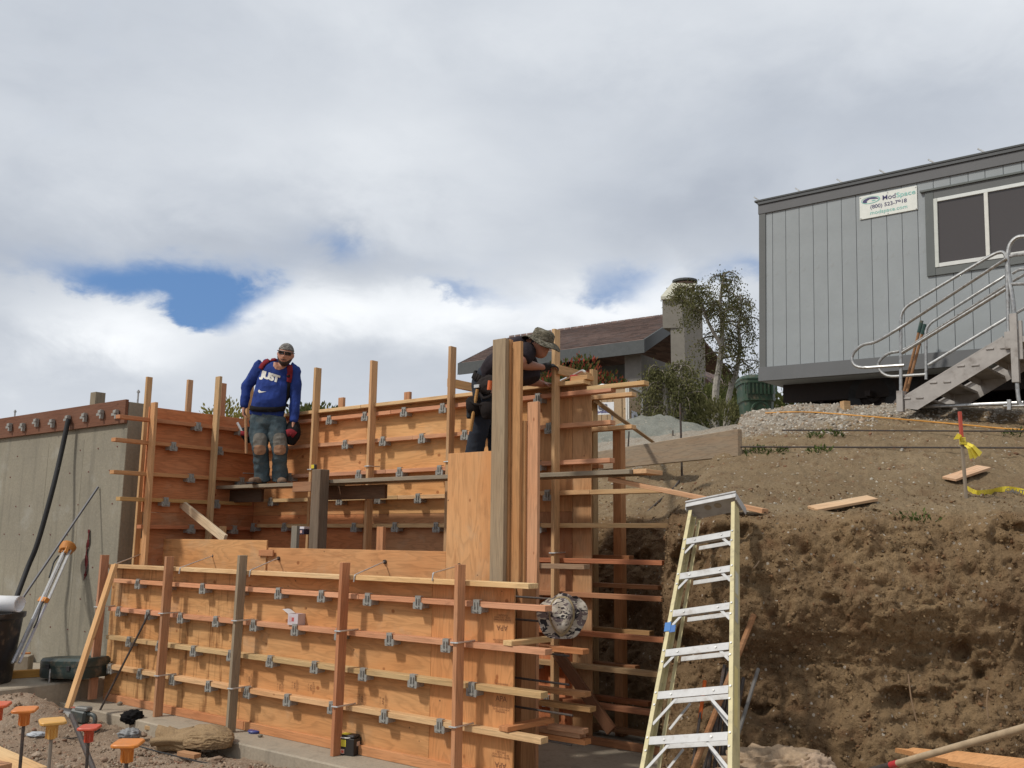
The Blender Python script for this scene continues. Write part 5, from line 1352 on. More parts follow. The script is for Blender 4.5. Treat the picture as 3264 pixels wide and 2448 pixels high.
def gravel_pile():
    c = at_y(2090, 1350, 19.0); zg = hz(c.x, c.y); n = 40
    top = at_y(2078, 1322, 19.0)
    xs = np.linspace(-2.4, 2.6, 90); ys = np.linspace(-1.6, 1.6, 60); X, Y = np.meshgrid(xs, ys)
    r = np.sqrt((X / 2.3) ** 2 + (Y / 1.5) ** 2); h = (top.z - zg + 0.1) * np.clip(1 - r, 0, 1) ** 0.9 - 0.08
    P = np.stack([X, Y, h], -1).reshape(-1, 3); nz = 0.05 * fbm(P * np.array([5, 5, 0]), 3, seed=5) + 0.03 * fbm(P * np.array([16, 16, 0]), 2, seed=6)
    P[:, 2] += nz; P[:, 2] += hill_z(P[:, 0] + top.x, P[:, 1] + c.y); P[:, 0] += top.x; P[:, 1] += c.y
    o = mobj("gravel_pile", P, grid_faces(60, 90), dirt_mat("crushed_rock", (0.20, 0.205, 0.175, 1), (0.25, 0.25, 0.215, 1), (0.17, 0.165, 0.14, 1), 0.7, 18), shade=True)
    tag(o, "heap of grey green crushed rock in front of the toilets", "gravel pile")
gravel_pile()

def cart():
    Y = 17.0; l = at_y(2352, 1200, Y); base = V((l.x + 0.32, Y, 0)); base.z = hz(base.x, Y) - 0.03
    t = thing("wheeled_bin", "dark green wheeled refuse bin beside the end of the trailer", "bin", base)
    G = (0.030, 0.062, 0.036); H = l.z - base.z - 0.12
    def ringbox(levels):
        vs = []; fs = []
        for z, hw, hd, r in levels:
            for k in range(24):
                a = 2 * math.pi * (k + 0.5) / 24; c_, s_ = math.cos(a), math.sin(a); e = 5.0
                q = (abs(c_) ** e + abs(s_) ** e) ** (-1 / e); vs.append(base + V((c_ * q * hw, s_ * q * hd, z)))
        for i in range(len(levels) - 1):
            for k in range(24): fs.append((i * 24 + k, i * 24 + (k + 1) % 24, (i + 1) * 24 + (k + 1) % 24, (i + 1) * 24 + k))
        fs.append(tuple(range(23, -1, -1))); fs.append(tuple(range((len(levels) - 1) * 24, len(levels) * 24))); return vs, fs
    vs, fs = ringbox([(0.05, 0.235, 0.26, 0), (0.10, 0.245, 0.27, 0), (0.62 * H, 0.275, 0.32, 0), (0.64 * H, 0.30, 0.345, 0), (H - 0.06, 0.305, 0.36, 0), (H - 0.055, 0.33, 0.385, 0), (H, 0.33, 0.385, 0)])
    mobj("body", vs, fs, PLAST, t, col=G, shade=35)
    vs, fs = ringbox([(H + 0.002, 0.335, 0.39, 0), (H + 0.03, 0.34, 0.395, 0), (H + 0.09, 0.30, 0.35, 0), (H + 0.12, 0.2, 0.25, 0)])
    mobj("lid", vs, fs, PLAST, t, col=(0.028, 0.058, 0.036), shade=35)
    g = Geo()
    for k in range(9): g.box(base + V((-0.28 + 0.07 * k, -0.365, H - 0.16)), V((1, 0, 0)), V((0, 1, 0)), Z_, 0.028, 0.03, 0.2)
    g.obj("rib", PLAST, t, G)
    # moulded arch with the lift bar
    ar = [base + V((0.16 * math.cos(a) - 0.0, -0.325 + 0.02, 0.42 * H + 0.2 * math.sin(a))) for a in [math.pi * i / 14 for i in range(15)]]
    ar = [base + V((0.18, -0.262, 0.08))] + ar + [base + V((-0.18, -0.262, 0.08))]
    tube("arch_rim", ar, 0.028, PLAST, t, 6, G); tube("lift_bar", [base + V((-0.17, -0.335, 0.34 * H)), base + V((0.17, -0.335, 0.34 * H))], 0.016, GALV, t, 8)
    for sx in (-1, 1): tube("wheel", [base + V((sx * 0.24, 0.27, 0.13)), base + V((sx * 0.30, 0.27, 0.13))], 0.13, RUBBER, t, 18)
cart()
# ------------------------------------------------------------------ loose things: scaffold, boards, tools
def WP(px, py, n): s, z = pw(px, py, n); return W(s, n, z)
def lone(o, label, cat, group=None): return tag(o, label, cat, group)
def scaffold():
    z = 2.383
    P = ((gcol(626, 1555, -1.05), -3.02, "weathered scaffold plank the blue shirted man stands on", 0.0), (-3.0, -0.74, "weathered scaffold plank behind the tall plywood panel", 0.012), (-0.62, 0.765, "grey scaffold plank at the right, ending beside a fresh board", -0.012))
    for a, b, lab, dz in P:
        o = bw("scaffold_plank", a, b, -1.05, -1.335, z - 0.04 + dz, z + dz, GREYW, (0.30, 0.25, 0.18), None, 0.003, 0.002); lone(o, lab, "plank", "scaffold planks over the pit")
    s0, z0 = pw(2003, 1496, -1.12); s1, _ = pw(2052, 1493, -1.12)
    o = bw("board", 0.772, 0.90, -1.10, -1.38, 2.335, 2.373, LUM, (0.60, 0.38, 0.20), None, along='n'); lone(o, "short fresh cut board butted to the end of the right scaffold plank", "board")
    # bearers under the planks
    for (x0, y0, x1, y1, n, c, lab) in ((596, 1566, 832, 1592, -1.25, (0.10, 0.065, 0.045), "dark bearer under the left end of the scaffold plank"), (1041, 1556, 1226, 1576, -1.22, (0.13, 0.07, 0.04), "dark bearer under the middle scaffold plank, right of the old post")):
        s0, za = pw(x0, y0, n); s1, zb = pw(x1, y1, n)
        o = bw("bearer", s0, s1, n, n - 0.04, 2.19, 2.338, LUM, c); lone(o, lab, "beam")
    s0, z0 = pw(933, 1540, -1.0); s1, z1 = pw(990, 1563, -1.0)
    o = bw("block", s0, s1, -1.0, -1.045, z1 - 0.01, z0 + 0.01, LUM, (0.34, 0.19, 0.10), None, along='s'); lone(o, "short block nailed under the scaffold plank left of the old post", "wood block")
    # old square post that carries the plank
    sa, _ = pw(992, 1600, -0.95); sb, zt = pw(1043, 1480, -0.95)
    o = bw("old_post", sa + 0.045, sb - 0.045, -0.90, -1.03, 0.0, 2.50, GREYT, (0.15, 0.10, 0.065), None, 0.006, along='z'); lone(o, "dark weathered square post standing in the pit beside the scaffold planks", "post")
    # short uprights in the pit, their tops show over the inner panel
    for px, py, n, w, c, mt, lab in ((938, 1676, -0.8, 0.09, (0.20, 0.19, 0.17), GREYW, "grey stub post in the pit left of the old square post"), (1211, 1679, -0.8, 0.09, (0.50, 0.25, 0.13), LUM, "orange stub stake in the pit right of the old square post"), (706, 1677, -0.9, 0.09, TAN, LUM, "pale stub stake beside the foot of the white brace"), (512, 1700, -1.0, 0.07, (0.42, 0.25, 0.12), LUM, "stub stake beside the grey conduit")):
        s, z = pw(px, py, n); o = bw("stake", s - w / 2, s + w / 2, n, n - 0.04, 0, z, mt, c, None, along='z'); lone(o, lab, "stake")
    # pale brace and conduit
    p, q = WP(497, 1540, -0.65), WP(718, 1718, -0.50)
    o = b2("brace_board", p, q, M_, 0.09, 0.038, LUM, (0.62, 0.50, 0.36)); lone(o, "pale diagonal brace dropping from the return form to the inner panel", "brace")
    pts = [WP(518, 1604, -0.9), WP(505, 1625, -0.9), WP(503, 1660, -0.9), WP(508, 1717, -0.9)]; d = pts[-1].copy(); d.z = 0; pts.append(d)
    o = tube("conduit", bend(pts, 0.05), 0.024, PLAST, None, 10, (0.33, 0.35, 0.37)); lone(o, "bent grey conduit rising in the pit by the return form", "pipe")
    p = WP(585, 1705, -0.9); o = tube("pipe_stub", [p, V((p.x, p.y, 0))], 0.03, PLAST, None, 10, (0.55, 0.57, 0.58)); lone(o, "pale pipe stub rising behind the inner panel", "pipe")
    # carton and yellow rule by the man's foot
    s, _ = pw(976, 1529, -1.12); g = thing("small_carton", "small dark carton with white top on the scaffold plank", "carton", W(s, -1.12, z))
    bw("body", s - 0.05, s + 0.05, -1.08, -1.17, z, z + 0.058, PAINT, (0.035, 0.03, 0.06), g, along='s'); bw("top", s - 0.05, s + 0.05, -1.08, -1.17, z + 0.059, z + 0.085, PAINT, (0.70, 0.69, 0.68), g, along='s')
    bw("label", s - 0.015, s + 0.02, -1.0798, -1.079, z + 0.014, z + 0.045, PAINT, (0.72, 0.45, 0.38), g, along='s')
    s, _ = pw(994, 1500, -0.92); g = thing("tape_measure", "yellow and black tape measure on the old square post", "tape measure", W(s, -0.95, 2.50))
    bw("case", s - 0.03, s + 0.03, -0.93, -0.97, 2.501, 2.56, PLAST, (0.03, 0.03, 0.03), g, 0.008, along='s'); bw("face", s - 0.022, s + 0.022, -0.9295, -0.927, 2.515, 2.555, PLAST, (0.65, 0.50, 0.03), g, 0.004, along='s')
scaffold()

def front_props():
    # long brace that holds the left end of the front form
    p, q = WP(366, 1800, 0.235), WP(216, 2262, 0.80)
    q.z = max(q.z, -0.10)
    o = b2("brace_board", q, p, M_, 0.089, 0.038, LUM, (0.60, 0.36, 0.17)); lone(o, "long leaning brace at the left end of the low front form", "brace")
    # blocks lying across the free waler ends
    for a, b, n0, n1, zt, c, lab in ((1604, 2043, 0.10, -0.35, None, YEL, "yellow block laid across the middle waler ends below the hat"), (1592, 2330, 0.10, -0.42, None, ORNG, "brown block laid across the lowest waler ends")):
        s, z = pw(a, b, n0); zt = 1.04 if z > 0.8 else 0.43
        o = board("block", W(s + 0.06, (n0 + n1) / 2, zt - 0.018), -M_ * 0.95 + E_ * 0.10, E_, abs(n1 - n0), 0.089, 0.036, LUM, c); lone(o, lab, "wood block")
    o = board("block", W(0.52, -0.50, 0.348), E_ - M_ * 0.05, M_, 0.32, 0.085, 0.036, LUM, (0.56, 0.35, 0.22)); lone(o, "pinkish block resting on the lowest waler ends, right of the brown one", "wood block")
    # bars that run through the wall and stick out of its open end
    for i, (px, py, dz, lab) in enumerate(((1735, 1908, 0, "topmost steel bar sticking out of the open wall end, behind the hat"), (1722, 1981, 0, "second steel bar sticking out of the wall end, under the hat"), (1814, 2091, 0, "third steel bar sticking out under the yellow block"), (1814, 2183, 0, "fourth steel bar sticking out of the wall end, between the waler rows"), (1826, 2281, 0, "fifth steel bar sticking out above the brown block"), (1823, 2375, 0, "lowest steel bar sticking out just above the slab"))):
        s, z = pw(px, py, -0.2); o = tube("reinforcing_bar", [W(-1.5, -0.2, z + 0.02), W(s + (0.10 if i < 2 else 0), -0.2, z)], 0.0085, REBAR); lone(o, lab, "steel bar", "bars sticking out of the wall end")
    # hat
    c = WP(1788, 1962, -0.14)
    ax = (CAM - c).normalized(); ax = (ax + V((-0.12, 0, 0.10))).normalized(); rt = V((0, 0, 1)).cross(ax).normalized(); up = ax.cross(rt)
    t = thing("camouflage_hat", "grey camouflage sun hat hung on the bar ends of the wall", "hat", c)
    nA = 48; prof = [(0.0, 0.105), (0.3, 0.108), (0.62, 0.104), (0.85, 0.09), (0.97, 0.065), (1.03, 0.01)]
    vs = []; fs = []
    def cr(f, a, h):
        x = math.cos(a) * 0.083 * f; y = math.sin(a) * 0.128 * f; y += -0.015 * f * (1 - abs(math.cos(a)))
        sx = 1 - 0.25 * max(0, -math.sin(a)) ** 2
        return c + rt * (x * sx + 0.008) + up * (y + 0.010) + ax * (h - 0.012 * max(0, 1 - f) * 2)
    for f, h in prof:
        for k in range(nA): vs.append(cr(f, 2 * math.pi * k / nA, h))
    for i in range(len(prof) - 1):
        for k in range(nA): fs.append((i * nA + k, i * nA + (k + 1) % nA, (i + 1) * nA + (k + 1) % nA, (i + 1) * nA + k))
    mobj("crown", vs, fs, CAMO, t, shade=50)
    vs = []; fs = []; nb = 7; rng = random.Random(3)
    for i in range(nb):
        f = i / (nb - 1)
        for k in range(nA):
            a = 2 * math.pi * k / nA
            ro = 0.185 + 0.012 * math.sin(2 * a + 0.6) + 0.008 * math.sin(5 * a) - (0.02 if math.sin(a) > 0.8 else 0) - 0.03 * max(0, math.cos(a - math.pi)) * max(0, math.sin(a) * -1)
            ii = cr(1.03, a, 0.0); io = c + rt * (math.cos(a) * ro) + up * (math.sin(a) * ro) 
            dp = -0.055 * math.sin(math.pi * f * 0.55) * (0.6 + 0.6 * math.sin(2 * a + 2.2)) + 0.014 * math.sin(7 * a) * f
            vs.append(ii.lerp(io, f) + ax * dp)
    for i in range(nb - 1):
        for k in range(nA): fs.append((i * nA + k, i * nA + (k + 1) % nA, (i + 1) * nA + (k + 1) % nA, (i + 1) * nA + k))
    br = mobj("brim", vs, fs, CAMO, t, shade=True); md = br.modifiers.new("thickness", 'SOLIDIFY'); md.thickness = 0.004
    KH = simple("khaki_band", (0.27, 0.20, 0.11), 0.9, 0, 0.25, 40, 0.3)
    tube("hat_band", [cr(1.05, 2 * math.pi * k / 40, 0.022) for k in range(41)], 0.011, KH, t, 6); tube("cord", [cr(1.10, 2 * math.pi * k / 40, 0.006) for k in range(41)], 0.005, KH, t, 5)
    # nail carton, open, standing on a waler
    s, z = pw(945, 1990, 0.05); z = 1.0
    t = thing("open_carton", "small white carton with open flaps standing on the front form waler", "carton", W(s, 0.045, z))
    ex = (E_ * 0.99 - M_ * 0.10).normalized(); ey = V((-ex.y, ex.x, 0)); c = W(s, 0.05, z)
    WHT = (0.60, 0.53, 0.52)
    def pl(name, o, a, b, cc, d1, d2, col, par=t): return board(name, c + ex * o[0] + ey * o[1] + Z_ * o[2], d1, d2, a, b, cc, PAINT, col, par, 0.0006)
    for sx in (-1, 1): pl("side", (sx * 0.062, 0, 0.05), 0.10, 0.095, 0.002, Z_, ey, WHT)
    for sy in (-1, 1): pl("side", (0, sy * 0.048, 0.05), 0.122, 0.10, 0.002, ex, Z_, (0.52, 0.33, 0.32) if sy > 0 else WHT)
    pl("flap", (-0.10, 0, 0.115), 0.085, 0.092, 0.0015, ex * 0.9 - Z_ * -0.0 - Z_ * 0.45, ey, (0.72, 0.72, 0.72)); pl("flap", (0.03, 0.055, 0.165), 0.13, 0.11, 0.0015, Z_, ex, (0.50, 0.48, 0.47))
    pl("print", (0.0, -0.0495, 0.05), 0.03, 0.035, 0.0006, ex, Z_, (0.50, 0.10, 0.09)); pl("print", (-0.035, -0.0495, 0.05), 0.03, 0.05, 0.0006, ex, Z_, (0.50, 0.36, 0.36))
    # black and yellow box on the slab
    p = at_z(1112, 2404, 0.0); t = thing("black_yellow_box", "black box with yellow label standing on the slab by a strongback", "box", p)
    ex = (E_ * 0.97 - M_ * 0.22).normalized(); ey = V((-ex.y, ex.x, 0)); H = 0.135
    def bx(name, o, a, b, cc, col, par=t, bv=0.003): return board(name, p + ex * o[0] + ey * o[1] + Z_ * o[2], ex, ey, a, b, cc, PAINT, col, par, bv)
    bx("body", (0, 0, H / 2), 0.17, 0.12, H, (0.022, 0.019, 0.018)); bx("lid", (0, 0, H + 0.013), 0.15, 0.10, 0.025, (0.028, 0.026, 0.026), bv=0.01)
    bx("label", (-0.035, -0.0615, H * 0.72), 0.085, 0.002, 0.055, (0.62, 0.53, 0.05)); bx("label", (-0.03, -0.01, H + 0.0265), 0.07, 0.075, 0.002, (0.62, 0.53, 0.05))
    bx("emblem", (-0.025, -0.0615, 0.032), 0.04, 0.002, 0.035, (0.62, 0.42, 0.36)); bx("emblem", (-0.022, -0.063, 0.030), 0.024, 0.002, 0.018, (0.55, 0.10, 0.06)); bx("emblem", (0.0865, 0.005, H * 0.68), 0.002, 0.045, 0.035, (0.50, 0.38, 0.30))
    tube("handle", bend([p + ex * a + ey * b + Z_ * (H + 0.006) for a, b in ((-0.09, -0.065), (0.03, -0.066), (0.05, -0.02), (-0.02, 0.0), (-0.09, -0.065))], 0.02), 0.005, PAINT, t, 6, (0.66, 0.66, 0.62))
    p = at_z(812, 2336, 0.0); vs, fs = tube_geo([p + Z_ * 0.001, p + Z_ * 0.016, p + Z_ * 0.0165, p + Z_ * 0.026], [0.056, 0.056, 0.066, 0.060], 20); o = mobj("blue_lid", vs, fs, PLAST, col=(0.045, 0.06, 0.22), shade=40); lone(o, "round blue plastic lid lying on the slab", "lid")
    for px, py, r, lab in ((829, 2350, 0.022, "small pebble on the slab below the blue lid"), (382, 2248, 0.03, "small dark stone on the slab near the left strongback")):
        p = at_z(px, py, 0.0); bm = bmesh.new(); bmesh.ops.create_icosphere(bm, subdivisions=2, radius=r)
        for v in bm.verts: v.co *= 1 + random.uniform(-.15, .15); v.co.z *= 0.7
        o = bm_obj("pebble", bm, STONEM, None, Matrix.Translation(p + Z_ * r * 0.6), (0.20, 0.17, 0.13)); lone(o, lab, "stone")
    # thin steel rods leaning in front of the form
    a = WP(474, 1957, 0.115); b = at_z(306, 2289, -0.08); o = tube("steel_rod", [a, b], 0.011, REBAR, None, 7); lone(o, "thin dark steel rod leaning on the front form", "steel bar")
    a = at_y(228, 2280, 6.6); b = at_y(302, 2462, 5.9); d = (b - a).normalized(); b = b + d * ((b.z + 0.12) / -d.z); o = tube("steel_rod", [a, b], 0.017, REBAR, None, 7); lone(o, "dark steel rod slanting down through the rubble behind the safety caps", "steel bar")
front_props()

def left_props():
    WN = -0.2
    # black hose and thin pipe leaning on the concrete
    o = tube("black_hose", curve_pts([WP(218, 1336, -0.10), WP(196, 1440, -0.05), WP(165, 1570, 0.05), WP(120, 1730, 0.15), WP(88, 1810, 0.22), WP(45, 1925, 0.4), WP(20, 1990, 0.5)], 5), 0.030, RUBBER, None, 10); lone(o, "thick black hose hanging down the concrete wall", "hose")
    a = WP(313, 1552, -0.18); b = WP(0, 2012, 0.9); b = b + (b - a) * 0.22; o = tube("grey_pipe", [a, b], 0.014, simple("grey_pipe_skin", (0.10, 0.10, 0.11), 0.5), None, 8); lone(o, "thin grey pipe leaning diagonally on the concrete wall", "pipe")
    # red strap
    pts = [WP(284, 1688, -0.19), WP(281, 1730, -0.18), WP(276, 1760, -0.19), WP(275, 1805, -0.18), WP(272, 1835, -0.19), WP(267, 1850, -0.18)]
    g = Geo(); cp = curve_pts(pts, 4)
    for i in range(len(cp) - 1):
        w = 0.022 if i < len(cp) * 0.72 else 0.010; k = 0.35 * math.sin(i * 1.1)
        e = (E_ + M_ * k).normalized() * w; g.add([cp[i] - e, cp[i] + e, cp[i + 1] + e, cp[i + 1] - e], [(0, 1, 2, 3)])
    o = g.obj("red_strap", CLOTH, None, (0.11, 0.022, 0.022)); md = o.modifiers.new("thickness", 'SOLIDIFY'); md.thickness = 0.004; lone(o, "dark red strap hanging on the concrete wall", "strap")
    # surveyor's tripod, folded and leaning
    hd = WP(224, 1737, -0.05); ft = WP(54, 2112, 0.75); ft.z = max(ft.z, 0.2); t = thing("survey_tripod", "folded aluminium survey tripod with orange head leaning on the concrete wall", "tripod", ft)
    ax = (hd - ft).normalized(); sd = E_; md_ = ft.lerp(hd, 0.53)
    OR = (0.52, 0.20, 0.035)
    def P(f, e, m=0.0): return ft.lerp(hd, f) + E_ * e + M_ * m
    for e, m in ((-0.055, 0.0), (0.0, 0.05), (0.055, 0.0)):
        tube("leg", [P(0.50, e, m), P(0.95, e * 0.8, m)], 0.011, ALU, t, 7); tube("leg", [P(0.50, e + 0.025, m), P(0.95, e * 0.8 + 0.025, m)], 0.011, ALU, t, 7)
        b2("lower_leg", P(0.0, e * 0.9, m), P(0.56, e + 0.01, m), M_, 0.034, 0.022, PLAST, (0.40, 0.42, 0.46), t)
    b2("clamp", P(0.505, -0.06, 0.03), P(0.505, 0.10, 0.03), ax, 0.05, 0.055, PLAST, OR, t); vs, fs = tube_geo([P(0.94, 0.0, 0.02), P(0.985, 0.0, 0.02), P(1.0, 0.0, 0.02)], [0.075, 0.10, 0.085], 14); mobj("head", vs, fs, PLAST, t, col=OR, shade=40)
    for e in (-0.07, 0.0, 0.07): b2("hinge", P(0.93, e, 0.05), P(1.0, e, 0.06), M_, 0.03, 0.035, PLAST, OR, t)
    tube("strap", curve_pts([P(0.9, -0.06, 0.05), P(0.84, -0.10, 0.05), P(0.78, -0.06, 0.06), P(0.70, -0.03, 0.06)], 4), 0.010, RUBBER, t, 6); tube("strap", curve_pts([P(0.53, 0.07, 0.05), P(0.45, 0.09, 0.06), P(0.35, 0.12, 0.05), P(0.28, 0.12, 0.05)], 4), 0.008, RUBBER, t, 6)
    # tub with drawings
    c = WP(-42, 2125, 0.95); c.z = 0.2
    t = thing("black_tub", "tall black tub at the left edge with rolled drawings on top", "bin", c)
    top = WP(-42, 1950, 0.95).z; prof = [(0.0, 0.235), (0.03, 0.245), (0.5, 0.27), (0.9, 0.295), (0.93, 0.32), (1.0, 0.32), (1.0, 0.29), (0.9, 0.28)]; n = 28; vs = []; fs = []
    for f, r in prof:
        for k in range(n):
            a = 2 * math.pi * k / n; e = 3.5; q = (abs(math.cos(a)) ** e + abs(math.sin(a)) ** e) ** (-1 / e); vs.append(V((c.x - 0.03 + r * q * math.cos(a), c.y + r * q * math.sin(a), 0.2 + f * (top - 0.2))))
    for i in range(len(prof) - 1):
        for k in range(n): fs.append((i * n + k, i * n + (k + 1) % n, (i + 1) * n + (k + 1) % n, (i + 1) * n + k))
    fs.append(tuple(range(n - 1, -1, -1))); fs.append(tuple(range((len(prof) - 1) * n, len(prof) * n))); mobj("body", vs, fs, PLAST, t, col=(0.016, 0.015, 0.016), shade=40)
    g = Geo(); cl = [(-0.3, -0.33, 0.0), (0.16, -0.345, 0.0), (0.19, -0.32, -0.32), (0.05, -0.33, -0.50), (-0.3, -0.32, -0.56)]
    g.add([V((c.x + x, c.y + y, top + z)) for x, y, z in cl], [(0, 1, 2, 3, 4)]); o = g.obj("liner_bag", CLOTH, t, (0.018, 0.045, 0.115)); o.modifiers.new("thickness", 'SOLIDIFY').thickness = 0.006
    d = V((1, -0.25, 0)).normalized()
    for k, (dy, dz, r, L, lab) in enumerate(((-0.02, 0.09, 0.088, 0.85, "big white roll of drawings across the black tub"), (-0.22, -0.02, 0.06, 0.62, "loose white drawing sheet draped over the front of the black tub"))):
        e0 = V((c.x + 0.30 - 0.08 * k, c.y + dy, top + dz)); 
        if k == 0:
            n = 40; vs = []; fs = []; sd = V((-d.y, d.x, 0))
            for x in (0, -L):
                for j in range(n): a = 2 * math.pi * 1.6 * j / (n - 1); rr = r * (1 - 0.22 * j / (n - 1)); vs.append(e0 + d * x + sd * (rr * math.cos(a)) + Z_ * (rr * math.sin(a)))
            fs = [(j, j + 1, n + j + 1, n + j) for j in range(n - 1)]; o = mobj("rolled_drawings", vs, fs, PAPER, shade=True); o.modifiers.new("thickness", 'SOLIDIFY').thickness = 0.003
        else:
            vs = []; fs = []; nx, ny = 10, 8
            for i in range(nx):
                for j in range(ny):
                    x = -L * i / (nx - 1); y = j / (ny - 1); a = y * 2.2
                    vs.append(V((c.x + 0.20 + x + 0.03 * math.sin(j), c.y - 0.28 - 0.10 * math.sin(min(a, 1.57)) * 0.6, top + 0.03 - 0.0 - 0.13 * (1 - math.cos(min(a, 1.57))) - 0.12 * max(0, y - 0.6) + 0.015 * math.sin(i * 1.3 + j))))
            fs = [(i * ny + j, i * ny + j + 1, (i + 1) * ny + j + 1, (i + 1) * ny + j) for i in range(nx - 1) for j in range(ny - 1)]
            o = mobj("drawing_sheet", vs, fs, PAPER, shade=True)
        lone(o, lab, "drawings")
    # block, timber and case on the old footing
    a = at_z(0, 2166, 0.2); b = at_z(226, 2152, 0.2); d = (b - a).normalized()
    o = board("timber", (a + b) / 2 - d * 0.8 + Z_ * 0.04 + V((0.0, 0.05, 0)), d, V((-d.y, d.x, 0)), (b - a).length + 1.6, 0.085, 0.08, LUM, (0.46, 0.25, 0.07)); lone(o, "long yellow stained timber lying on the old footing", "timber")
    p = at_z(14, 2150, 0.2) + V((-0.05, 0.25, 0)); o = board("concrete_block", p + Z_ * 0.09, V((1, 0.2, 0)), V((-0.2, 1, 0)), 0.40, 0.2, 0.18, SLAB, None, None, 0.008); lone(o, "pale concrete block in front of the black tub", "block")
    p = at_z(80, 2112, 0.2); o = board("wood_block", p + Z_ * 0.06, V((1, 0.4, 0)), V((-0.4, 1, 0)), 0.10, 0.09, 0.12, LUM, (0.42, 0.17, 0.06)); lone(o, "small orange wood block standing by the tripod feet", "wood block")
    # green tool case lying on its side
    a = WP(160, 2128, 0.35); b = WP(305, 2110, 0.20); a.z = b.z = 0.33
    t = thing("tool_case", "dark green moulded tool case lying behind the leaning brace", "tool case", (a + b) / 2 - Z_ * 0.1); d = (b - a).normalized(); sd = V((-d.y, d.x, 0)); L = (b - a).length * 1.15
    def shell(z0, z1, col, nm, bul):
        prof = [(-0.50, 0.07), (-0.47, 0.11), (-0.33, 0.165), (-0.1, 0.185), (0.3, 0.185), (0.47, 0.175), (0.5, 0.12)]; vs = []; fs = []; m = len(prof)
        for z, k in ((z0, 0.90 if bul == 0 else 0.985), (z0 + (z1 - z0) * 0.25, 1.0), (z0 + (z1 - z0) * 0.7, 1.0), (z1, 0.985 if bul == 0 else 0.84)):
            up = [(f * L * (1 if k > .9 else .97), h * k) for f, h in prof] + [(f * L * (1 if k > .9 else .97), -h * k) for f, h in prof[::-1]]
            vs += [(a + b) / 2 + d * x + sd * y + Z_ * (z + 0.06 * x) for x, y in up]
        N_ = 2 * m
        for i in range(3):
            for j in range(N_): fs.append((i * N_ + j, i * N_ + (j + 1) % N_, (i + 1) * N_ + (j + 1) % N_, (i + 1) * N_ + j))
        fs.append(tuple(range(N_ - 1, -1, -1))); fs.append(tuple(range(3 * N_, 4 * N_))); mobj(nm, vs, fs, PLAST, t, col=col, shade=35)
    shell(-0.085, 0.03, (0.022, 0.036, 0.033), "lower_shell", 0); shell(0.033, 0.125, (0.030, 0.046, 0.041), "lid", 1)
    for f in (-0.2, 0.2): board("latch", (a + b) / 2 + d * (f * L) - sd * 0.19 + Z_ * 0.035, d, sd, 0.05, 0.015, 0.05, PLAST, (0.03, 0.03, 0.03), t)
    p = at_z(157, 2176, 0.2); o = tube("steel_pin", [p - Z_ * 0.15, p + Z_ * 0.14], 0.011, GALV, None, 7); lone(o, "short steel pin standing beside the green tool case", "pin")
    # pipe along the edge of the old footing
    a = at_z(163, 2238, 0.0); b = at_z(294, 2220, 0.0); o = tube("grey_pipe", [a - Z_ * 0.06 + (a - b) * 0.2, b - Z_ * 0.0 + Z_ * 0.03], 0.022, PLAST, None, 8, (0.16, 0.16, 0.16)); lone(o, "grey pipe lying along the foot of the old footing", "pipe")
left_props()

def caps():
    items = ((-6, 2244, 4.75, 0.105, (0.58, 0.10, 0.03), 0.2, "red orange safety cap on a bar at the left edge of the picture"), (80, 2260, 4.9, 0.112, (0.60, 0.19, 0.035), 0.25, "orange safety cap on a bar, second from the left edge"), (168, 2297, 4.5, 0.112, (0.62, 0.33, 0.08), 0.55, "yellow orange safety cap on a pale bar"),
             (285.5, 2317, 5.3, 0.105, (0.52, 0.075, 0.035), 0.05, "red safety cap on a bar beside the slanting rod"), (408, 2367, 4.15, 0.115, (0.60, 0.20, 0.03), 0.05, "rightmost orange safety cap, closest to the burlap sack"))
    for px, py, Y, w, col, yaw, lab in items:
        p = at_y(px, py, Y); zg = soil_z(p.x, p.y) - 0.1
        t = thing("capped_bar", lab, "safety cap", V((p.x, p.y, zg)), "safety caps on reinforcing bars")
        R = Matrix.Rotation(yaw, 3, 'Z') @ Matrix.Rotation(0.05, 3, 'X')
        def ring(z, hw, sq, n=24):
            o = []
            for k in range(n):
                a = 2 * math.pi * (k + 0.5) / n; q = (abs(math.cos(a)) ** sq + abs(math.sin(a)) ** sq) ** (-1 / sq); o.append(p + R @ V((hw * q * math.cos(a), hw * q * math.sin(a), z)))
            return o
        lv = [(0.004, w * 0.47, 9), (0.0, w * 0.5, 9), (-0.008, w * 0.5, 9), (-0.011, w * 0.47, 9), (-0.015, w * 0.275, 4), (-0.032, w * 0.205, 3), (-0.050, w * 0.178, 2.2), (-0.056, w * 0.168, 2), (-0.080, w * 0.158, 2)]
        vs = []; fs = []
        for z, hw, sq in lv: vs += ring(z, hw, sq)
        for i in range(len(lv) - 1):
            for k in range(24): fs.append((i * 24 + k, (i + 1) * 24 + k, (i + 1) * 24 + (k + 1) % 24, i * 24 + (k + 1) % 24))
        fs.append(tuple(range(24))); fs.append(tuple(range(len(lv) * 24 - 1, (len(lv) - 1) * 24 - 1, -1)))
        mobj("cap", vs, fs, PLAST, t, col=col, shade=35)
        g = Geo()
        for k in range(6):
            a = 2 * math.pi * k / 6; dr = R @ V((math.cos(a), math.sin(a), 0)); g.box(p + dr * (w * 0.18) + Z_ * -0.052, dr, R @ V((-math.sin(a), math.cos(a), 0)), Z_, 0.012, 0.006, 0.05)
        g.obj("rib", PLAST, t, col)
        tube("bar", [p - Z_ * 0.07, V((p.x + 0.01, p.y, zg))], 0.0085, REBAR if lab[0] != 'y' else simple("dusty_bar", (0.22, 0.18, 0.14), 0.8), t, 7)
caps()

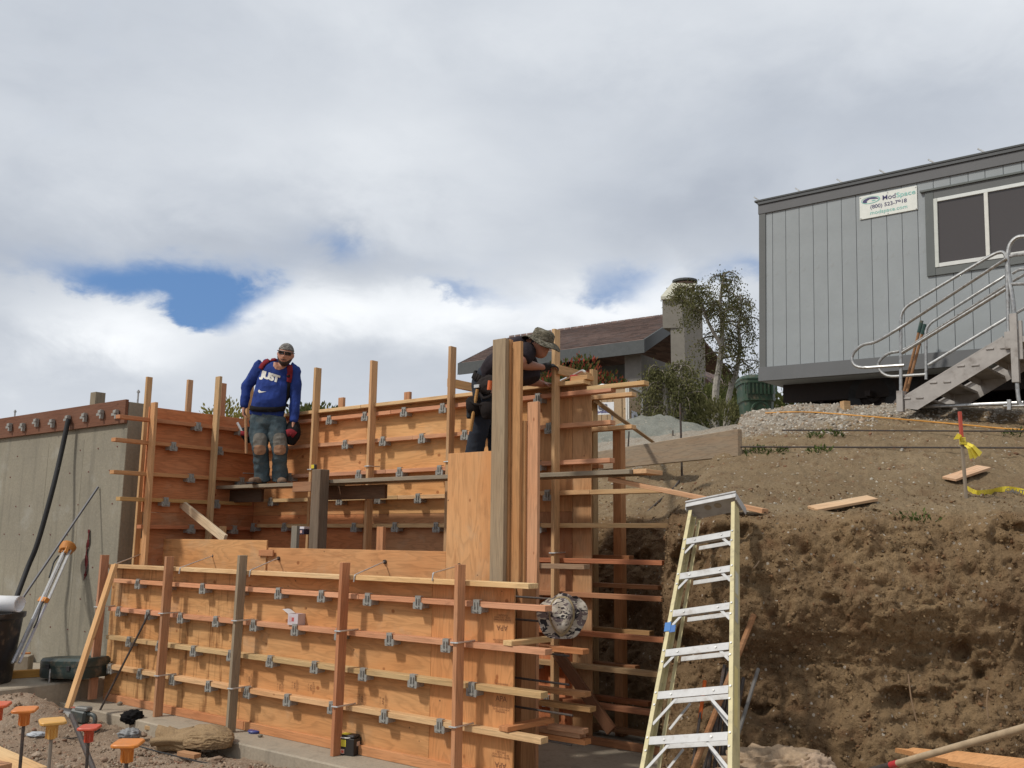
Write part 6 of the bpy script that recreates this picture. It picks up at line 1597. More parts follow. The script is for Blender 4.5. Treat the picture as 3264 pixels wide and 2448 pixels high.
def lump(name, c, size, fold, mat, col=None, seed=1, label=None, cat=None, yaw=0.0, flat=0.0, sub=5):
    bm = bmesh.new(); bmesh.ops.create_icosphere(bm, subdivisions=sub, radius=1.0)
    P = np.array([v.co[:] for v in bm.verts]); n = 0.30 * fbm(P * 1.1, 3, seed=seed) + fold * fbm(P * np.array([2.2, 5.0, 3.5]), 3, seed=seed + 3, ridged=True) + fold * 0.35 * fbm(P * 9, 2, seed=seed + 5)
    P = P * (1 + n)[:, None] * np.array(size); cs, sn = math.cos(yaw), math.sin(yaw); P[:, :2] = P[:, :2] @ np.array([[cs, sn], [-sn, cs]])
    if flat: P[:, 2] = np.maximum(P[:, 2], -size[2] * flat)
    for v, p in zip(bm.verts, P): v.co = p
    o = bm_obj(name, bm, mat, None, Matrix.Translation(V(c)), col, True)
    if label: tag(o, label, cat)
    return o
def ground_props():
    # burlap sack: full body, tied neck and a loose frill
    p = at_z(640, 2372, -0.03); d = V((-0.93, 0.36, 0)).normalized(); yaw = math.atan2(d.y, d.x)
    t = thing("burlap_sack", "brown burlap sack slumped against the footing edge", "sack", p)
    bm = bmesh.new(); bmesh.ops.create_icosphere(bm, subdivisions=6, radius=1.0); Q = np.array([v.co[:] for v in bm.verts])
    wr = fbm(Q * np.array([1.6, 6.0, 6.0]) + 3 * fbm(Q * 1.3, 2, seed=8)[:, None] * np.array([0, 1, 1]), 3, seed=12, ridged=True)
    Q = Q * (1 + 0.14 * fbm(Q * 1.2, 2, seed=4) + 0.075 * wr + 0.02 * fbm(Q * 14, 2, seed=6))[:, None]; Q[:, 2] = np.where(Q[:, 2] < -0.45, -0.45, Q[:, 2]); tp_ = np.clip((Q[:, 0] - 0.35) / 0.65, 0, 1); Q[:, 1:] *= (1 - 0.45 * tp_)[:, None]
    Q = Q * np.array([0.265, 0.165, 0.118])
    for v, q_ in zip(bm.verts, Q): v.co = q_
    bm_obj("body", bm, BURLAP, t, Matrix.Translation(p + Z_ * 0.045 + d * -0.05) @ Matrix.Rotation(yaw, 4, 'Z'), None, True)
    q = p + d * 0.33 + Z_ * 0.04; vs = []; fs = []; n = 30; m = 8
    for i in range(m):
        f = i / (m - 1); r = 0.095 * (1 - f) ** 1.0 * 0.9 + 0.032 + (0.07 * max(0, f - 0.5) * 2)
        for k in range(n):
            a = 2 * math.pi * k / n; rr = r * (1 + (0.10 + 0.35 * f) * math.sin(5 * a + 2 * f) * 0.6 + 0.12 * math.sin(11 * a)); sd = V((-d.y, d.x, 0))
            vs.append(p + d * (0.06 + 0.38 * f) + sd * rr * math.cos(a) * 1.2 + Z_ * (0.03 - 0.02 * f + rr * math.sin(a)))
    for i in range(m - 1):
        for k in range(n): fs.append((i * n + k, i * n + (k + 1) % n, (i + 1) * n + (k + 1) % n, (i + 1) * n + k))
    mobj("neck", vs, fs, BURLAP, t, shade=True).modifiers.new("thickness", 'SOLIDIFY').thickness = 0.006
    # breaker hammer lying in the dirt
    a = at_z(140, 2262, 0.07); b = at_z(305, 2300, 0.0); ax = (b - a).normalized(); L = (b - a).length; sd = V((-ax.y, ax.x, 0)).normalized(); up = sd.cross(ax) * -1
    if up.z < 0: up = -up
    t = thing("breaker_hammer", "dusty grey demolition hammer lying in the rubble", "power tool", (a + b) / 2)
    P = lambda f, u=0.0, s=0.0: a + ax * (L * f) + up * u + sd * s
    TEAL = (0.060, 0.070, 0.065)
    vs, fs = tube_geo([P(0.20), P(0.24), P(0.34), P(0.36), P(0.55), P(0.60), P(0.66)], [0.030, 0.045, 0.05, 0.062, 0.066, 0.06, 0.045], 14); mobj("barrel", vs, fs, PLAST, t, col=(0.055, 0.048, 0.045), shade=40)
    tube("chisel", [P(-0.02), P(0.22)], [0.010, 0.018], STEELW, t, 8); tube("collar", [P(0.10), P(0.2)], [0.026, 0.032], simple("dusty_collar", (0.28, 0.24, 0.20), 0.7), t, 10)
    b2("motor_housing", P(0.55, 0.02), P(0.84, 0.02), up, 0.10, 0.125, PLAST, TEAL, t, 0.02); b2("motor_top", P(0.62, 0.085), P(0.86, 0.10), up, 0.085, 0.04, PLAST, (0.16, 0.15, 0.14), t, 0.01)
    tube("grip", bend([P(0.80, 0.05), P(0.97, 0.06), P(1.0, -0.03), P(0.78, -0.07), P(0.60, -0.05)], 0.06), 0.021, PLAST, t, 10, TEAL); b2("name_plate", P(0.50, 0.01, -0.066), P(0.58, 0.01, -0.066), sd, 0.05, 0.004, PAINT, (0.45, 0.42, 0.38), t)
    b2("red_badge", P(0.52, 0.083), P(0.62, 0.086), up, 0.05, 0.006, PAINT, (0.33, 0.09, 0.06), t)
    tube("power_cord", curve_pts([P(1.0, -0.04), P(1.05, -0.08, 0.02), P(1.1, -0.09, -0.25), P(0.7, -0.10, -0.45), P(0.2, -0.1, -0.6), P(-0.4, -0.08, -0.7)], 6), 0.006, RUBBER, t, 6)
    # small litter
    p = at_z(424, 2304, -0.04); lump("black_glove", p + Z_ * 0.05, (0.085, 0.05, 0.055), 0.55, CLOTH, (0.012, 0.011, 0.011), 9, "crumpled black glove on the footing edge", "glove", 0.5, sub=4)
    p = at_z(414, 2352, -0.06); lump("crumpled_paper", p + Z_ * 0.03, (0.07, 0.04, 0.045), 0.6, PAINT, (0.22, 0.22, 0.215), 13, "crumpled grey paper lying in the dirt by the burlap sack", "paper", 0.3, sub=4)
    p = at_z(115, 2348, -0.06); lump("plastic_scrap", p + Z_ * 0.02, (0.08, 0.05, 0.02), 0.3, PAINT, (0.40, 0.42, 0.44), 15, "crumpled clear plastic scrap in the rubble", "litter", 0.1, sub=4)
    p = at_z(555, 2336, -0.05); lump("paper_scrap", p + Z_ * 0.02, (0.035, 0.02, 0.02), 0.3, PAINT, (0.60, 0.62, 0.62), 16, "small white scrap beside the sack neck", "litter", 0.1, sub=3)
    for (x0, y0), (x1, y1), w, z, c, lab in (((466, 2318), (520, 2323), 0.05, -0.05, (0.52, 0.35, 0.19), "short wood offcut in the dirt left of the burlap sack"), ((575, 2400), (630, 2410), 0.075, -0.06, (0.40, 0.22, 0.12), "half buried wood offcut in front of the burlap sack")):
        a, b = at_z(x0, y0, z), at_z(x1, y1, z); o = b2("wood_offcut", a, b, Z_, w, 0.035, LUM, c); lone(o, lab, "offcut")
    for i, (px, py, r) in enumerate(((118, 2410, .040), (225, 2430, .042), (330, 2425, .038), (60, 2330, .035), (455, 2345, .040), (690, 2425, .045))):
        p = at_z(px, py, -0.09); lump("stone", p + Z_ * r * 0.25, (r * 1.0, r * 0.8, r * 0.55), 0.34, STONEM, (0.25, 0.17, 0.115) if i % 3 else (0.31, 0.235, 0.17), 40 + i, None, None, i * 0.7, sub=2); COL.objects[-1].data.shade_flat()
        tag(COL.objects[-1], ("stone in the rubble between the second orange cap and the yellow one", "stone in the rubble below the red safety cap", "stone in the rubble just left of the rightmost orange cap", "stone in the rubble at the upper left, behind the second orange cap", "stone in the rubble between crumpled paper and burlap sack", "stone in the rubble at the footing edge, right of the burlap sack")[i], "stone", "larger stones in the foreground rubble")
    # wire lying over the rubble
    pts = [at_z(430, 2375, -0.03), at_z(490, 2392, -0.04), at_z(560, 2410, -0.05), at_z(620, 2425, -0.05), at_z(700, 2440, -0.06)]; o = tube("wire", curve_pts(pts, 5), 0.006, RUBBER, None, 6); lone(o, "black wire lying over the rubble in front of the sack", "wire")
    pts = [at_z(0, 2304, 0.0), at_z(60, 2302, 0.0), at_z(160, 2312, -0.02), at_z(215, 2316, -0.03)]; o = tube("wire", curve_pts(pts, 5), 0.005, RUBBER, None, 6); lone(o, "thin dark wire across the rubble behind the safety caps", "wire")
    # stacked lumber at the near left corner
    zt = 0.62; c = at_z(155, 2445, zt); d = V((-0.62, 0.60, 0)).normalized(); nrm = V((0.70, 0.71, 0)).normalized()
    far = at_z(0, 2378, zt); d = (far - c).normalized(); sd = V((d.y, -d.x, 0)); sd = sd if sd.y < 0 else -sd
    for k in range(12):
        z = zt - 0.019 - 0.048 * k; 
        o = board("stacked_board", c + d * 1.0 + sd * (0.145 + random.uniform(-0.01, 0.01)) + V((0, 0, z - zt + zt - c.z)), d, sd, 2.0 + (random.uniform(-0.06, 0) if k else 0), 0.29, 0.046 if k else 0.038, LUM, (0.64, 0.42, 0.22) if k == 0 else TAN)
        lone(o, "top board of the lumber stack in the near left corner" if k == 0 else "board " + ("directly", "two", "three", "four", "five", "six", "seven", "eight", "nine", "ten", "eleven")[k - 1] + (" under" if k == 1 else " places under") + " the top board of the near lumber stack", "board", "lumber stack in the near corner")
    p = at_z(66, 2412, zt + 0.03); o = board("wood_block", p + d * 0.02 + sd * 0.12 + V((-0.22, 0, 0.0)), d * 0.9 + sd * 0.2, sd, 0.9, 0.088, 0.06, LUM, (0.50, 0.27, 0.14)); lone(o, "short block lying on the lumber stack in the near corner", "wood block")
ground_props()

# ------------------------------------------------------------------ step ladder
def ladder():
    X, Y, Zt, ya, pi, ro, a, b = 1.487, 6.933, 2.048, -0.723, -0.633, -0.216, 0.346, 0.035
    R = (Matrix.Rotation(ya, 3, 'Z') @ Matrix.Rotation(pi, 3, 'X') @ Matrix.Rotation(ro, 3, 'Y'))
    ex, ey, ez = R.col[0], R.col[1], R.col[2]; o0 = V((X, Y, Zt))
    P = lambda x, y, z: o0 + ex * x + ey * y + ez * z
    nS = 8; zb = -0.305 * nS - 0.06
    hw = lambda z: (a + b * (-z / 0.305 - 1)) / 2
    t = thing("step_ladder", "yellow fibreglass step ladder with aluminium treads leaning on the cut earth bank", "ladder", P(0, 0, zb))
    def bx(name, p, q, up, w, th, mat, col=None, par=t, bv=0.002): return b2(name, p, q, up, w, th, mat, col, par, bv)
    for sg in (-1, 1):
        # channel rails: front flange, web, rear flange
        f0, f1 = P(sg * (hw(0) + 0.014), 0, -0.01), P(sg * (hw(zb) + 0.014), 0, zb)
        rl = bx("side_rail", f0, f1, ey, 0.029, 0.005, FIBRE)
        bx("rail_web", P(sg * (hw(0) + 0.027), 0.04, -0.01), P(sg * (hw(zb) + 0.027), 0.04, zb), ex, 0.075, 0.004, FIBRE, None, rl)
        bx("rail_flange", P(sg * (hw(0) + 0.014), 0.078, -0.01), P(sg * (hw(zb) + 0.014), 0.078, zb), ey, 0.027, 0.004, FIBRE, None, rl)
        # rear section
        k = 0.80
        rr = bx("rear_rail", P(sg * (hw(0) * k + 0.02), 0.105, -0.02), P(sg * (hw(zb) * k + 0.04), 0.15, zb), ey, 0.026, 0.005, FIBRE)
        bx("rail_web", P(sg * (hw(0) * k + 0.033), 0.125, -0.02), P(sg * (hw(zb) * k + 0.053), 0.17, zb), ex, 0.045, 0.004, FIBRE, None, rr)
        ft = P(sg * (hw(zb) + 0.014), 0.035, zb - 0.012); board("foot", ft, ex, ey, 0.045, 0.09, 0.035, RUBBER, None, t)
        # label plates on the outer face of the right rail
        if sg > 0:
            for z0, z1, c in ((-0.62, -0.80, (0.50, 0.48, 0.40)), (-0.83, -1.02, (0.45, 0.43, 0.36)), (-1.35, -1.75, (0.60, 0.50, 0.22))): bx("label_plate", P(hw(z0) + 0.0295, 0.042, z0), P(hw(z1) + 0.0295, 0.042, z1), ex, 0.05, 0.001, PAINT, c, rl)
    # steps and their braces
    g = Geo()
    for k in range(1, nS + 1):
        z = -0.305 * k + 0.026; w = hw(z)
        st = bx("step", P(-w, -0.001, z - 0.026), P(w, -0.001, z - 0.026), ey, 0.054, 0.003, ALU); bx("tread", P(-w, 0.042, z), P(w, 0.042, z), ez, 0.082, 0.003, ALU, None, st)
        zr = z + 0.028; bx("rear_brace", P(-w * 0.80, 0.135, zr - 0.02), P(w * 0.80, 0.135, zr - 0.02), ey, 0.036, 0.004, ALU)
        lb = 0.075 if k < 5 else 0.17
        for sg in (-1, 1):
            bx("step_brace", P(sg * (w - lb * 0.8), 0.006, z - 0.05), P(sg * (hw(z - 0.05 - lb) + 0.0), 0.006, z - 0.05 - lb), ey, 0.02, 0.003, ALU, None, st)
            if k >= 5: bx("rear_step_brace", P(sg * (w * 0.8 - lb * 0.7), 0.128, zr - 0.05), P(sg * (w * 0.83), 0.128, zr - 0.05 - lb), ey, 0.018, 0.003, ALU, None, st)
            for q in ((sg * (w + 0.013), z - 0.006), (sg * (w + 0.013), z - 0.09), (sg * w * 0.6, z - 0.026)): g.tube([P(q[0], -0.008, q[1]), P(q[0], 0.0, q[1])], 0.0075, 7)
    g.obj("rivets", GALV, t)
    # top cap
    w0 = hw(0) + 0.045
    cp = bx("top_cap", P(-w0, 0.07, 0.045), P(w0, 0.07, 0.045), ez, 0.19, 0.012, ALU); bx("cap_front", P(-w0, -0.026, 0.022), P(w0, -0.026, 0.022), ey, 0.036, 0.006, ALU, None, cp); bx("cap_side", P(w0, 0.07, 0.038), P(w0, 0.07, -0.015), ex, 0.18, 0.006, ALU, None, cp); bx("cap_side", P(-w0, 0.07, 0.038), P(-w0, 0.07, -0.015), ex, 0.18, 0.006, ALU, None, cp)
    tube("cap_lip", [P(-w0, -0.03, 0.052), P(w0, -0.03, 0.052)], 0.008, ALU, cp, 7)
    for x in (-0.06, 0.02): tube("cap_hole", [P(x, 0.06, 0.037), P(x, 0.06, 0.0385)], 0.028, SLAB, cp, 14)
    # blue masking tape round the left rail
    z = -1.02; bx("masking_tape", P(-hw(z) - 0.016, -0.0065, z + 0.035), P(-hw(z) - 0.016, -0.0065, z - 0.035), ey, 0.046, 0.0025, PAINT, (0.035, 0.16, 0.42)); bx("masking_tape", P(-hw(z) + 0.02, -0.004, z + 0.01), P(-hw(z) + 0.02, -0.004, z - 0.045), ey, 0.045, 0.002, PAINT, (0.03, 0.13, 0.36))
ladder()

def bank_tools():
    # poles and bars leaning on the bank behind the ladder
    def lean(name, a, b, Ya, Yb, r, mat, lab, cat, col=None, group=None):
        p = at_y(*a, Ya); q = at_y(*b, Yb); d = (q - p).normalized()
        if q.z > -0.1: q = q + d * ((q.z + 0.12) / max(0.2, -d.z))
        o = tube(name, [p, q], r, mat, None, 8, col); lone(o, lab, cat, group); return o
    lean("wooden_handle", (2403, 1961), (2211, 2448), 6.75, 6.25, 0.020, LUM, "long wooden tool handle leaning on the bank behind the ladder", "handle", (0.30, 0.155, 0.075))
    lean("grey_pipe", (2417, 2132), (2373, 2275), 6.6, 6.4, 0.013, simple("old_pipe", (0.12, 0.11, 0.10), 0.6), "thin grey pipe leaning on the bank right of the ladder", "pipe")
    lean("marker_stake", (2247, 2180), (2207, 2446), 6.6, 6.25, 0.010, REBAR, "thin steel stake seen through the ladder, with orange tip", "stake")
    p = at_y(2247, 2180, 6.6); q = at_y(2231, 2290, 6.455); o = tube("orange_flagging", [p + V((0, 0, .02)), q], 0.013, CLOTH, None, 6, (0.55, 0.12, 0.03)); lone(o, "orange flagging wound on the tip of the thin steel stake", "flagging")
    for i, (x0, y0, x1, y1, c) in enumerate(((2310, 2120, 2258, 2448, 0.03), (2318, 2130, 2278, 2448, 0.022), (2330, 2140, 2296, 2448, 0.028), (2322, 2200, 2306, 2448, 0.035), (2370, 2160, 2318, 2448, 0.06), (2334, 2180, 2246, 2448, 0.024))):
        lean("steel_bar", (x0, y0), (x1, y1), 6.62, 6.28 + 0.03 * i, 0.014, REBAR, ("leftmost", "second from left", "third from left", "fourth from left", "rightmost", "most slanted")[i] + " dark steel bar in the bundle leaning behind the ladder", "steel bar", None, "bundle of bars behind the ladder")
    # sack, pole and split board at the foot of the bank
    p = at_y(2480, 2440, 6.15); lump("burlap_sack", p + V((0, 0, -0.04)), (0.30, 0.16, 0.13), 0.42, simple("pale_burlap", (0.33, 0.235, 0.15), 0.95, 0, 0.25, 50, 0.4), None, 63, "crumpled pale sacking at the foot of the bank right of the ladder", "sack", 0.2)
    p = at_y(2585, 2445, 6.1); lump("burlap_sack", p + V((0, 0, -0.03)), (0.14, 0.12, 0.11), 0.30, simple("pink_burlap", (0.36, 0.26, 0.18), 0.95, 0, 0.25, 50, 0.4), None, 66, "smaller rounded bundle of sacking next to the pale sacking", "sack", 0.4)
    a = at_y(3300, 2310, 4.3); b = at_y(2800, 2450, 5.5); d = (b - a).normalized(); e = b + d * ((b.z + 0.12) / -d.z); t = thing("long_handled_tool", "long pale wooden tool handle with a red band in the near right corner", "tool", e)
    tube("handle", [a - d * 0.5, b - d * 0.20], 0.0175, simple("pale_handle", (0.40, 0.30, 0.19), 0.7, 0, 0.2, 20), t, 10)
    c = at_y(2855, 2437, 5.38); 
    tube("red_band", [b - d * 0.20, b - d * 0.13], 0.0185, PAINT, t, 10, (0.42, 0.03, 0.035)); tube("ferrule", [b - d * 0.13, e], 0.0175, REBAR, t, 10)
    a = at_y(2850, 2386, 6.2); b = at_y(3290, 2440, 5.2); u = (b - a); up = V((-0.1, -0.5, 0.85)).normalized()
    g = Geo(); sd = up.cross(u.normalized()).normalized()
    top = [(0.0, 0.01), (0.1, 0.02), (0.12, 0.045), (0.35, 0.05), (0.42, 0.07), (1.3, 0.07)]; bot = [(1.3, -0.07), (0.5, -0.07), (0.48, -0.05), (0.2, -0.03), (0.17, -0.012)]
    g.prism([a + u * f + sd * h for f, h in top + bot], up * -0.036); o = g.obj("split_board", LUM, None, (0.58, 0.30, 0.13)); lone(o, "split orange board lying at the foot of the bank, near right corner", "board")
bank_tools()

# ------------------------------------------------------------------ on the slope
def slope_props():
    def H(px, py): return on_hill(px, py)
    # big retaining plank and the brace that holds the form
    a, b = H(2008, 1488), H(2364, 1455); Y0, Y1 = a.y, b.y
    p = at_y(1900, 1470, Y0 + 0.1); q = at_y(2358, 1411, Y1); d = (q - p).normalized()
    sd = V((-d.y, d.x, 0)); w = (at_y(2360, 1368, Y1) - at_y(2363, 1455, Y1)).length
    o = board("retaining_plank", (p + q) / 2, d, Z_, (q - p).length, w, 0.055, GREYW, (0.36, 0.25, 0.145), None, 0.006); lone(o, "big weathered plank set on edge across the slope", "plank")
    a = WP(1906, 1283, CN - 0.35); b = at_y(2083, 1410, Y0 + 0.15); o = b2("brace_board", a, b, V((0.3, -0.8, 0.5)), 0.09, 0.04, LUM, (0.34, 0.22, 0.12)); lone(o, "brace running from the back form down to the plank on the slope", "brace")
    # steel stakes that pin the plank
    for (x0, y0, x1, y1, r, lab) in ((2168, 1286, 2174, 1520, 0.014, "tall dark steel stake pinning the big plank on the slope"), (2005, 1375, 1996, 1494, 0.012, "shorter steel stake behind the far post of the back form")):
        f = at_y(x1, y1, (Y0 + Y1) / 2 - 0.12 if r > .013 else Y0 - 0.1); tp = at_y(x0, y0, f.y); o = tube("steel_stake", [tp, V((f.x, f.y, min(f.z, hz(f.x, f.y)) - 0.15))], r, REBAR, None, 7); lone(o, lab, "stake", "steel stakes on the slope")
    p = H(2145, 1390); o = tube("pin", [p + Z_ * 0.10, p - Z_ * 0.1], 0.012, REBAR, None, 6); lone(o, "short rusty pin behind the big plank", "pin")
    # bar creeping down to the form
    pts = [H(2178, 1520), H(2146, 1562), H(2112, 1592), H(2060, 1640), H(2030, 1662)]; o = tube("bent_bar", curve_pts([x + Z_ * 0.02 for x in pts], 5), 0.011, REBAR, None, 6); lone(o, "bent dark bar running down the slope into the trench", "steel bar")
    # fresh board that bridges form and bank
    a = WP(1950, 1528, -1.2); e = on_hill(2432, 1664, 6.6, 9); e = at_y(2440, 1652, 7.3); e.z = max(e.z, hz(e.x, e.y) + 0.06)
    o = b2("bridging_board", a, e, Z_, 0.14, 0.038, LUM, (0.62, 0.37, 0.21)); lone(o, "fresh pinkish board reaching from the back form to the bank above the ladder", "board")
    # loose boards
    for pts, c, lab in ((((2589, 1648), (2780, 1613)), (0.58, 0.40, 0.25), "pale board lying on the slope right of the ladder top"), (((3024, 1550), (3135, 1512)), (0.60, 0.42, 0.26), "pale board lying on the slope behind the orange stake")):
        a, b = H(*pts[0]), H(*pts[1]); up = V((0, -SLP * 0.9, 1)).normalized(); o = b2("board", a + up * 0.065, b + up * 0.065, up, 0.13, 0.022, LUM, c); lone(o, lab, "board")
    # two bars lying across the slope, orange cord
    for y0, y1, x0, lab in ((1397, 1402, 2493, "upper of two long steel bars lying across the slope"), (1461, 1467, 2362, "lower of two long steel bars lying across the slope")):
        pts = []
        a = H(x0, y0); b = H(3264, y1); b = b + (b - a) * 0.3
        for k in range(9): p = a.lerp(b, k / 8); pts.append(p)
        lift = max(hz(p.x, p.y) + 0.045 - p.z for p in pts); lift = min(max(lift, 0.02), 0.12); pts = [p + Z_ * lift for p in pts]
        o = tube("steel_bar", pts, 0.0085, REBAR, None, 6); lone(o, lab, "steel bar", "bars lying across the slope")
    pts = [H(x, y) + Z_ * 0.045 for x, y in ((2440, 1327), (2520, 1324), (2609, 1326), (2764, 1339), (2880, 1349), (2970, 1357), (3079, 1367), (3180, 1377), (3264, 1383), (3340, 1390))]
    o = tube("extension_cord", curve_pts(pts, 6), 0.0085, simple("orange_cord", (0.60, 0.28, 0.05), 0.6), None, 6); lone(o, "orange cord lying along the top of the slope below the trailer", "cord")
    # orange survey stake with caution tape
    f = H(3081, 1600); tp = at_y(3059, 1312, f.y); t = thing("survey_stake", "wooden survey stake with orange top and knotted yellow tape", "stake", f)
    m = f.lerp(tp, 0.70); b2("stake", f - Z_ * 0.15, m, V((0, -1, 0)), 0.022, 0.022, GREYW, (0.25, 0.20, 0.15), t); b2("painted_top", m, tp, V((0, -1, 0)), 0.024, 0.024, PAINT, (0.42, 0.065, 0.035), t)
    TAPE = simple("caution_tape", (0.72, 0.58, 0.05), 0.4, 0, 0.1, 20); k0 = at_y(3066, 1406, f.y)
    g = Geo(); rng = random.Random(5)
    for dx, dz, w in ((0.10, -0.13, 0.030), (0.06, -0.14, 0.026), (-0.065, 0.035, 0.030), (0.125, -0.11, 0.024)):
        e = k0 + V((dx, -0.04 * rng.random(), dz)); sd = V((-dz, 0.03, dx)).normalized(); md = k0.lerp(e, 0.5) + V((0, -0.03, 0.01)); g.add([k0 - sd * 0.012, k0 + sd * 0.012, md + sd * w * 0.6, md - sd * w * 0.6, e + sd * w, e - sd * w], [(0, 1, 2, 3), (3, 2, 4, 5)])
    for k in range(5): g.box(k0 + V((0, -0.012, 0.012 * (k - 2))), V((1, 0, 0)), V((0, 1, 0)), Z_, 0.036, 0.036, 0.008)
    g.obj("knotted_tape", TAPE, t)
    pts = [H(3079, 1570), H(3105, 1584), H(3130, 1587), H(3180, 1577), H(3225, 1574), H(3270, 1584), H(3330, 1592)]; cp = curve_pts([p + Z_ * 0.03 for p in pts], 6); g = Geo()
    for i in range(len(cp) - 1):
        wv = 0.3 * math.sin(i * 0.7); up = V((0, -0.35 + wv, 1)).normalized() * 0.033; g.add([cp[i] - up, cp[i] + up, cp[i + 1] + up, cp[i + 1] - up], [(0, 1, 2, 3)])
    tp_ = g.obj("caution_tape", TAPE); tag(tp_, "yellow caution tape with black lettering trailing on the slope", "tape")
    me = text_mesh("CAUTION", 0.055, 0.001); me.materials.append(PAINT); o = bpy.data.objects.new("lettering", me); o.color = (0.02, 0.02, 0.02, 1); a, b = cp[20], cp[30]; ex = (b - a).normalized(); ez = V((0, -0.94, 0.33)); ey = ez.cross(ex).normalized()
    place(o, frame(ex, ey, ex.cross(ey), a + V((0, -0.045, 0.0))), tp_)
    # weeds
    for i, (px, py, sz, n, lab) in enumerate(((2436, 1443, 0.26, 170, "dark green weed patch beside the end of the big plank"), (2612, 1446, 0.14, 80, "bright green weed tuft on the slope below the upper bar"), (2262, 1370, 0.18, 70, "low green weed behind the big plank"), (2655, 1392, 0.12, 45, "small weed at the upper bar, left of the survey stake"), (2600, 1398, 0.10, 50, "tiny weed at the upper bar"), (2930, 1716, 0.2, 55, "sparse weed tuft low on the slope"), (3230, 1395, 0.12, 60, "small weed at the right edge below the orange cord"))):
        p = H(px, py); t = thing("weed", lab, "weed", p, "weeds on the slope"); rng = np.random.default_rng(90 + i)
        a = rng.uniform(0, 2 * np.pi, n); r = 0.62 * sz * rng.uniform(0, 1, n) ** 0.7; x = p.x + r * np.cos(a) * 1.5; y = p.y + r * np.sin(a); z = hill_z(x, y) + rng.uniform(0, 0.05, n)
        lo = leaves("leaf_clump", np.stack([x, y, z], -1), np.stack([np.cos(a) * .8, np.sin(a) * .8, np.ones(n)], -1), 0.045, WEEDL, t, 90 + i, 0.4, 0, 0.3 + 0.5 * rng.uniform(size=n) * (1.3 if i == 1 else 0.7)); lo['kind'] = 'stuff'
    # roots hanging from the cut
    for i, pts in enumerate((((2485, 1712), (2500, 1735), (2512, 1752), (2522, 1775)), ((2402, 1812), (2412, 1800), (2420, 1788)), ((2506, 1798), (2520, 1803), (2533, 1810)), ((3150, 2200), (3145, 2240), (3150, 2290)), ((2895, 2150), (2905, 2230), (2922, 2300)), ((3000, 1920), (3005, 1945)))):
        L_ = [at_y(x, y, (6.80 if y < 2000 else 6.45) + 0.02 * j) for j, (x, y) in enumerate(pts)]; o = tube("root", curve_pts(L_, 5), 0.005, simple("root_skin", (0.30, 0.20, 0.12), 0.9), None, 5); tag(o, ("longest pale root just right of the ladder top on the cut face", "short root close to the ladder's right rail", "short root right of the ladder, below the longest one", "root low on the cut face near the right edge", "long dangling root in the middle of the cut face", "tiny root high on the cut face, right of middle")[i], "root", "roots in the cut earth face")
    # stakes and wood under the trailer
    p = H(2695, 1312); o = board("wood_block", p + Z_ * 0.06, V((1, 0.3, 0)), V((-0.3, 1, 0)), 0.10, 0.09, 0.16, LUM, (0.52, 0.36, 0.20)); lone(o, "small pale wood block on the gravel in front of the trailer wheel", "wood block")
    # red chalk box and tool on the cap of the back form
    s, _ = pw(1831, 1226, CN + 0.05); t = thing("tool_box", "small red tool with steel clamp standing on the cap of the back form", "tool", W(s, CN + 0.05, 3.27))
    bw("body", s - 0.035, s + 0.035, CN + 0.02, CN + 0.08, 3.272, 3.335, PLAST, (0.40, 0.03, 0.03), t, 0.006, along='s'); tube("lever", bend([W(s - 0.25, CN - 0.05, 3.31), W(s + 0.0, CN + 0.0, 3.36), W(s + 0.08, CN + 0.03, 3.375), W(s + 0.12, CN + 0.04, 3.35)], 0.03), 0.013, STEELW, t, 7)
    s, _ = pw(1862, 1225, CN); o = bw("block", s - 0.09, s + 0.10, CN - 0.02, CN + 0.10, 3.2735, 3.315, LUM, (0.58, 0.36, 0.17), None, along='s'); lone(o, "short block on the cap beside the small red tool", "wood block")
slope_props()
# ------------------------------------------------------------------ people
from mathutils.bvhtree import BVHTree
def loft(g, st, seg=18, cap=0.5):
    """st: list of (pos, rx, ry, right)"""
    pts = [V(s[0]) for s in st]; n = len(st); rings = []
    def ring(c, rx, ry, rt, tg):
        u = (rt - tg * rt.dot(tg)).normalized(); v = tg.cross(u)
        return [c + u * (rx * math.cos(2 * math.pi * k / seg)) + v * (ry * math.sin(2 * math.pi * k / seg)) for k in range(seg)]
    for i, (p, rx, ry, rt) in enumerate(st):
        tg = (pts[min(n - 1, i + 1)] - pts[max(0, i - 1)]).normalized()
        if i == 0 and cap:
            for f in (0.95, 0.6): rings.append(ring(pts[0] - tg * min(rx, ry) * cap * f, rx * math.sqrt(1 - f * f) + 1e-4, ry * math.sqrt(1 - f * f) + 1e-4, V(rt), tg))
        rings.append(ring(pts[i], rx, ry, V(rt), tg))
        if i == n - 1 and cap:
            for f in (0.6, 0.95): rings.append(ring(pts[-1] + tg * min(rx, ry) * cap * f, rx * math.sqrt(1 - f * f) + 1e-4, ry * math.sqrt(1 - f * f) + 1e-4, V(rt), tg))
    vs = [p for r in rings for p in r]; m = len(rings)
    fs = [(i * seg + k, i * seg + (k + 1) % seg, (i + 1) * seg + (k + 1) % seg, (i + 1) * seg + k) for i in range(m - 1) for k in range(seg)]
    fs += [tuple(range(seg - 1, -1, -1)), tuple(range((m - 1) * seg, m * seg))]
    g.add(vs, fs); return g
def smooth_stations(st, k=4):
    """Catmull-Rom through the stations, so limbs bend and taper softly"""
    P = curve_pts([s[0] for s in st], k); o = []
    for i, p in enumerate(P):
        f = i / k; j = min(len(st) - 2, int(f)); t = f - j; t = t * t * (3 - 2 * t); a, b = st[j], st[j + 1]
        o.append((p, a[1] + (b[1] - a[1]) * t, a[2] + (b[2] - a[2]) * t, V(a[3]).lerp(V(b[3]), t)))
    return o
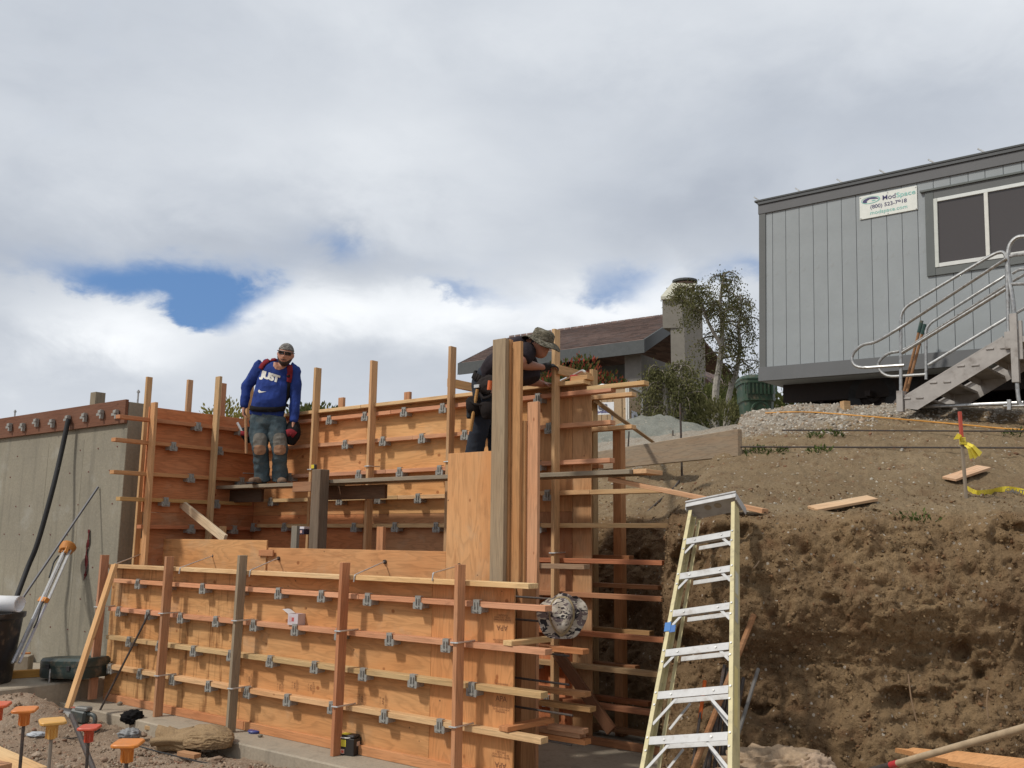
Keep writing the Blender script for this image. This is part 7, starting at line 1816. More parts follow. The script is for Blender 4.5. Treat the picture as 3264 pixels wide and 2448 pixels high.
def ball(g, c, r, ax=(1, 1, 1), rot=None, seg=14):
    vs = []; fs = []; n = seg; m = 9
    for i in range(m + 1):
        ph = math.pi * i / m
        for k in range(n):
            a = 2 * math.pi * k / n; p = V((math.sin(ph) * math.cos(a) * ax[0], math.sin(ph) * math.sin(a) * ax[1], math.cos(ph) * ax[2])) * r
            vs.append(V(c) + (rot @ p if rot is not None else p))
    for i in range(m):
        for k in range(n): fs.append((i * n + k, (i + 1) * n + k, (i + 1) * n + (k + 1) % n, i * n + (k + 1) % n))
    g.add(vs, fs)
def solid(name, g, mat, parent, voxel=0.012, it=3, col=None, fold=0.0, fs=9.0, seed=1, stretch=(1, 1, 1)):
    """join the lofts into one continuous skin"""
    me = bpy.data.meshes.new(name + "_src"); me.from_pydata([tuple(v) for v in g.v], [], g.f); me.update()
    tmp = bpy.data.objects.new(name + "_src", me); COL.objects.link(tmp)
    md = tmp.modifiers.new("r", 'REMESH'); md.mode = 'VOXEL'; md.voxel_size = voxel; md.use_smooth_shade = True
    sm = tmp.modifiers.new("s", 'SMOOTH'); sm.factor = 0.5; sm.iterations = it
    dg = bpy.context.evaluated_depsgraph_get(); dg.update(); ev = tmp.evaluated_get(dg); out = bpy.data.meshes.new_from_object(ev, depsgraph=dg)
    bpy.data.objects.remove(tmp); bpy.data.meshes.remove(me)
    n = len(out.vertices); co = np.empty(n * 3, np.float32); out.vertices.foreach_get('co', co); co = co.reshape(-1, 3).astype(float)
    if fold:
        no = np.empty(n * 3, np.float32); out.vertices.foreach_get('normal', no); no = no.reshape(-1, 3)
        co = co + no * (fold * (fbm(co * np.array(stretch) * fs, 3, seed=seed, ridged=True) - 0.2))[:, None]
    c = co.mean(0); out.vertices.foreach_set('co', (co - c).astype(np.float32).ravel()); out.update(); smooth(out); out.materials.clear(); out.materials.append(mat); out.name = name
    o = bpy.data.objects.new(name, out)
    if col is not None: o.color = (*col, 1)
    return place(o, Matrix.Translation(V(c)), parent)
def bvh(o):
    m = PM[o]; vs = [m @ v.co for v in o.data.vertices]; return BVHTree.FromPolygons(vs, [tuple(p.vertices) for p in o.data.polygons])
def hand(g, wrist, d, pn, curl=0.6, L=0.185, thumb=1.0, spread=0.18):
    """palm, four unequal bent fingers and a thumb; d points to the fingers, pn out of the back of the hand"""
    d = V(d).normalized(); pn = (V(pn) - d * V(pn).dot(d)).normalized(); s = d.cross(pn)
    pl = L * 0.52; wd = L * 0.235
    loft(g, [(wrist - d * 0.02, 0.028, 0.021, s), (wrist + d * pl * 0.3, wd * 0.82, 0.020, s), (wrist + d * pl * 0.75, wd, 0.017, s), (wrist + d * pl, wd * 0.95, 0.014, s)], 12)
    for i, (k, ln) in enumerate(((-0.75, 0.43), (-0.25, 0.49), (0.25, 0.46), (0.75, 0.36))):
        p = wrist + d * pl * 0.9 + s * (wd * k); dr = (d + s * (k * spread)).normalized(); st = [(p - dr * 0.02, 0.0095, 0.0095, s)]; a = 0
        for j, f in enumerate((0.42, 0.32, 0.26)):
            a += curl * (0.65 if j == 0 else 0.8); q = (dr * math.cos(a) - pn * math.sin(a)).normalized(); p = p + q * (L * ln * f); st.append((p, 0.0092 - 0.0012 * j, 0.0092 - 0.0012 * j, s))
        loft(g, st, 8)
    p = wrist + d * pl * 0.25 + s * (-wd * 0.8 * thumb); q = (d * 0.65 - s * thumb * 0.75 - pn * 0.25).normalized(); st = [(p - q * 0.01, 0.014, 0.014, d)]
    for j, ln in enumerate((0.035, 0.03, 0.024)): p = p + q * ln; q = (q + d * 0.25 - pn * curl * 0.35 + s * thumb * 0.18).normalized(); st.append((p, 0.0115 - 0.001 * j, 0.0115 - 0.001 * j, d))
    loft(g, st, 8)
def head_point(az, z, R, c, k=1.0):
    """surface of a head: az from the face direction, z from -1 (chin) to 1 (crown)"""
    f, r, u = R; zz = z
    t = max(0.0, 1 - abs(zz) ** 2.3) ** 0.5
    w = 0.082 * t * (1 - 0.16 * max(0, -zz) ** 1.4); dp = 0.099 * t
    x = math.sin(az); y = math.cos(az)
    front = max(0.0, y)
    px = w * x * (1 + 0.05 * front); py = dp * y
    if y < 0 and zz < -0.1: py *= 1 - 0.45 * min(1, (-zz - 0.1) / 0.7)
    if y > 0:
        py *= 0.93
        if zz < -0.25: py += 0.020 * front * min(1, (-zz - 0.25) / 0.4)         # jaw comes forward
        py += 0.026 * math.exp(-((az / 0.20) ** 2)) * math.exp(-(((zz + 0.20) / 0.15) ** 2)) + 0.010 * math.exp(-((az / 0.16) ** 2)) * math.exp(-(((zz - 0.02) / 0.16) ** 2))   # nose
        py -= 0.010 * math.exp(-(((abs(az) - 0.42) / 0.2) ** 2)) * math.exp(-(((zz - 0.06) / 0.11) ** 2))                                     # eye hollows
        py += 0.007 * math.exp(-((az / 0.9) ** 2)) * math.exp(-(((zz - 0.22) / 0.08) ** 2))                                                     # brow
        py += 0.006 * math.exp(-((az / 0.30) ** 2)) * math.exp(-(((zz + 0.52) / 0.07) ** 2)) - 0.005 * math.exp(-((az / 0.36) ** 2)) * math.exp(-(((zz + 0.535) / 0.018) ** 2))  # lips
        py += 0.008 * math.exp(-((az / 0.35) ** 2)) * math.exp(-(((zz + 0.80) / 0.12) ** 2))                                                    # chin
    return c + r * (px * k) + f * (py * k) + u * (zz * 0.122 * k)
def head_grid(R, c, k=1.0, na=56, nz=44, a0=-math.pi, a1=math.pi, z0=-1.0, z1=1.0, off=0.0, keep=None):
    vs = []; fs = []
    for i in range(nz + 1):
        for j in range(na + 1):
            az = a0 + (a1 - a0) * j / na; z = z0 + (z1 - z0) * i / nz; p = head_point(az, max(-0.999, min(0.999, z)), R, c, k)
            if off: p = p + (p - (c + R[2] * (z * 0.06))).normalized() * off
            vs.append(p)
    for i in range(nz):
        for j in range(na):
            az = a0 + (a1 - a0) * (j + 0.5) / na; z = z0 + (z1 - z0) * (i + 0.5) / nz
            if keep is None or keep(az, z): fs.append((i * (na + 1) + j, i * (na + 1) + j + 1, (i + 1) * (na + 1) + j + 1, (i + 1) * (na + 1) + j))
    return vs, fs
def shell(name, R, c, k, keep, off, mat, parent, col=None, th=0.003, **kw):
    vs, fs = head_grid(R, c, k, off=off, keep=keep, **kw); used = sorted({i for f in fs for i in f}); mp = {a: b for b, a in enumerate(used)}
    o = mobj(name, [vs[i] for i in used], [tuple(mp[i] for i in f) for f in fs], mat, parent, col=col, shade=True)
    md = o.modifiers.new("thickness", 'SOLIDIFY'); md.thickness = th; md.offset = 1; return o
def face_frame(f, u):
    f = V(f).normalized(); u = (V(u) - f * V(u).dot(f)).normalized(); r = f.cross(u); return f, r, u
def strip(name, pts, w, tree, mat, parent, col=None, th=0.006, dirn=None, off=0.004, pad=6):
    """ribbon laid onto a garment: each point is dropped onto the surface along dirn"""
    cp = curve_pts(pts, pad); vs = []; n = len(cp); d = V(dirn).normalized()
    for i, p in enumerate(cp):
        tg = (cp[min(n - 1, i + 1)] - cp[max(0, i - 1)]).normalized(); sd = tg.cross(d).normalized()
        for k in (-1, 0, 1):
            q = p + sd * (w * 0.5 * k); h = tree.ray_cast(q - d * 0.6, d, 1.2)
            vs.append((h[0] + h[1] * off) if h[0] is not None else None)
    for i, v in enumerate(vs):
        if v is None:
            near = [vs[j] for j in range(len(vs)) if vs[j] is not None]; vs[i] = min(near, key=lambda q: (q - cp[i // 3]).length)
    fs = [(i * 3 + k, i * 3 + k + 1, i * 3 + k + 4, i * 3 + k + 3) for i in range(n - 1) for k in range(2)]
    o = mobj(name, vs, fs, mat, parent, col=col, shade=True); o.modifiers.new("thickness", 'SOLIDIFY').thickness = th; return o
def print_on(name, me, m, tree, d, mat, parent, off=0.003, col=None):
    bm = bmesh.new(); bm.from_mesh(me); bmesh.ops.triangulate(bm, faces=bm.faces)
    for _ in range(3):
        es = [e for e in bm.edges if e.calc_length() > 0.02]
        if not es: break
        bmesh.ops.subdivide_edges(bm, edges=es, cuts=1); bmesh.ops.triangulate(bm, faces=bm.faces)
    d = V(d).normalized()
    for v in bm.verts:
        p = m @ v.co; h = tree.ray_cast(p - d * 0.6, d, 1.2); v.co = (h[0] - d * off) if h[0] is not None else p
    return bm_obj(name, bm, mat, parent, None, col)

def man_on_plank():
    Y0 = W(gcol(853, 1500, -1.2), -1.2, 0).y; S_ = 1 / 2.765
    def P(zx, zy, dy=0.0): return at_y(600 + zx * S_, 1050 + zy * S_, Y0 + dy)
    X = V((1, 0, 0)); SK = (0.40, 0.185, 0.115); zf = 2.386
    # joints
    hd = P(858, 224, -0.10); nk = P(838, 318, -0.02); ch = P(765, 440, 0.02); be = P(722, 610, 0.0); hp = P(690, 760, 0.02)
    shR, shL = P(655, 310, 0.02), P(925, 350, 0.0); elR, elL = P(520, 500, 0.06), P(945, 590, 0.03); wrR, wrL = P(490, 690, 0.0), P(930, 820, -0.04)
    hipR, hipL = P(615, 815, 0.02), P(775, 815, 0.02); knR, knL = P(632, 1035, -0.06), P(806, 1040, -0.05); anR, anL = P(655, 1275, 0.05), P(812, 1275, 0.06)
    anR.z = zf + 0.10; anL.z = zf + 0.10
    tr = (shL - shR).normalized(); hr = (hipL - hipR).normalized(); dn = V((0, 0, -1))
    f, r, u = face_frame(V((0.10, -1, -0.16)), V((0.16, 0, 1)))
    # body: one continuous figure under the clothes
    g = Geo()
    loft(g, smooth_stations([(hp - Z_ * 0.03, 0.15, 0.11, hr), (be, 0.150, 0.12, tr), (ch, 0.135, 0.095, tr), (nk - (nk - ch) * 0.3, 0.100, 0.07, tr), (nk, 0.058, 0.06, tr), (hd - u * 0.02, 0.055, 0.06, r)]))
    vs, fs = head_grid((f, r, u), hd, 1.12); g.add(vs, fs)
    for sg in (-1, 1):
        ec = hd + r * (sg * 0.093) - u * 0.0 - f * 0.005
        ball(g, ec, 0.028, (0.35, 0.6, 1.0), Matrix((r, f, u)).transposed(), 10)
    for a, b, c_ in ((shR, elR, wrR), (shL, elL, wrL)):
        loft(g, smooth_stations([(a - Z_ * 0.015, 0.046, 0.046, X), (a.lerp(b, 0.5), 0.046, 0.046, X), (b, 0.042, 0.042, X), (b.lerp(c_, 0.4), 0.042, 0.040, X), (c_, 0.030, 0.026, X)]))
    hand(g, wrR, V((0.02, -0.12, -1)), V((-1, -0.2, 0)), 0.75, 0.19, -1.0)
    hand(g, wrL, V((0.05, -0.1, -1)), V((1, -0.2, 0)), 0.75, 0.19, 1.0)
    for a, b, c_ in ((hipR, knR, anR), (hipL, knL, anL)):
        loft(g, smooth_stations([(a, 0.080, 0.085, X), (b, 0.058, 0.062, X), (b.lerp(c_, 0.35), 0.055, 0.06, X), (c_, 0.038, 0.042, X)]))
        loft(g, [(c_ - Z_ * 0.02, 0.036, 0.045, X), (c_ - Z_ * 0.07, 0.04, 0.07, X)])
    body = solid("person", g, SKIN, None, 0.0085, 2, SK)
    tag(body, "man in blue long sleeved shirt and worn jeans standing on the scaffold plank", "person")
    # shirt
    g = Geo()
    loft(g, smooth_stations([(hp - Z_ * 0.005, 0.195, 0.150, hr), (hp.lerp(be, 0.4), 0.200, 0.165, tr), (be, 0.200, 0.170, tr), (be.lerp(ch, 0.5), 0.200, 0.158, tr), (ch, 0.195, 0.135, tr), (ch.lerp(nk, 0.45) - X * 0.012, 0.195, 0.122, tr), (ch.lerp(nk, 0.74) - X * 0.008, 0.155, 0.100, tr), (nk - u * 0.02, 0.090, 0.080, tr), (nk + u * 0.012, 0.070, 0.070, tr)]), 22)
    for a, b, c_ in ((shR, elR, wrR), (shL, elL, wrL)):
        inn = a.lerp(ch, 0.25)
        loft(g, smooth_stations([(inn, 0.090, 0.088, X), (a - Z_ * 0.012, 0.084, 0.082, X), (a.lerp(b, 0.5), 0.077, 0.076, X), (b, 0.064, 0.066, X), (b.lerp(c_, 0.45), 0.058, 0.058, X), (c_ - (c_ - b) * 0.06, 0.043, 0.042, X)]))
    BL = (0.024, 0.046, 0.190)
    shirt = solid("shirt", g, CLOTH, body, 0.011, 3, BL, 0.016, 7.0, 5, (1, 1, 0.7)); T_ = bvh(shirt); vd = (be - CAM).normalized()
    # bare skin at the neckline
    vs, fs = [], []; g = Geo(); nkc = [P(752, 290), P(748, 325), P(768, 352), P(800, 360), P(840, 348), P(868, 325)]
    g2 = []
    for p in nkc + [P(850, 300), P(800, 285)]:
        h = T_.ray_cast(p - vd * 0.6, vd, 1.2); g2.append((h[0] - vd * 0.004) if h[0] is not None else p)
    me = bpy.data.meshes.new("collar_opening"); me.from_pydata([tuple(q) for q in nkc + [P(862, 300), P(800, 290)]], [], [tuple(range(len(nkc) + 2))]); me.update(); me.materials.append(SKIN); print_on("collar_opening", me, Matrix.Identity(4), T_, vd, SKIN, body, 0.0035, SK)
    # jeans
    g = Geo()
    loft(g, smooth_stations([(hp + Z_ * 0.03, 0.180, 0.142, hr), (hp - Z_ * 0.03, 0.188, 0.148, hr), (hipR.lerp(hipL, 0.5) - Z_ * 0.04, 0.182, 0.142, hr)]), 20)
    for a, b, c_ in ((hipR, knR, anR), (hipL, knL, anL)):
        hem = c_ - Z_ * 0.055
        loft(g, smooth_stations([(a + Z_ * 0.02, 0.112, 0.128, X), (a.lerp(b, 0.45), 0.112, 0.114, X), (b, 0.090, 0.095, X), (b.lerp(c_, 0.35), 0.084, 0.088, X), (b.lerp(c_, 0.75), 0.086, 0.090, X), (hem, 0.089, 0.096, X)]), 18, 0.1)
    jeans = solid("jeans", g, DENIM, body, 0.011, 3, (0.060, 0.085, 0.098), 0.018, 8.0, 8, (1, 1, 1.1)); J_ = bvh(jeans)
    # worn knee pads
    DUST = simple("dusty_denim_knee", (0.155, 0.142, 0.120), 0.95, 0, 0.2, 30, 0.3); TANP = simple("worn_knee_patch", (0.30, 0.165, 0.095), 0.95, 0, 0.2, 30, 0.3)
    for k, cx in enumerate((632, 806)):
        for nm, cy, rx, ry, mt, of in (("knee_panel", 985, 60, 78, DUST, 0.007), ("knee_patch", 1056, 54, 44, TANP, 0.011)):
            pl = [tuple(P(cx + rx * math.copysign(abs(math.cos(a)) ** 0.7, math.cos(a)), cy + ry * math.copysign(abs(math.sin(a)) ** 0.7, math.sin(a)))) for a in [2 * math.pi * q / 28 for q in range(28)]]
            me = bpy.data.meshes.new(nm); me.from_pydata(pl, [], [tuple(range(28))]); me.update(); me.materials.append(mt); print_on(nm, me, Matrix.Identity(4), J_, vd, mt, body, of)
    # belt, braces, buckle
    BK = (0.014, 0.013, 0.014); RD = (0.185, 0.020, 0.026)
    strip("tool_belt", [P(545, 690), P(600, 700), P(690, 704), P(780, 702), P(872, 690)], 0.058, T_, CLOTH, body, BK, 0.012, vd, 0.008)
    strip("red_brace", [P(775, 262), P(720, 272), P(672, 305), P(640, 350)], 0.050, T_, CLOTH, body, RD, 0.010, vd, 0.006)
    strip("red_brace", [P(892, 325), P(898, 370), P(895, 420), P(886, 466)], 0.058, T_, CLOTH, body, RD, 0.010, vd, 0.007)
    strip("black_strap", [P(886, 470), P(882, 540), P(878, 610), P(872, 690)], 0.042, T_, CLOTH, body, BK, 0.008, vd, 0.006); strip("buckle", [P(890, 402), P(889, 425)], 0.030, T_, CLOTH, body, BK, 0.008, vd, 0.018)
    # print on the chest
    WHI = simple("white_print", (0.66, 0.64, 0.58), 0.7, 0, 0.12, 40)
    me = text_mesh("JUST", 1.0, 0.075, 'LEFT', 0.22, 0.92); c = np.array([v.co[:] for v in me.vertices]); lo, hi = c.min(0), c.max(0); a, b, d_ = P(626, 440), P(812, 497), P(650, 365)
    ex, ey = b - a, (d_ - a) * 1.05; c = (c - lo) / np.maximum(hi - lo, 1e-6); c[:, 2] = 0; me.vertices.foreach_set('co', c.astype(np.float32).ravel()); me.update()
    m = Matrix.Identity(4)
    for i, ax in enumerate((ex, ey - ex * 0.13, V((0, -1, 0)))):
        for j in range(3): m[j][i] = ax[j]
    m.translation = a; print_on("shirt_lettering", me, m, T_, vd, WHI, shirt, 0.004)
    sw = [(616, 548), (620, 535), (628, 531), (634, 540), (650, 547), (690, 548), (648, 557), (628, 560)]; me = bpy.data.meshes.new("swoosh"); me.from_pydata([tuple(P(*q)) for q in sw], [], [tuple(range(len(sw)))]); me.update(); print_on("shirt_emblem", me, Matrix.Identity(4), T_, vd, WHI, shirt, 0.004)
    # pouches and hammer on the belt
    for sg, (a, b, c_) in enumerate((((470, 905), (500, 1000), (560, 905)), ((935, 840), (905, 985), (985, 900)))):
        g = Geo(); cx = P((500, 918)[sg], (940, 915)[sg], 0.02)
        if sg == 0: loft(g, smooth_stations([(P(520, 880, 0.02), 0.062, 0.05, X), (P(518, 930, 0.0), 0.072, 0.06, X), (P(522, 990, 0.02), 0.04, 0.04, X)]))
        else: loft(g, smooth_stations([(P(925, 835, 0.0), 0.075, 0.06, X), (P(925, 920, -0.03), 0.088, 0.075, X), (P(905, 1000, 0.0), 0.055, 0.05, X)]))
        pch = solid("tool_pouch", g, CLOTH, body, 0.012, 2, BK, 0.006, 12, 4 + sg)
        tp = bvh(pch); strip("pouch_panel", [P(470, 915), P(505, 918), P(545, 930)] if sg == 0 else [P(872, 915), P(905, 905), P(940, 930)], 0.05 if sg == 0 else 0.075, tp, CLOTH, body, RD, 0.008, vd, 0.006)
    strip("red_strap", [P(856, 735), P(868, 800), P(880, 870)], 0.035, J_, CLOTH, body, RD, 0.008, vd, 0.03)
    tube("hammer_handle", [P(507, 775, -0.09), P(512, 1092, -0.06)], 0.017, LUM, body, 8, (0.45, 0.26, 0.14)); g = Geo(); g.tube([P(432, 822, -0.02), P(480, 910, -0.02)], 0.016, 8); g.obj("pry_bar", STEELW, body)
    # boots
    for k, (an, toe) in enumerate(((anR, P(555, 1345, -0.16)), (anL, P(838, 1340, -0.17)))):
        toe = V((toe.x, toe.y, zf + 0.035)); g = Geo(); hl = an + (an - toe).normalized() * 0.05; hl.z = zf + 0.04
        sd = (toe - hl).cross(Z_).normalized()
        loft(g, smooth_stations([(hl, 0.040, 0.040, sd), (V((an.x, an.y, zf + 0.048)), 0.044, 0.050, sd), (hl.lerp(toe, 0.68), 0.052, 0.046, sd), (toe, 0.042, 0.036, sd)]), 14); loft(g, [(an + Z_ * 0.05, 0.054, 0.06, X), (V((an.x, an.y, zf + 0.05)), 0.05, 0.058, X)], 14)
        bt = solid("boot", g, simple("tan_leather%d" % k, (0.165, 0.098, 0.058), 0.8, 0, 0.25, 16, 0.2), body, 0.010, 2); 
        g = Geo(); q = hl.lerp(toe, 0.5); q.z = zf + 0.010; dr = (toe - hl); dr.z = 0; L = dr.length; dr.normalize(); g.box(q, dr, V((-dr.y, dr.x, 0)), Z_, L + 0.07, 0.085, 0.018); g.obj("sole", RUBBER, bt)
    # face: beard, moustache, mouth; bandana; sunglasses
    BR = (0.050, 0.033, 0.026); R = (f, r, u)
    def beard(az, z):
        a = abs(az); z_up = -0.56 + 0.34 * min(1, max(0, (a - 0.55) / 0.6)); 
        return a < 1.35 and -0.99 < z < z_up and not (a < 0.33 and z > -0.62)
    shell("beard", R, hd, 1.12, beard, 0.0025, simple("beard_hair", BR, 0.9, 0, 0.4, 120, 0.5), body, th=0.004, na=72, nz=60)
    shell("moustache", R, hd, 1.12, lambda az, z: abs(az) < 0.40 and -0.47 < z < -0.40, 0.0015, simple("moustache_hair", (0.05, 0.03, 0.022), 0.9, 0, 0.4, 120, 0.5), body, th=0.003, na=72, nz=60)
    shell("mouth", R, hd, 1.12, lambda az, z: abs(az) < 0.24 and -0.555 < z < -0.515, 0.0008, simple("lips", (0.24, 0.075, 0.06), 0.6), body, th=0.001, na=72, nz=60)
    shell("bandana", R, hd, 1.12, lambda az, z: z > 0.36 + 0.04 * math.cos(az) - (0.35 if abs(az) > 2.2 else 0), 0.006, camo_mat("grey_bandana_cloth", [(0.20, 0.19, 0.17, 1), (0.12, 0.11, 0.105, 1), (0.30, 0.28, 0.25, 1), (0.07, 0.065, 0.06, 1)], 34), body, th=0.005)
    for sg in (-1, 1): shell("sunglass_lens", R, hd, 1.12, lambda az, z: 0.08 < az * sg < 0.80 and 0.0 - 0.03 * 0 < z < 0.27, 0.013, LENS, body, th=0.003, na=72, nz=60)
    shell("sunglass_frame", R, hd, 1.12, lambda az, z: abs(az) < 1.5 and 0.19 < z < 0.27 and abs(az) > 0.0, 0.0145, PLAST, body, (0.012, 0.012, 0.012), th=0.003, na=72, nz=60)
man_on_plank()

def man_bending():
    def P(zx, zy, n): s, z = pw(1450 + zx / 3.77, 1020 + zy / 3.77, n); return W(s, n, z)
    SK = (0.36, 0.155, 0.095); zf = 2.395; nB = -1.05
    hip = P(400, 790, nB); wst = P(455, 650, nB); ch = P(720, 400, nB); shb = P(855, 330, nB); nk = P(925, 300, nB); hd = P(1030, 300, nB)
    shN = P(860, 400, nB + 0.13); shF = P(870, 380, nB - 0.22); elN = P(775, 525, nB + 0.22); wrN = P(1065, 570, -1.33)
    elF = P(860, 720, nB - 0.30); wrF = P(1080, 775, CN + 0.12)
    hpN, hpF = P(400, 830, nB + 0.09), P(420, 830, nB - 0.11)
    knN = P(330, 1180, nB + 0.08); anN = P(205, 1620, nB + 0.05); anN.z = zf + 0.10; knF = P(480, 1200, nB - 0.12); anF = P(520, 1650, nB - 0.10); anF.z = zf + 0.10
    SD = M_
    f, r, u = face_frame(E_ * 1.0 + V((0, 0, -0.42)) + M_ * 0.10, V((0, 0, 1)) + E_ * 0.3)
    g = Geo()
    loft(g, smooth_stations([(hip, 0.14, 0.115, SD), (wst, 0.14, 0.105, SD), (ch, 0.155, 0.105, SD), (shb, 0.13, 0.08, SD), (nk, 0.058, 0.058, SD), (hd - u * 0.03, 0.056, 0.058, r)]))
    vs, fs = head_grid((f, r, u), hd); g.add(vs, fs)
    for sg in (-1, 1): ball(g, hd + r * (sg * 0.077) - f * 0.005, 0.028, (0.35, 0.6, 1.0), Matrix((r, f, u)).transposed(), 10)
    for a, b, c_ in ((shN, elN, wrN), (shF, elF, wrF)):
        loft(g, smooth_stations([(a, 0.056, 0.056, SD), (a.lerp(b, 0.5), 0.052, 0.052, SD), (b, 0.047, 0.047, SD), (b.lerp(c_, 0.35), 0.050, 0.048, SD), (c_, 0.032, 0.028, SD)]))
    gd = (P(1190, 540, -1.42) - wrN).normalized()
    hand(g, wrN, gd, Z_ * 0.8 + M_ * 0.6, 0.75, 0.18, 1.0); hand(g, wrF, (E_ * 0.9 - M_ * 0.2 - Z_ * 0.1), Z_, 0.5, 0.18, -1.0)
    for a, b, c_ in ((hpN, knN, anN), (hpF, knF, anF)):
        loft(g, smooth_stations([(a, 0.085, 0.085, SD), (b, 0.06, 0.062, SD), (c_, 0.04, 0.042, SD)])); loft(g, [(c_ - Z_ * 0.02, 0.036, 0.045, SD), (c_ - Z_ * 0.07, 0.04, 0.07, SD)])
    body = solid("person", g, SKIN, None, 0.0085, 2, SK)
    tag(body, "man in dark shirt and camouflage hat bending over the form behind the tall posts", "person")
    # shirt with short sleeves
    g = Geo(); DK = (0.030, 0.024, 0.028)
    loft(g, smooth_stations([(hip.lerp(wst, 0.6), 0.160, 0.125, SD), (wst.lerp(ch, 0.35), 0.185, 0.135, SD), (ch - Z_ * 0.02, 0.195, 0.140, SD), (shb - E_ * 0.03, 0.175, 0.105, SD), (nk - E_ * 0.02 - Z_ * 0.01, 0.075, 0.07, SD)]), 20)
    for a, b in ((shN, elN), (shF, elF)): loft(g, smooth_stations([(a.lerp(shb, 0.4), 0.085, 0.085, SD), (a, 0.085, 0.085, SD), (a.lerp(b, 0.35), 0.078, 0.078, SD), (a.lerp(b, 0.56), 0.076, 0.074, SD)]), 16, 0.1)
    # shirt front hanging down
    loft(g, smooth_stations([(ch.lerp(wst, 0.15), 0.13, 0.10, SD), (P(865, 540, nB - 0.12), 0.10, 0.11, SD), (P(880, 680, nB - 0.16), 0.09, 0.13, SD), (P(890, 735, nB - 0.16), 0.08, 0.12, SD)]), 16, 0.1)
    sh = solid("shirt", g, CLOTH, body, 0.012, 3, DK, 0.012, 6, 7)
    g = Geo()
    loft(g, smooth_stations([(wst, 0.165, 0.125, SD), (hip, 0.175, 0.145, SD), (hip - Z_ * 0.10, 0.165, 0.14, SD)]), 18)
    for a, b, c_ in ((hpN, knN, anN), (hpF, knF, anF)):
        loft(g, smooth_stations([(a, 0.115, 0.12, SD), (a.lerp(b, 0.5), 0.104, 0.108, SD), (b, 0.088, 0.092, SD), (b.lerp(c_, 0.5), 0.080, 0.086, SD), (c_ - Z_ * 0.05, 0.080, 0.088, SD)]), 16, 0.1)
    solid("jeans", g, simple("dark_denim", (0.014, 0.019, 0.030), 0.92, 0, 0.4, 10, 0.4), body, 0.012, 3, None, 0.013, 6, 11)
    # glove on the hand that holds the strongback
    g = Geo(); hand(g, wrN, gd, Z_ * 0.8 + M_ * 0.6, 0.75, 0.205, 1.0, 0.12); loft(g, [(wrN - gd * 0.085, 0.045, 0.043, SD), (wrN - gd * 0.02, 0.042, 0.04, SD), (wrN + gd * 0.06, 0.05, 0.034, SD)], 14)
    solid("glove", g, simple("black_glove_knit", (0.018, 0.017, 0.017), 0.85, 0, 0.3, 60, 0.3), body, 0.0075, 1)
    # boots
    for k, an in enumerate((anN, anF)):
        toe = V((an.x, an.y, zf + 0.04)) + E_ * 0.17; hl = V((an.x, an.y, zf + 0.04)) - E_ * 0.06; g = Geo(); loft(g, smooth_stations([(hl, 0.042, 0.04, SD), (V((an.x, an.y, zf + 0.05)), 0.046, 0.052, SD), (toe, 0.044, 0.038, SD)]), 14); loft(g, [(an + Z_ * 0.05, 0.055, 0.06, SD), (V((an.x, an.y, zf + 0.05)), 0.05, 0.058, SD)], 14)
        bt = solid("boot", g, simple("brown_leather%d" % k, (0.10, 0.06, 0.04), 0.8, 0, 0.25, 16, 0.2), body, 0.011, 2); g = Geo(); g.box(V((an.x, an.y, zf + 0.008)) + E_ * 0.05, E_, M_, Z_, 0.31, 0.09, 0.02); g.obj("sole", RUBBER, bt)
    # tool belt, pouches, hammer, orange marker
    LE = (0.020, 0.016, 0.015); ba = (wst - hip).normalized(); bo = E_.cross(Z_)
    ring = [hip.lerp(wst, 0.45) + SD * (0.182 * math.cos(a)) + SD.cross(ba).normalized() * (0.152 * math.sin(a)) for a in [2 * math.pi * k / 32 for k in range(33)]]
    g = Geo()
    for a, b in zip(ring[:-1], ring[1:]):
        o = (a - hip.lerp(wst, .45)).normalized() * 0.004; g.add([a - ba * 0.035, b - ba * 0.035, b + ba * 0.035, a + ba * 0.035], [(0, 1, 2, 3)])
    o = g.obj("tool_belt", CLOTH, body, LE, True); o.modifiers.new("thickness", 'SOLIDIFY').thickness = 0.012
    def pouch(name, st, col=LE, fold=0.006, vox=0.011):
        g = Geo(); loft(g, smooth_stations(st), 14, 0.2); return solid(name, g, CLOTH, body, vox, 2, col, fold, 12, 3)
    pouch("tool_pouch", [(P(245, 965, nB + 0.17), 0.085, 0.10, E_), (P(250, 1040, nB + 0.18), 0.085, 0.10, E_), (P(265, 1130, nB + 0.16), 0.062, 0.08, E_)])
    pouch("tool_pouch", [(P(400, 1000, nB + 0.20), 0.09, 0.07, E_), (P(405, 1080, nB + 0.20), 0.088, 0.07, E_), (P(410, 1170, nB + 0.18), 0.07, 0.06, E_)])
    pouch("tool_pouch", [(P(380, 720, nB + 0.17), 0.11, 0.06, E_), (P(380, 800, nB + 0.19), 0.12, 0.06, E_), (P(380, 880, nB + 0.18), 0.11, 0.05, E_)], (0.028, 0.022, 0.020), 0.018)
    pouch("tool_pouch", [(P(185, 1060, nB + 0.1), 0.03, 0.04, E_), (P(185, 1180, nB + 0.1), 0.032, 0.04, E_)], (0.035, 0.04, 0.045))
    cp = [P(178, 965, nB + 0.26), P(240, 1010, nB + 0.29), P(325, 1020, nB + 0.26)]; tube("pouch_rim", curve_pts(cp, 5), 0.010, CLOTH, body, 6, LE); cp = [P(300, 880, nB + 0.24), P(340, 935, nB + 0.27), P(400, 925, nB + 0.27), P(470, 880, nB + 0.25)]; tube("pouch_rim", curve_pts(cp, 5), 0.012, CLOTH, body, 6, LE)
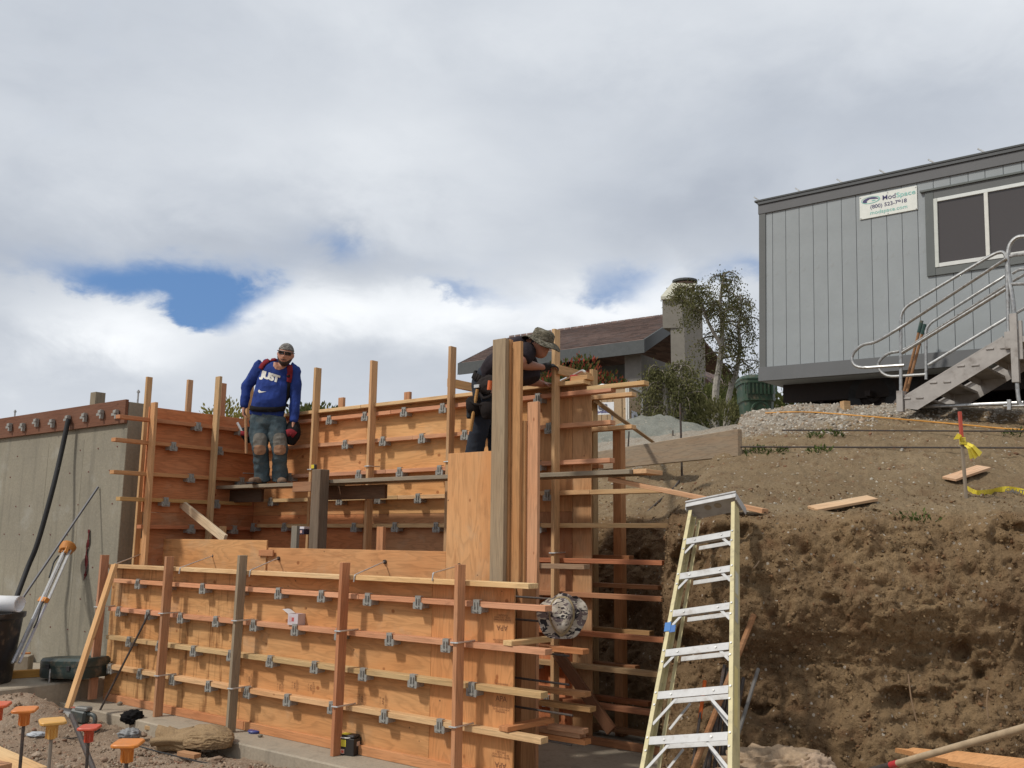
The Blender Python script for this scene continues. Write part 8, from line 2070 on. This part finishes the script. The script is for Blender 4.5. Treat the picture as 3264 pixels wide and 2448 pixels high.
    tube("hammer_handle", [P(272, 830, nB + 0.25), P(225, 1100, nB + 0.24), P(188, 1335, nB + 0.22)], 0.016, LUM, body, 8, (0.50, 0.28, 0.10)); b2("hammer_head", P(238, 800, nB + 0.26), P(300, 795, nB + 0.26), Z_, 0.03, 0.03, STEELW, None, body)
    tube("marker", [P(425, 730, nB + 0.27), P(412, 840, nB + 0.27)], 0.021, PLAST, body, 10, (0.62, 0.13, 0.03)); tube("phone", [P(465, 800, nB + 0.2), P(465, 880, nB + 0.2)], 0.03, PLAST, body, 6, (0.16, 0.08, 0.06))
    # hair and sunglasses, hat
    R = (f, r, u)
    shell("hair", R, hd, 1.0, lambda az, z: abs(az) > 1.5 and z > -0.45 + (0.0 if abs(az) > 2.0 else 0.45), 0.002, simple("dark_hair", (0.016, 0.013, 0.012), 0.8, 0, 0.3, 90, 0.4), body, th=0.006)
    for sg in (-1, 1): shell("sunglass_lens", R, hd, 1.0, lambda az, z: 0.10 < az * sg < 0.85 and -0.02 < z < 0.25, 0.013, LENS, body, th=0.003, na=72, nz=60)
    hu = (u + f * 0.22).normalized(); hc = hd + u * 0.052; hf, hr_, hu = face_frame(f - u * 0.05, hu); nA = 44; vs = []; fs = []
    prof = [(0.0, 0.094), (0.45, 0.093), (0.80, 0.087), (0.96, 0.070), (1.0, 0.045), (1.06, 0.005)]
    for q, h in prof:
        for k in range(nA): a = 2 * math.pi * k / nA; vs.append(hc + hf * (math.cos(a) * 0.110 * q) + hr_ * (math.sin(a) * 0.094 * q) + hu * (h + 0.006 * math.sin(3 * a) * q))
    for i in range(len(prof) - 1):
        for k in range(nA): fs.append((i * nA + k, i * nA + (k + 1) % nA, (i + 1) * nA + (k + 1) % nA, (i + 1) * nA + k))
    hat = mobj("hat", vs, fs, CAMO2, body, shade=50); vs = []; fs = []; nb = 6
    for i in range(nb):
        q = i / (nb - 1)
        for k in range(nA):
            a = 2 * math.pi * k / nA; ro = 1.06 + 0.78 * q; dp = 0.005 - 0.042 * q ** 1.4 * (0.9 + 0.35 * math.cos(2 * a)) + 0.010 * q * math.sin(4 * a + 1)
            vs.append(hc + hf * (math.cos(a) * 0.110 * ro) + hr_ * (math.sin(a) * 0.094 * ro) + hu * dp)
    for i in range(nb - 1):
        for k in range(nA): fs.append((i * nA + k, i * nA + (k + 1) % nA, (i + 1) * nA + (k + 1) % nA, (i + 1) * nA + k))
    o = mobj("brim", vs, fs, CAMO2, hat, shade=True); o.modifiers.new("thickness", 'SOLIDIFY').thickness = 0.004
man_bending()
